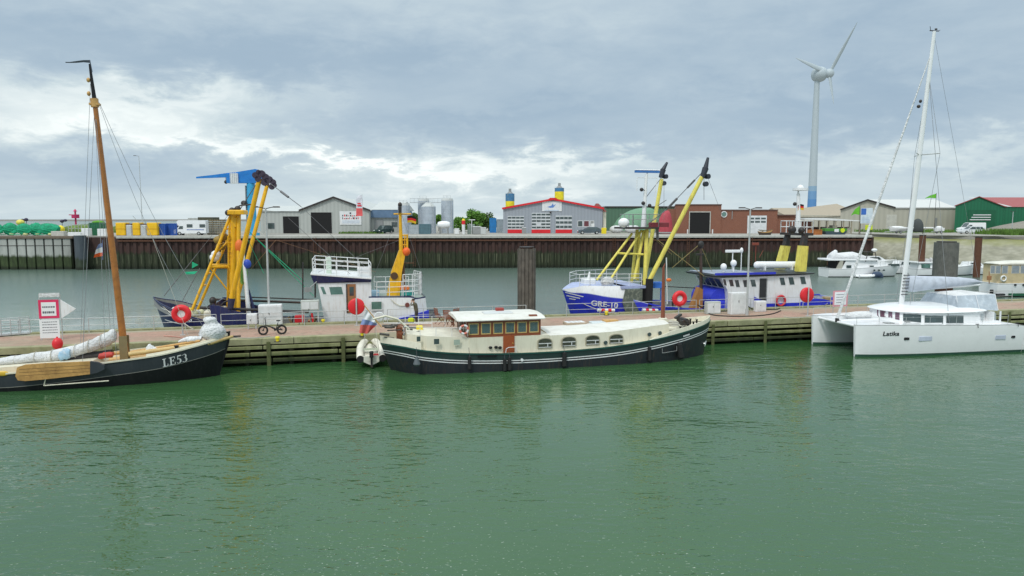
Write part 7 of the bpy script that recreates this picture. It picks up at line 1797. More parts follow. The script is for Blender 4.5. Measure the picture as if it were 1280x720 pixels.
g = MB(); p = a(385, 362, -2.6); g.cyl(p, a(396, 352, -2.4), .05, n=6); g.box(p, (.5, .1, .35), .3); g.build('side_lamp', grey, wh)
# poop
px_ = lambda p, y_, t_=-2.55: a(p, y_, t_)
P0, P1 = px_(461, 371), px_(533.5, 372.5)
sts = [(P0[0], P0[2], 2.3, 2.45, 0), (P0[0] + 3, P0[2] - .05, 2.5, 2.6, 0), (P1[0] - .9, P1[2] - .0, 2.4, 2.5, .1), (P1[0], P1[2] + .02, 1.6, 1.9, .15)]
g = MB(); Sp = hull(g, sts, [(.1, 1), (9, 0)], 1.3, sub=4, pw=1); deck(g, Sp, .12, .02, 2, 0); pp = g.build('poop_house', [white, navy, mat('grey_green_deck', (.3, .36, .33), .7)], ta)
p, q = a(464.5, 387.5, -2.5), a(477, 377, -2.5); window(pp, p[0], q[0], p[2], q[2], -2.5, white, glassg, .05)
p = a(509, 381, -2.5); g = MB(); g.cyl((p[0], -2.62, p[2]), (p[0], -2.4, p[2]), .17, n=14); g.build('porthole', mat('brown_porthole', (.2, .06, .05), .4), pp)
W = [a(499, 398, -2.62), a(520, 392.5, -2.62), (P1[0] + .12, 0, a(536, 387, -2.3)[2]), (P1[0] + .15, 0, 1.2), (a(499, 398)[0], 0, 1.25)]
g = MB(); g.pxz([(v[0], v[2]) for v in W], -2.72, -2.5); g.build('blue_stern_wedge', royal, pp)
g = MB(); p = a(492, 376, -2.56); g.tube([a(488, 373.5, -2.56), a(494, 379, -2.58), a(500, 382, -2.58), a(506, 382, -2.57)], .03, 5); g.build('scupper_pipe', cream, pp)
g = MB(); z = P0[2] - .1; railing(g, [(P0[0] + .6, -2.3, z), (P1[0] - .9, -2.3, z)], 1.15, .028, (1, .66, .33), .9); g.build('poop_railing', white, pp); g = MB(); railing(g, [(P0[0] + .6, 2.3, z), (P1[0] - .9, 2.3, z)], 1.15, .028, (1, .66, .33), .9); g.build('poop_railing', white, pp)
g = MB(); railing(g, [(P1[0] - 1.7, -2.1, z), (P1[0] - 1.5, -2.2, z), (P1[0] - .5, -1.8, z), (P1[0] - .1, 0, z), (P1[0] - .5, 1.8, z)], 1.65, .035, (1, .75, .5, .25), .5); g.build('stern_pulpit', white, pp)
for (xa, xb, ya, yb, m_) in ((500.5, 511.5, 357.5, 362, orange), (500.5, 517.5, 363, 370, mat('teal_crate', (.02, .30, .27), .6)), (464, 474, 363, 370, mat('pale_blue_crate', (.4, .58, .72), .6))):
    p, q = a(xa, yb, -1.2), a(xb, ya, -1.2); g = MB(); g.rbox(p[0], q[0], -1.4, -.6, max(z, p[2]), q[2], .05); g.build('fish_crate', m_, pp)
g = MB(); R = []
for (xa, xb, y_, w_) in ((483, 499, 371.5, .7), (489, 502, 340, .5), (498.5, 507.5, 313, .35)): A = a(xa, y_, -.6); B = a(xb, y_, -.6); R.append([(A[0], -.6 - w_ / 2, A[2]), (B[0], -.6 - w_ / 2, B[2]), (B[0], -.6 + w_ / 2, B[2]), (A[0], -.6 + w_ / 2, A[2])])
g.loft(R, sm=False); mz = g.build('mizzen_mast', yel, ta)
g = MB(); A = a(493, 345, -.98); g.cyl(A, (A[0], -.5, A[2]), .28, n=14); B = a(500, 356, -.6); C_ = a(501, 328, -.6); g.bx(C_[0] - .1, C_[0] + .28, -.7, -.4, B[2], C_[2]); g.bx(C_[0], C_[0] + 1.0, -.6, -.5, C_[2] - .1, C_[2]); g.build('mast_fitting', mat('dark_brown_fitting', (.10, .05, .02), .6), mz)
g = MB(); g.cyl(a(501.5, 315, -.6), a(500, 258, -.6), .16, .10, n=8); g.cyl(a(492, 267.5, -.6), a(514, 267.5, -.6), .06, n=6)
for y_ in (294, 300, 306): g.cyl(a(502, y_, -.6), a(509, y_, -.6), .05, n=5)
g.cyl(a(509, 293, -.6), a(509, 312, -.6), .08, n=6); g.cyl(a(506, 293, -.6), a(506, 312, -.6), .05, n=6); g.build('upper_mast', yel, mz)
g = MB(); g.sph(a(500, 256, -.6), (.16, .16, .2), 8, 6); g.rbox(*[a(498, 263, -.8)[0], a(502, 263, -.8)[0]], -.9, -.6, a(500, 266, -.6)[2], a(500, 258, -.6)[2], .04); g.build('mast_light', steeld, mz)
g = MB(); g.sph(a(508, 314.5, -.8), (.3, .25, .33), 10, 6); g.build('orange_lantern', mat('orange_red_plastic', (.85, .14, .02), .5), mz)
g = MB(); F0 = [a(509, 270, -.6), a(514, 269.5, -.5), a(520, 271.5, -.65)]
for k in range(3): g.loft([[(x, y, zz_ - .17 * k), (x, y + .03, zz_ - .17 * (k + 1))] for x, y, zz_ in F0], k, closed=False)
g.build('ensign', [void, red, mat('flag_gold', (.8, .5, .03), .8)], mz)
g = MB()
for p0, p1 in (((500, 262), (465, 352)), ((500, 262), (530, 350)), ((500, 300), (398, 340))): g.cyl(a(*p0, -.6), a(*p1, -1.5), .012, n=4)
g.build('stay_wires', MATS['dark_wire'], mz)
g = MB(); p = a(340, 385, -2.7)
for k in range(22): x = 11 + rg.uniform(-3.6, 3.2); g.cyl((x, rg.uniform(-2.2, 0), 1.0), (x + rg.uniform(-.5, .5), rg.uniform(-2.2, 0), rg.uniform(1.2, 2.1)), rg.uniform(.03, .09), n=6, m=k % 3)
g.rbox(9.6, 10.3, -2.4, -1.9, 1.6, 2.1, .05, 1); g.build('deck_gear', [steeld, red, mat('tan_rope_gear', (.35, .26, .14), .8)], ta)

# ================================================================== blue and white trawler (right)
TB = PF.sub(6.1, 9.3)
tb = thing('trawler', 'bright blue and white trawler GRE 10 with pale yellow derricks', 'fishing boat', TB)
a = lambda px, py, t_=-2.6: TB.pl(px, py, t_)
bp_ = a(703, 362, 0); x0 = bp_[0]
def zB(px, py, t_): return a(px, py, t_)[2]
st = [(x0, bp_[2], .06, .05, 1.35), (x0 + .5, bp_[2] - .15, .85, .3, 1.1), (x0 + 1.5, zB(722, 366.5, -1.7), 1.8, .9, .7), (x0 + 3, zB(745, 371, -2.4), 2.5, 1.6, .35), (x0 + 5, zB(768, 375, -2.8), 2.9, 2.4, .1), (x0 + 7.2, 2.05, 3.0, 2.8, 0), (x0 + 10, 1.72, 3.0, 2.8, 0), (x0 + 14, 1.6, 3.0, 2.8, 0), (x0 + 18, 1.6, 3.0, 2.8, 0), (x0 + 22, 1.7, 2.9, 2.5, 0), (x0 + 24.6, 1.9, 2.3, 1.7, -.3), (x0 + 25.4, 2.05, 1.4, .8, -.5)]
g = MB(); S = hull(g, st, [(.05, 1), (9, 0)], -.6, sub=5); deck(g, [q for q in S if q[0] > x0 + 6.5], .45, .1, 2, 3); hl = g.build('hull', [royal, mat('pale_blue_line', (.5, .55, .8), .4), mat('grey_working_deck', (.25, .26, .25), .8, stain=GRIME), grey], tb)
g = MB(); caprail(g, [q for q in S if q[0] > x0 + 6], .07, 0); g.build('rubbing_rail', royal, hl)
# whaleback
xo0 = a(783, 367, -2.8)[0]; Sw = [q for q in S if q[0] <= xo0 + .3]
zt_ = lambda x: bp_[2] + (.02 + .42 * min(1, (x - x0) / 1.3)) + .0 * x
g = MB()
for s_ in (-1, 1): g.loft([[(x, s_ * b, z + .0), (x, s_ * max(.04, b * .97), (z + zt_(x)) / 2), (x, s_ * max(.03, b * .9), zt_(x))] for x, z, b, *_ in Sw], closed=False)
vs = []
for x, z, b, *_ in Sw: vs += [(x, -max(.03, b * .9), zt_(x)), (x, max(.03, b * .9), zt_(x))]
g.add(vs, [(2 * i, 2 * i + 2, 2 * i + 3, 2 * i + 1) for i in range(len(Sw) - 1)], 1); g.build('whaleback', [white, mat('pale_blue_deck', (.42, .48, .70), .6)], tb)
xo0, xo1 = a(783, 367, -2.8)[0], a(806, 367, -2.8)[0]; zt0 = zt_(9)
g = MB(); g.pxz([(xo0 - .1, 1.7), (xo0 - .35, 2.4), (xo0 - .1, zt0 - .25), (xo1 - .25, zt0 - .25), (xo1 - .25, 1.7)], -2.90, -2.78); g.build('side_opening', mat('green_grey_gear', (.10, .12, .10), .8, stain=(.34, .36, .28), sa=.9, scale=2.2), tb)
g = MB(); g.bx(xo0 - .4, xo1 + .1, -2.75, 2.75, zt0 - .2, zt0 - .0); g.build('whaleback_roof', mat('pale_blue_roof', (.35, .40, .62), .6), tb)
g = MB(); n_ = 8
for s_ in (-1, 1):
    Pp = [(x, s_ * max(.1, b * .88), zt_(x)) for x, z, b, *_ in Sw if x > x0 + .9][::3] + [(xo1 - .2, s_ * 2.6, zt0)]
    railing(g, Pp, .95, .026, (1, .66, .33), .9)
g.cyl(Pp[0][:1] + (-Pp[0][1],) + (Pp[0][2] + .95,), (Pp[0][0], Pp[0][1], Pp[0][2] + .95), .026, n=6); g.build('bow_railing', white, tb)
g = MB(); q = a(737, 352, -.3); g.rbox(q[0] - .5, q[0] + .5, -.5, .5, zt0, zt0 + .45, .08); g.cyl((q[0], 0, zt0), (q[0] + .1, 0, zt0 + 1.0), .22, .06, n=8); g.build('anchor_windlass', gel, tb)
g = MB(); q = a(757, 353, -1.5); g.sph((q[0], -1.9, zt0 + .3), (.6, .3, .42), 10, 7); g.build('white_sack', canvas, tb)
for k, (p0, p1) in enumerate((((711.5, 367), (731, 371.5)), ((713, 371), (728, 374)), ((715.5, 374.5), (724, 376)))):
    A, B = a(*p0, -1.3), a(*p1, -1.9); top = []; bot = []
    for i in range(7):
        f = i / 6; x = A[0] + (B[0] - A[0]) * f; z = A[2] + (B[2] - A[2]) * f
        for q_l, zz_ in ((top, z + .04), (bot, z - .04)): q_l.append((x, -(hull_y(S, x, zz_, -.6) + .02), zz_))
    g = MB(); g.loft([[p, q] for p, q in zip(top, bot)], closed=False); g.build('bow_stripe', white, hl)
q = a(741, 382.5, -2.3); tx = text('GRE-10', .60, white, tb, (0, 0, 0), (0, 0, 0), 'registration_letters', .02, 'LEFT', .012, 1.05)
for v in tx.data.vertices:
    X_, Z_ = q[0] + v.co.x, q[2] + v.co.y - .10 * v.co.x; out = .03 if v.co.z > 0 else 0; v.co = (X_, -(hull_y(S, X_, Z_, -.6) + out), Z_)
def bar(name, p0, p1, t0, t1, r0, r1=None, m=lemon, par=None, n=10):
    g = MB(); g.cyl(a(*p0, t0), a(*p1, t1), r0, r1, n=n); return g.build(name, m, par or tb)
bar('mast_leg', (789.5, 353), (796.5, 287), 1.0, .5, .12, .14); bar('mast_leg', (797, 350), (799, 290), 1.2, .5, .13); bar('mast_leg', (806, 356), (808.5, 287), -1.6, -.7, .17, .17); bar('mast_leg', (793, 349), (805, 288), -1.0, -.5, .13, .13)
bar('front_stay', (746, 350), (790, 292), -1.3, -.3, .10); bar('front_stay', (761.5, 352), (802, 288), -1.9, -.6, .10)
bar('cross_bar', (772, 316.5), (804, 318), -1.0, -1.0, .09, m=lemon)
g = MB(); A, B = a(785, 284, -1.5), a(824, 284, -1.5); g.bx(A[0], B[0], -1.5, 1.5, A[2] - .15, A[2]); pf = g.build('mast_platform', steeld, tb)
g = MB(); railing(g, [(A[0] + .5, -1.4, A[2]), (B[0], -1.4, A[2]), (B[0], 1.4, A[2]), (A[0] + .5, 1.4, A[2]), (A[0] + .5, -1.4, A[2])], 1.05, .03, (1, .6), .9); g.build('platform_railing', mat('grey_rail', (.35, .36, .36), .5), pf)
bar('signal_mast', (804, 284), (808, 218), 0, 0, .2, .11, gel)
g = MB(); q = a(809, 214.5, 0); g.rbox(q[0] - 1.1, q[0] + 1.1, -.12, .12, q[2] - .1, q[2] + .1, .04); sc_ = g.build('radar_scanner', mat('radar_blue', (.05, .18, .5), .5), tb)
g = MB(); g.rbox(q[0] - 1.1, q[0] + 1.1, -.13, .13, q[2] + .1, q[2] + .17, .03); g.cyl((q[0], 0, q[2] - .6), (q[0], 0, q[2] - .1), .07, n=8); g.tube([(q[0] - .9, 0, q[2] - 1.6), (q[0] - .9, 0, q[2] - .5), (q[0] + .9, 0, q[2] - .5), (q[0] + .7, 0, q[2] - 2.2)], .03, 5); g.build('scanner_cap', gel, sc_)
g = MB()
for px, py in ((802, 237), (804, 254), (812, 257)): g.sph(a(px, py, -.2), (.18, .15, .16), 8, 6)
g.cyl(a(802, 237, -.2), a(807, 238, 0), .04, n=5); g.build('mast_lamps', steeld, tb)
g = MB(); q = a(814, 275, -.5); g.rbox(q[0] - .3, q[0] + 1.3, -1.2, -.6, A[2], q[2] - .2, .05); g.sph((q[0] - 2.6, -.9, A[2] + .35), (.5, .4, .4), 10, 6, m=1); g.build('platform_boxes', [mat('dark_red_gear', (.2, .03, .04), .6), gel], pf)
for k, (p0, p1, t0, t1, hx) in enumerate((((805, 352), (827, 224), 2.6, 3.6, ((826, 222), (829, 212), (834, 203))), ((812, 350), (877.5, 221), -2.7, -3.6, ((878, 222), (882, 210), (885, 197))))):
    b_ = bar('derrick_boom', p0, p1, t0, t1, .18, .17, n=12)
    g = MB(); c = [Vector(a(*h_, t1)) for h_ in hx]; g.cyl(c[0], c[1], .2, .25, n=10); g.cyl(c[1], c[2], .2, .1, n=9); g.cyl(c[0] + Vector((.3, -.15, -.5)), c[0] + Vector((.3, .15, -.5)), .2, n=14); g.cyl(c[0] + Vector((.5, -.15, .1)), c[0] + Vector((.4, .15, .1)), .2, n=14); g.build('sheave_head', mat('black_blue_steel', (.03, .035, .05), .5), b_)
    g = MB(); f0 = Vector(a(*p0, t0)); g.cyl(f0 + Vector((0, 0, .1)), (f0.x - .1, f0.y, 1.3), .3, .34, n=10); g.build('boom_foot', void, b_)
g = MB(); R_ = [((827, 222), (805, 250), 3.4, 0, .035), ((879, 214), (833, 262), -3.4, -.5, .03), ((833, 262), (808, 282), -.5, 0, .04), ((822, 257), (833, 250), 0, 0, .03), ((880, 222), (880, 250), -3.4, -3.4, .02), ((830, 225), (830, 275), 3.5, 3.0, .015), ((884, 220), (905, 275), -3.5, 0, .012), ((822, 286), (822, 300), -.5, -.5, .12)]
for p0, p1, t0, t1, r_ in R_: g.cyl(a(*p0, t0), a(*p1, t1), r_, n=5)
c = Vector(a(879, 214, -3.4)); d_ = Vector(a(833, 262, -.5)); g.cyl(c.lerp(d_, .22), c.lerp(d_, .42), .08, n=7); g.cyl(c.lerp(d_, .7), c.lerp(d_, .95), .1, n=7)
g.build('stay_wires', MATS['dark_wire'], tb)
g = MB(); g.cyl(a(822, 300, -1), a(880, 345, -2), .03, n=5); g.cyl(a(875, 305, 1), a(840, 335, 1), .03, n=5); g.cyl(a(875, 305, 1), a(900, 362, 0), .02, n=4); g.cyl(a(815, 296, 0), a(840, 318, 0), .02, n=4); g.build('tan_ropes', mat('tan_rope', (.30, .24, .10), .9), tb)
bar('aft_post', (876.5, 385), (876, 306), 0, 0, .16, .1, mat('brown_post', (.08, .05, .04), .6)); g = MB(); q = a(876, 306, 0); g.sph(q, (.3, .2, .35), 8, 6); g.rbox(q[0] - .4, q[0] + .3, -.1, .1, q[2] - .9, q[2] - .75, .03); g.build('post_head', steeld, tb)
bar('boom_pipe', (812, 357), (905, 362), 1.5, 1.5, .04, .04, steeld)
g = MB(); q = a(822, 356, -2); g.rbox(q[0] - .4, q[0] + .4, -2.2, -1.7, q[2] - .25, q[2] + .25, .08); g.cyl((q[0] + .3, -2, 1.5), (q[0] + .3, -2, q[2]), .05, n=6); g.build('blue_control_box', mat('bright_blue_box', (.03, .16, .6), .5), tb)
g = MB(); A, B = a(864, 388, -1.5), a(879, 359, -1.5); g.pxz([(A[0], A[2]), (A[0] + .7, B[2]), (B[0], B[2] - .2), (B[0], A[2])], -1.5, -.9); g.build('otter_board', mat('orange_brown_board', (.38, .17, .05), .7, stain=RUST), tb)
rg = random.Random(51); g = MB()
for k in range(26): x = x0 + 10.5 + rg.uniform(-1.6, 6); g.cyl((x, rg.uniform(-2.2, .5), 1.0), (x + rg.uniform(-.5, .5), rg.uniform(-2.2, .5), rg.uniform(1.5, 2.5)), rg.uniform(.03, .1), n=6, m=k % 3)
g.build('deck_gear', [steeld, mat('grey_gear', (.35, .36, .36), .6), MATS['tan_rope_gear']], tb)
# blue net drum
A, B = a(893, 372, -1.6), a(916, 372, -1.6); zc = a(905, 374, -1.6)[2]
g = MB(); g.cyl((A[0] + .5, -1.8, zc), (A[0] + .5, 1.6, zc), .95, n=22); g.rbox(A[0], B[0], -1.9, 1.7, 1.0, zc - .1, .15); g.build('net_drum', mat('bright_net_blue', (.03, .05, .62), .5, bump=.5), tb)
# wheelhouse
A = a(900, 343, -2.3); hx0 = A[0]; hx1 = a(1010, 345, -2.3)[0]; hz1 = a(950, 345.5, -2.3)[2]; xe = a(1018.5, 380, -2.3)[0]
g = MB(); g.pxz([(hx0 + 1.0, 1.0), (hx0 + .75, hz1 - 1.1), (hx0 + .1, hz1 - .05), (hx1 + .15, hz1 + .05), (xe + .15, 1.0)], -2.3, 2.3); wh = g.build('wheelhouse', white, tb)
g = MB(); g.loft([[(hx0 - .5, -2.5, hz1), (hx1 + .4, -2.5, hz1 + .12), (hx1 + .4, 2.5, hz1 + .12), (hx0 - .5, 2.5, hz1)], [(hx0 - .6, -2.6, hz1 + .28), (hx1 + .5, -2.6, hz1 + .34), (hx1 + .5, 2.6, hz1 + .34), (hx0 - .6, 2.6, hz1 + .28)]], sm=False); g.v = [(x, y, z if z < hz1 + .2 else z - .12) for x, y, z in g.v]; g.build('dark_visor', mat('charcoal_visor', (.04, .05, .055), .5), wh)
g = MB(); g.rbox(hx0 - .3, hx0 + 4.0, -2.4, 2.4, hz1 + .2, hz1 + .26, .02); g.build('blue_roof', mat('slate_roof', (.30, .34, .42), .6, stain=(.2, .22, .25)), wh)
g = MB(); g.bx(hx0 - .64, hx0 + 5.0, -2.68, -2.61, hz1 + .2, hz1 + .38); g.build('blue_edge', royal, wh)
for (xa, xb, yt, yb) in ((904, 907.5, 349, 357), (911.5, 916.5, 349.5, 358), (919, 924, 350, 359), (929, 935, 350, 359), (938.5, 944.5, 349.5, 358.5), (975, 981, 347, 356.5), (986, 992.5, 346.5, 356), (1000.5, 1007, 345.8, 355.3)):
    p, q = a(xa, yb, -2.32), a(xb, yt, -2.32); window(wh, p[0] + .1, q[0] + .1, p[2], q[2], -2.3, white, glass, .035, skew=-.28)
for k in range(4):
    g = MB(); y = -1.9 + .98 * k; g.add([(hx0 + .66, y, hz1 - .95), (hx0 + .66, y + .82, hz1 - .95), (hx0 + .12, y + .82, hz1 - .2), (hx0 + .12, y, hz1 - .2)], [(0, 1, 2, 3)]); g.build('front_window', glass, wh)
p, q = a(949, 376, -2.33), a(958, 348, -2.33); g = MB(); g.bx(p[0], q[0], -2.34, -2.28, p[2], q[2]); dr = g.build('door', mat('black_door', (.03, .032, .035), .4), wh); g = MB(); g.bx(q[0] + .03, q[0] + .1, -2.35, -2.29, p[2], q[2]); g.build('door_post', grey, dr)
W = [a(943, 382, -2.36), a(943, 371, -2.36), a(958, 379, -2.36), a(1000, 378, -2.36), a(1019, 373, -2.36), a(1030, 374, -2.36), a(1042, 377, -2.36), a(1044, 388, -2.36)]
g = MB(); g.pxz([(v[0], v[2]) for v in W] + [(W[0][0], W[-1][2])], -2.42, -2.32); g.build('blue_bulwark', royal, wh)
g = MB(); g.torus((a(976, 376, -2.5)[0], -2.5, a(976, 376, -2.5)[2]), .42, .1, 'y', 22, 7, m=0); g.build('lifebuoy', [mat('red_lifebuoy', (.6, .04, .05), .5)], wh)
A, B = a(940, 335, 0), a(987, 335, 0); rr_ = .32
g = MB(); g.cyl((A[0], -.8, hz1 + .85), (B[0], -.8, hz1 + .8), rr_, n=16); g.sph((A[0], -.8, hz1 + .85), rr_, 12, 8); g.sph((B[0], -.8, hz1 + .8), rr_, 12, 8); g.bx(A[0] + .5, A[0] + .6, -1.2, -.4, hz1 + .4, hz1 + .9); g.bx(B[0] - .6, B[0] - .5, -1.2, -.4, hz1 + .4, hz1 + .9); g.build('liferaft_canister', gel, wh)
g = MB(); q = a(990, 335, 0); g.rbox(q[0], q[0] + .5, -.6, -.1, hz1 + .4, q[2] + .2, .04); g.build('roof_box', gel, wh)
for px, py in ((904.5, 333.5), (917, 329)):
    q = a(px, py, -.5); g = MB(); g.sph(q, (.27, .27, .3), 12, 8); g.cyl(q, (q[0], q[1], hz1 + .3), .08, n=7); g.build('satellite_dome', gel, wh)
g = MB(); q = a(916, 314, 0); g.rbox(q[0] - .7, q[0] + .7, -.1, .1, q[2] - .1, q[2] + .12, .04); g.cyl((q[0], 0, hz1 + .3), (q[0], 0, q[2] - .1), .05, n=6); q = a(927, 313, 0); g.cyl((q[0], 0, hz1 + .3), q, .04, n=6); g.sph(q, (.15, .15, .25), 8, 6); g.build('radar', gel, wh)
g = MB(); q = a(945, 305, .5); g.cyl((q[0], .5, hz1 + .4), q, .035, n=6); g.rbox(q[0] - .35, q[0] + .25, .4, .6, q[2] - .1, q[2] + .12, .03); q2 = a(954, 313, .5); g.cyl((a(949, 322, .5)), q2, .03, n=5); g.build('aerial', [mat('dark_red_aerial', (.22, .05, .03), .6)], wh)
for px, py in ((1024, 372), (1034, 371), (1040, 376)):
    q = a(px, py, -1.8); g = MB(); g.rbox(q[0] - .3, q[0] + .3, -2, -1.4, q[2] - .35, q[2], .06); g.build('stern_gear', [MATS['tan_rope_gear'] if px > 1030 else grey], tb)
# aft gantry with railed platform
for k, (xa0, xb0, xa1, xb1, t_) in enumerate(((969.5, 979, 978, 986, 1.4), (995.5, 1005, 999.5, 1008, -1.6))):
    A0, B0, A1, B1 = a(xa0, 340, t_), a(xb0, 340, t_), a(xa1, 307, t_), a(xb1, 307.5, t_)
    g = MB(); g.pxz([(A0[0], hz1 + .3), (B0[0], hz1 + .3), (B1[0], B1[2]), (A1[0], A1[2])], t_ - .3, t_ + .3); lg = g.build('gantry_leg', lemon, tb)
    C0, C1 = a(xa1 + 5, 293, t_), a(xb1 + .5, 293, t_); g = MB(); g.pxz([(A1[0] + .12, A1[2] + .02), (B1[0] - .12, B1[2] + .02), (C1[0], C1[2]), (C0[0], C0[2])], t_ - .25, t_ + .25); g.build('dark_leg_top', steeld, lg)
A, B = a(1003, 293, -1.5), a(1014, 293, -1.5); g = MB(); g.bx(A[0], B[0], -1.8, 1.7, A[2] - .1, A[2] + .12); g.build('gantry_platform', steeld, tb)
g = MB(); railing(g, [(A[0], -1.7, A[2] + .1), (B[0], -1.7, A[2] + .1), (B[0], 1.6, A[2] + .1), (A[0], 1.6, A[2] + .1), (A[0], -1.7, A[2] + .1)], 1.05, .045, (1, .5), .75); g.build('gantry_railing', white, tb)
bar('gantry_mast', (997.5, 292), (998, 242), 0, 0, .24, .14, gel)
g = MB(); q = a(1000.5, 236, 0); g.cyl((q[0], 0, q[2] - .15), (q[0], 0, q[2] + .05), .65, n=18); g.sph((q[0], 0, q[2] + .1), (.3, .3, .25), 10, 6); g.cyl((q[0] - .2, 0, q[2] - 1.6), (q[0] - .2, 0, q[2]), .08, n=7); g.build('radar_dome', gel, tb)
g = MB(); g.sph(a(993.5, 255, 0), (.18, .15, .17), 8, 6); g.sph(a(990, 287, -1.5), (.4, .3, .35), 8, 6); g.sph(a(1002, 288, -1.5), (.3, .3, .3), 8, 6); g.build('gantry_lamps', steeld, tb)
g = MB(); F0 = [a(997.5, 256.5, -.2), a(1001, 255, -.1), (a(1005, 256, -.25))]
for k in range(3): g.loft([[(x, y, zz_ - .16 * k), (x, y + .03, zz_ - .16 * (k + 1))] for x, y, zz_ in F0], k, closed=False)
g.build('ensign', [void, red, MATS['flag_gold']], tb)
for k, (p, q, lb) in enumerate(((TA.w(bx0[0] + .4, -.6, 3.2), PF.w(*PF.oz(243, 416, ZP)[:2], ZP + .2), 'mooring line from the dark blue trawler bow down to the pier'), (TB.w(x0 + 1.2, -1.2, 2.3), PF.w(*PF.oz(770, 395, ZP)[:2], ZP + .2), 'mooring line from the bright blue trawler bow down to the pier'), (TB.w(x0 + 22, -2.9, 1.6), PF.w(*PF.oz(1034, 385, ZP)[:2], ZP + .4), 'mooring line from the bright blue trawler stern to the pier'))):
    g = MB(); g.sag(p, q, .15, .03, 6); solo('mooring_line', lb, 'rope', Fr(0, 0), g, rope)

# ================================================================== marina on the right
def yacht(label, fr, L, B_, F0, F1, name='motor_yacht', cat='motor boat'):
    o = thing(name, label, cat, fr)
    st = [(0, F0, B_ * .85, B_ * .7, 0), (L * .15, F0, B_ * .95, B_ * .8, 0), (L * .5, F0 + (F1 - F0) * .35, B_, B_ * .75, 0), (L * .78, F0 + (F1 - F0) * .75, B_ * .75, B_ * .4, -.2), (L * .93, F1 * .97, B_ * .35, B_ * .12, -.6), (L, F1, .06, .05, -1.2)]
    g = MB(); Sx = hull(g, st, [(.1, 1), (.14, 2), (9, 0)], -.3); deck(g, Sx, .02, .02, 0, 0); g.build('hull', [gel, gel, grey], o)
    g = MB(); Sq = [q for q in Sx]; fy = lambda q, z: q[2] + (q[3] - q[2]) * ((q[1] - z) / (q[1] + .3)) ** 1.6
    for t_ in (-1, 1): g.loft([[(q[0] + q[4] * ((q[1] - .0) / (q[1] + .3)), t_ * (fy(q, .0) + .012), .0), (q[0] + q[4] * ((q[1] - .12) / (q[1] + .3)), t_ * (fy(q, .12) + .012), .13)] for q in Sq], closed=False)
    g.build('boot_stripe', black, o)
    return o, Sx
def spot(px, py, r=0.0): return Fr(*Fr(0, 0).oz(px, py, 0)[:2], 0, r)
f1 = spot(1029, 345.5, radians(3)); o, Sx = yacht('large white motor yacht with canvas covered flybridge facing right', f1, 12.6, 2.0, 1.35, 1.95)
y_ = lambda px, py, t_=-1.8: f1.pl(px, py, t_)
A, B = y_(1052, 337), y_(1128, 337)
g = MB(); g.loft([[(A[0], -1.75, 1.2), (B[0] - .4, -1.1, 1.6), (B[0] - .4, 1.1, 1.6), (A[0], 1.75, 1.2)], [(A[0] + .8, -1.6, 2.6), (B[0] - 3.2, -1.2, 2.6), (B[0] - 3.2, 1.2, 2.6), (A[0] + .8, 1.6, 2.6)]], sm=False); cb = g.build('cabin', gel, o)
A2, B2 = y_(1035.5, 324), y_(1075, 324)
g = MB(); g.rbox(A2[0], B2[0] + 3, -1.75, 1.75, 2.6, 2.85, .08); g.build('flybridge_deck', gel, cb)
g = MB(); R = []
for px, zt, w_ in ((1041, 318, .9), (1045, 314, 1.3), (1052, 316.5, 1.5), (1062, 315.5, 1.5), (1070, 315, 1.5), (1080, 318, 1.5), (1090, 322, 1.3), (1097, 324, .8)): z1 = y_(px, zt, -1)[2]; x = y_(px, zt, -1)[0]; R.append([(x, -w_, 2.8), (x, -w_ * .85, z1 * .6 + 2.8 * .4), (x, 0, z1), (x, w_ * .85, z1 * .6 + 2.8 * .4), (x, w_, 2.8)])
g.loft(R, sm=True); g.build('flybridge_cover', canvas, cb)
g = MB(); P = [y_(1082, 327, -1.5), y_(1085, 315, -1.5), y_(1094, 315.5, -1.5), y_(1096, 327, -1.5)]; g.tube(P, .06, 6); g.tube([(x, 1.5, z) for x, _, z in P], .06, 6); g.cyl(P[1], (P[1][0], 1.5, P[1][2]), .06, n=6); g.cyl(P[2], (P[2][0], 1.5, P[2][2]), .06, n=6); g.build('radar_arch', steeld, cb)
g = MB(); q = y_(1093, 312.5, 0); g.sph(q, (.45, .45, .25), 12, 6); q = y_(1044, 315, 0); g.sph((q[0], 0, q[2]), (.35, .35, .35), 10, 6); g.build('radar_dome', gel, cb)
for (xa, xb, ya, yb, t_) in ((1111, 1124, 329.8, 332.5, -1.35), (1088, 1092, 332, 334, -1.62), (1075, 1079, 335, 337.3, -1.72), (1058, 1064, 331.5, 335, -1.7)):
    p, q = y_(xa, yb, t_), y_(xb, ya, t_); g = MB(); g.bx(p[0], q[0], t_ - .08, t_ + .2, p[2], q[2]); g.build('window', glass, cb)
for px in (1093, 1099, 1105): q = y_(px, 337, -1.95); g = MB(); g.cyl((q[0], -2.03, q[2] - .1), (q[0], -1.8, q[2] - .1), .13, n=10); g.build('porthole', glass, o)
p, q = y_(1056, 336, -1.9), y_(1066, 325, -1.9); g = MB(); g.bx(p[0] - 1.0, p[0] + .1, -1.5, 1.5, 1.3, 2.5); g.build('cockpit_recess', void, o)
g = MB(); g.pxz([(y_(1046, 335)[0], 1.3), (y_(1051, 325)[0], 2.6), (y_(1055, 325)[0], 2.6), (y_(1053, 335)[0], 1.3)], -1.7, -1.5); g.build('cockpit_side', beigec, o)
g = MB(); railing(g, [(8.2, -1.7, 1.75), (11, -.9, 1.9), (12.4, 0, 1.95)], .65, .025, (1,), .9); g.build('bow_railing', steelw, o)
p, q = y_(1088, 349, -2.2), y_(1101, 340.5, -2.2); g = MB(); g.sph(((p[0] + q[0]) / 2, 0, .45), (.85, .5, .5), 12, 8); g.cyl(((p[0]), 0, .2), (q[0], 0, .2), .35, n=10)
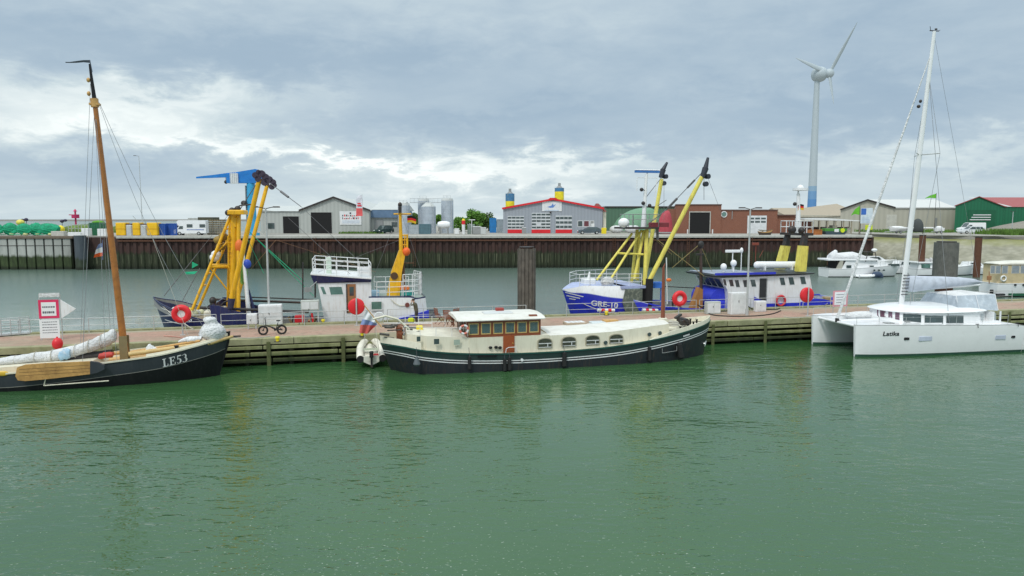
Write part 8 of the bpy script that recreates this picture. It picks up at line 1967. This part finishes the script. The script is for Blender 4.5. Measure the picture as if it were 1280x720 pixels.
solo('covered_tender', 'small tender under dark blue cover alongside the large motor yacht', 'dinghy', f1.sub(0, -2.6), g, mat('dark_blue_cover', (.05, .08, .14), .8))
g = MB(); path = interp([(0, -.6, .25), (1.6, -.6, .25), (2.6, 0, .35), (1.6, .6, .25), (0, .6, .25)], 5); g.tube(path, .22, 9); g.bx(0, 1.6, -.45, .45, .12, .2); q = y_(1071, 348.5, -2.6)
solo('white_tender', 'small white tender floating left of the blue covered one', 'dinghy', f1.sub(q[0], -2.7), g, gel)
for px, py, L_, lb, fl in ((1104, 341.5, 8.0, 'small white cruiser moored between the large motor yacht and the thick grey pile', 0), (1192, 343, 6.8, 'small white cruiser right of the thick grey pile', 0), (1066, 334, 8.5, 'white sports boat lying behind the large motor yacht', 1)):
    fq = spot(px, py, radians(3)); o, Sx = yacht(lb, fq, L_, 1.35, 1.0, 1.45)
    g = MB(); g.loft([[(L_ * .22, -1.0, 1.05), (L_ * .72, -.7, 1.25), (L_ * .72, .7, 1.25), (L_ * .22, 1.0, 1.05)], [(L_ * .28, -.85, 2.1), (L_ * .55, -.75, 2.1), (L_ * .55, .75, 2.1), (L_ * .28, .85, 2.1)]], sm=False); cb = g.build('cabin', gel, o)
    g = MB(); g.pxz([(L_ * .3, 1.5), (L_ * .58, 1.5), (L_ * .52, 1.95), (L_ * .32, 1.95)], -1.0, -.8); g.build('side_window', glass, cb)
    g = MB(); railing(g, [(L_ * .7, -1.0, 1.3), (L_ * .97, 0, 1.45)], .5, .02, (1,), .9); g.build('bow_railing', steelw, o)
f2 = spot(1141, 344, radians(2)); o, Sx = yacht('white motor boat half hidden behind the thick grey pile', f2, 10.2, 1.6, 1.1, 1.75)
y_ = lambda px, py, t_=-1.3: f2.pl(px, py, t_)
A, B = y_(1148, 340), y_(1176, 340); g = MB(); g.loft([[(A[0], -1.3, 1.1), (B[0], -1.2, 1.3), (B[0], 1.2, 1.3), (A[0], 1.3, 1.1)], [(A[0] + .2, -1.15, y_(1150, 329)[2]), (B[0] - .7, -1, y_(1150, 329)[2]), (B[0] - .7, 1, y_(1150, 329)[2]), (A[0] + .2, 1.15, y_(1150, 329)[2])]], sm=False); cb = g.build('cabin', gel, o)
zt = y_(1150, 327.5)[2]; g = MB(); g.rbox(A[0] - .3, B[0], -1.4, 1.4, zt - .18, zt, .05); g.build('roof', gel, cb)
p, q = y_(1152, 335), y_(1163, 330); g = MB(); g.bx(p[0], q[0], -1.32, -1.1, p[2], q[2]); g.build('window', glassg, cb)
g = MB(); q = y_(1158, 325, 0); g.sph((q[0], 0, zt + .1), (.5, .5, .4), 12, 8); g.sph((q[0] + .7, 0, zt + .3), (.3, .3, .35), 8, 6); g.build('covered_searchlight', mat('pale_grey_cover', (.5, .5, .5), .8), cb)
g = MB(); railing(g, [(5, -1.4, 1.5), (8.4, -.9, 1.7), (10, 0, 1.75)], .6, .022, (1,), 1); g.build('bow_railing', steelw, o)
f3 = spot(1234, 369.5, radians(4)); o, Sx = yacht('cream cabin cruiser with many side windows at the right edge', f3, 11.5, 1.75, 1.6, 1.9, 'cabin_cruiser')
y_ = lambda px, py, t_=-1.6: f3.pl(px, py, t_)
z0, z1 = 1.55, y_(1250, 331)[2]
g = MB(); g.rbox(.4, 9, -1.55, 1.55, z0, z1, .12); cb = g.build('cabin', mat('buff_cabin', (.62, .50, .30), .5, stain=(.5, .4, .25)), o)
g = MB(); R = []
for x, k in ((.2, .1), (.5, .25), (3, .42), (8.6, .4), (9.2, .1)): R.append([(x, -1.65, z1), (x, -1.1, z1 + k * .8), (x, 0, z1 + k), (x, 1.1, z1 + k * .8), (x, 1.65, z1)])
g.loft(R); g.build('roof', mat('cream_roof', (.72, .70, .62), .5), cb)
wz0, wz1 = y_(1240, 341.5)[2], y_(1240, 332.5)[2]
for (xa, xb) in ((1238.5, 1243.5), (1245, 1250.5), (1253, 1259.5), (1265, 1274), (1276, 1284)):
    p, q = y_(xa, 340), y_(xb, 340); window(cb, p[0], q[0], wz0, wz1, -1.56, mat('pale_window_frame', (.62, .60, .56), .5), mat('grey_glass', (.28, .32, .36), .15, stain=(.5, .45, .4), sa=.5, scale=4), .05)
p = y_(1254, 348); g = MB(); g.torus((p[0], -1.65, p[2]), .3, .08, 'y', 18, 6); g.build('lifebuoy', gel, cb)
for px in (1268, 1278): q = y_(px, 356); g = MB(); g.cyl((q[0], -1.83, q[2]), (q[0], -1.6, q[2]), .11, n=10); g.build('porthole', void, o)
g = MB(); A, B = y_(1262, 369.5, -1.7), y_(1290, 367, -1.7); g.bx(A[0], B[0], -1.72, -1.5, .13, .42); g.build('green_boot', mat('dark_green_boot', (.02, .12, .06), .5), o)
g = MB(); q = y_(1237, 347, -1.7); g.tube([(q[0], -1.7, 1.6), (q[0] - .1, -1.7, 3.0)], .05); g.rbox(q[0] - .3, q[0] + .2, -1.8, -1.6, 2.0, 2.5, .05); g.build('boat_hook_rack', mat('rust_brown_rack', (.35, .17, .08), .7), cb)
for k, (px, py, s_) in enumerate(((1222, 357, 1.0), (1231, 364, .8), (1240, 371, .8))):
    o = thing('outboard_dinghy', ['upper of three black dinghies left of the cream cabin cruiser', 'middle of three black dinghies left of the cream cabin cruiser', 'lowest of three black dinghies at the stern of the cream cabin cruiser'][k], 'dinghy', spot(px, py, radians(20)))
    g = MB(); path = interp([(0, -.5, .25), (1.2, -.5, .25), (1.9, 0, .35), (1.2, .5, .25), (0, .5, .25)], 5); g.tube(path, .2 * s_, 9); g.build('tube', blackrub if k != 1 else grey, o)
    g = MB(); g.rbox(-.3, .05, -.15, .15, .2, .85, .06); g.build('outboard_motor', blackrub, o)
# berth piles and pontoons
for px0, px1, pt, D_, lab in ((1150.5, 1158, 294.5, 112, 'rusty brown berth pile left of the thick grey pile'), (1220.5, 1228.5, 297, 108, 'rusty brown berth pile right of the thick grey pile')):
    fr = Fr(Xp((px0 + px1) / 2, 0, D_), D_, 0); zt = ond_z(pt, D_); r_ = S1(px0, px1, D_) / 2
    o = thing('berth_pile', lab, 'mooring pile', fr, 'steel berth piles in the marina'); g = MB(); g.cyl((0, 0, -1), (0, 0, zt), r_, n=16); g.build('pile_tube', rust, o); g = MB(); g.cyl((0, 0, zt + .005), (0, 0, zt + .12), r_ * 1.06, n=16); g.build('pile_cap', steeld, o)
for (A, B, w_, lab) in (((52 + 17, 114), (66 + 40, 112), 2.2, 'long floating pontoon behind the motor yachts'), ((78, 92), (80.5, 111), 1.6, 'short finger pontoon between motor boat and cabin cruiser')):
    d_ = Vector((B[0] - A[0], B[1] - A[1])); fr = Fr(A[0], A[1], 0, atan2(d_.y, d_.x)); o = thing('pontoon', lab, 'pontoon', fr)
    g = MB(); g.rbox(0, d_.length, 0, w_, -.2, .62, .04); g.build('pontoon_deck', mat('dark_pontoon_timber', (.11, .095, .06), .85, stain=(.05, .06, .03), sa=.7), o)
    g = MB(); k = 1.0
    while k < d_.length: g.cyl((k, .15, .6), (k, .15, 1.25), .05, n=6); k += 2.4
    g.cyl((.5, .15, 1.2), (d_.length - .5, .15, 1.2), .03, n=5); g.build('pontoon_rail', steelw, o)
g = MB(); y_ = lambda px, py, t_=.4: LEf.pl(px, py, t_)
F_ = [[y_(127.5, 303.5), y_(128, 309), y_(128, 315.5), y_(128, 320)], [y_(125, 304.5), y_(124, 310, .5), y_(123.5, 316, .5), y_(123, 321, .5)], [y_(122.5, 306), y_(120, 312, .3), y_(118.5, 318, .3), y_(117, 322, .3)]]
for k in range(3): g.loft([[r_[k], r_[k + 1]] for r_ in F_], k, closed=False)
g.cyl(y_(128, 300), y_(128.5, 325), .012, n=4); g.build('ensign', [mat('flag_blue', (.14, .22, .55), .8), mat('flag_white', (.78, .79, .82), .8), mat('flag_orange_red', (.78, .12, .02), .8)], le)
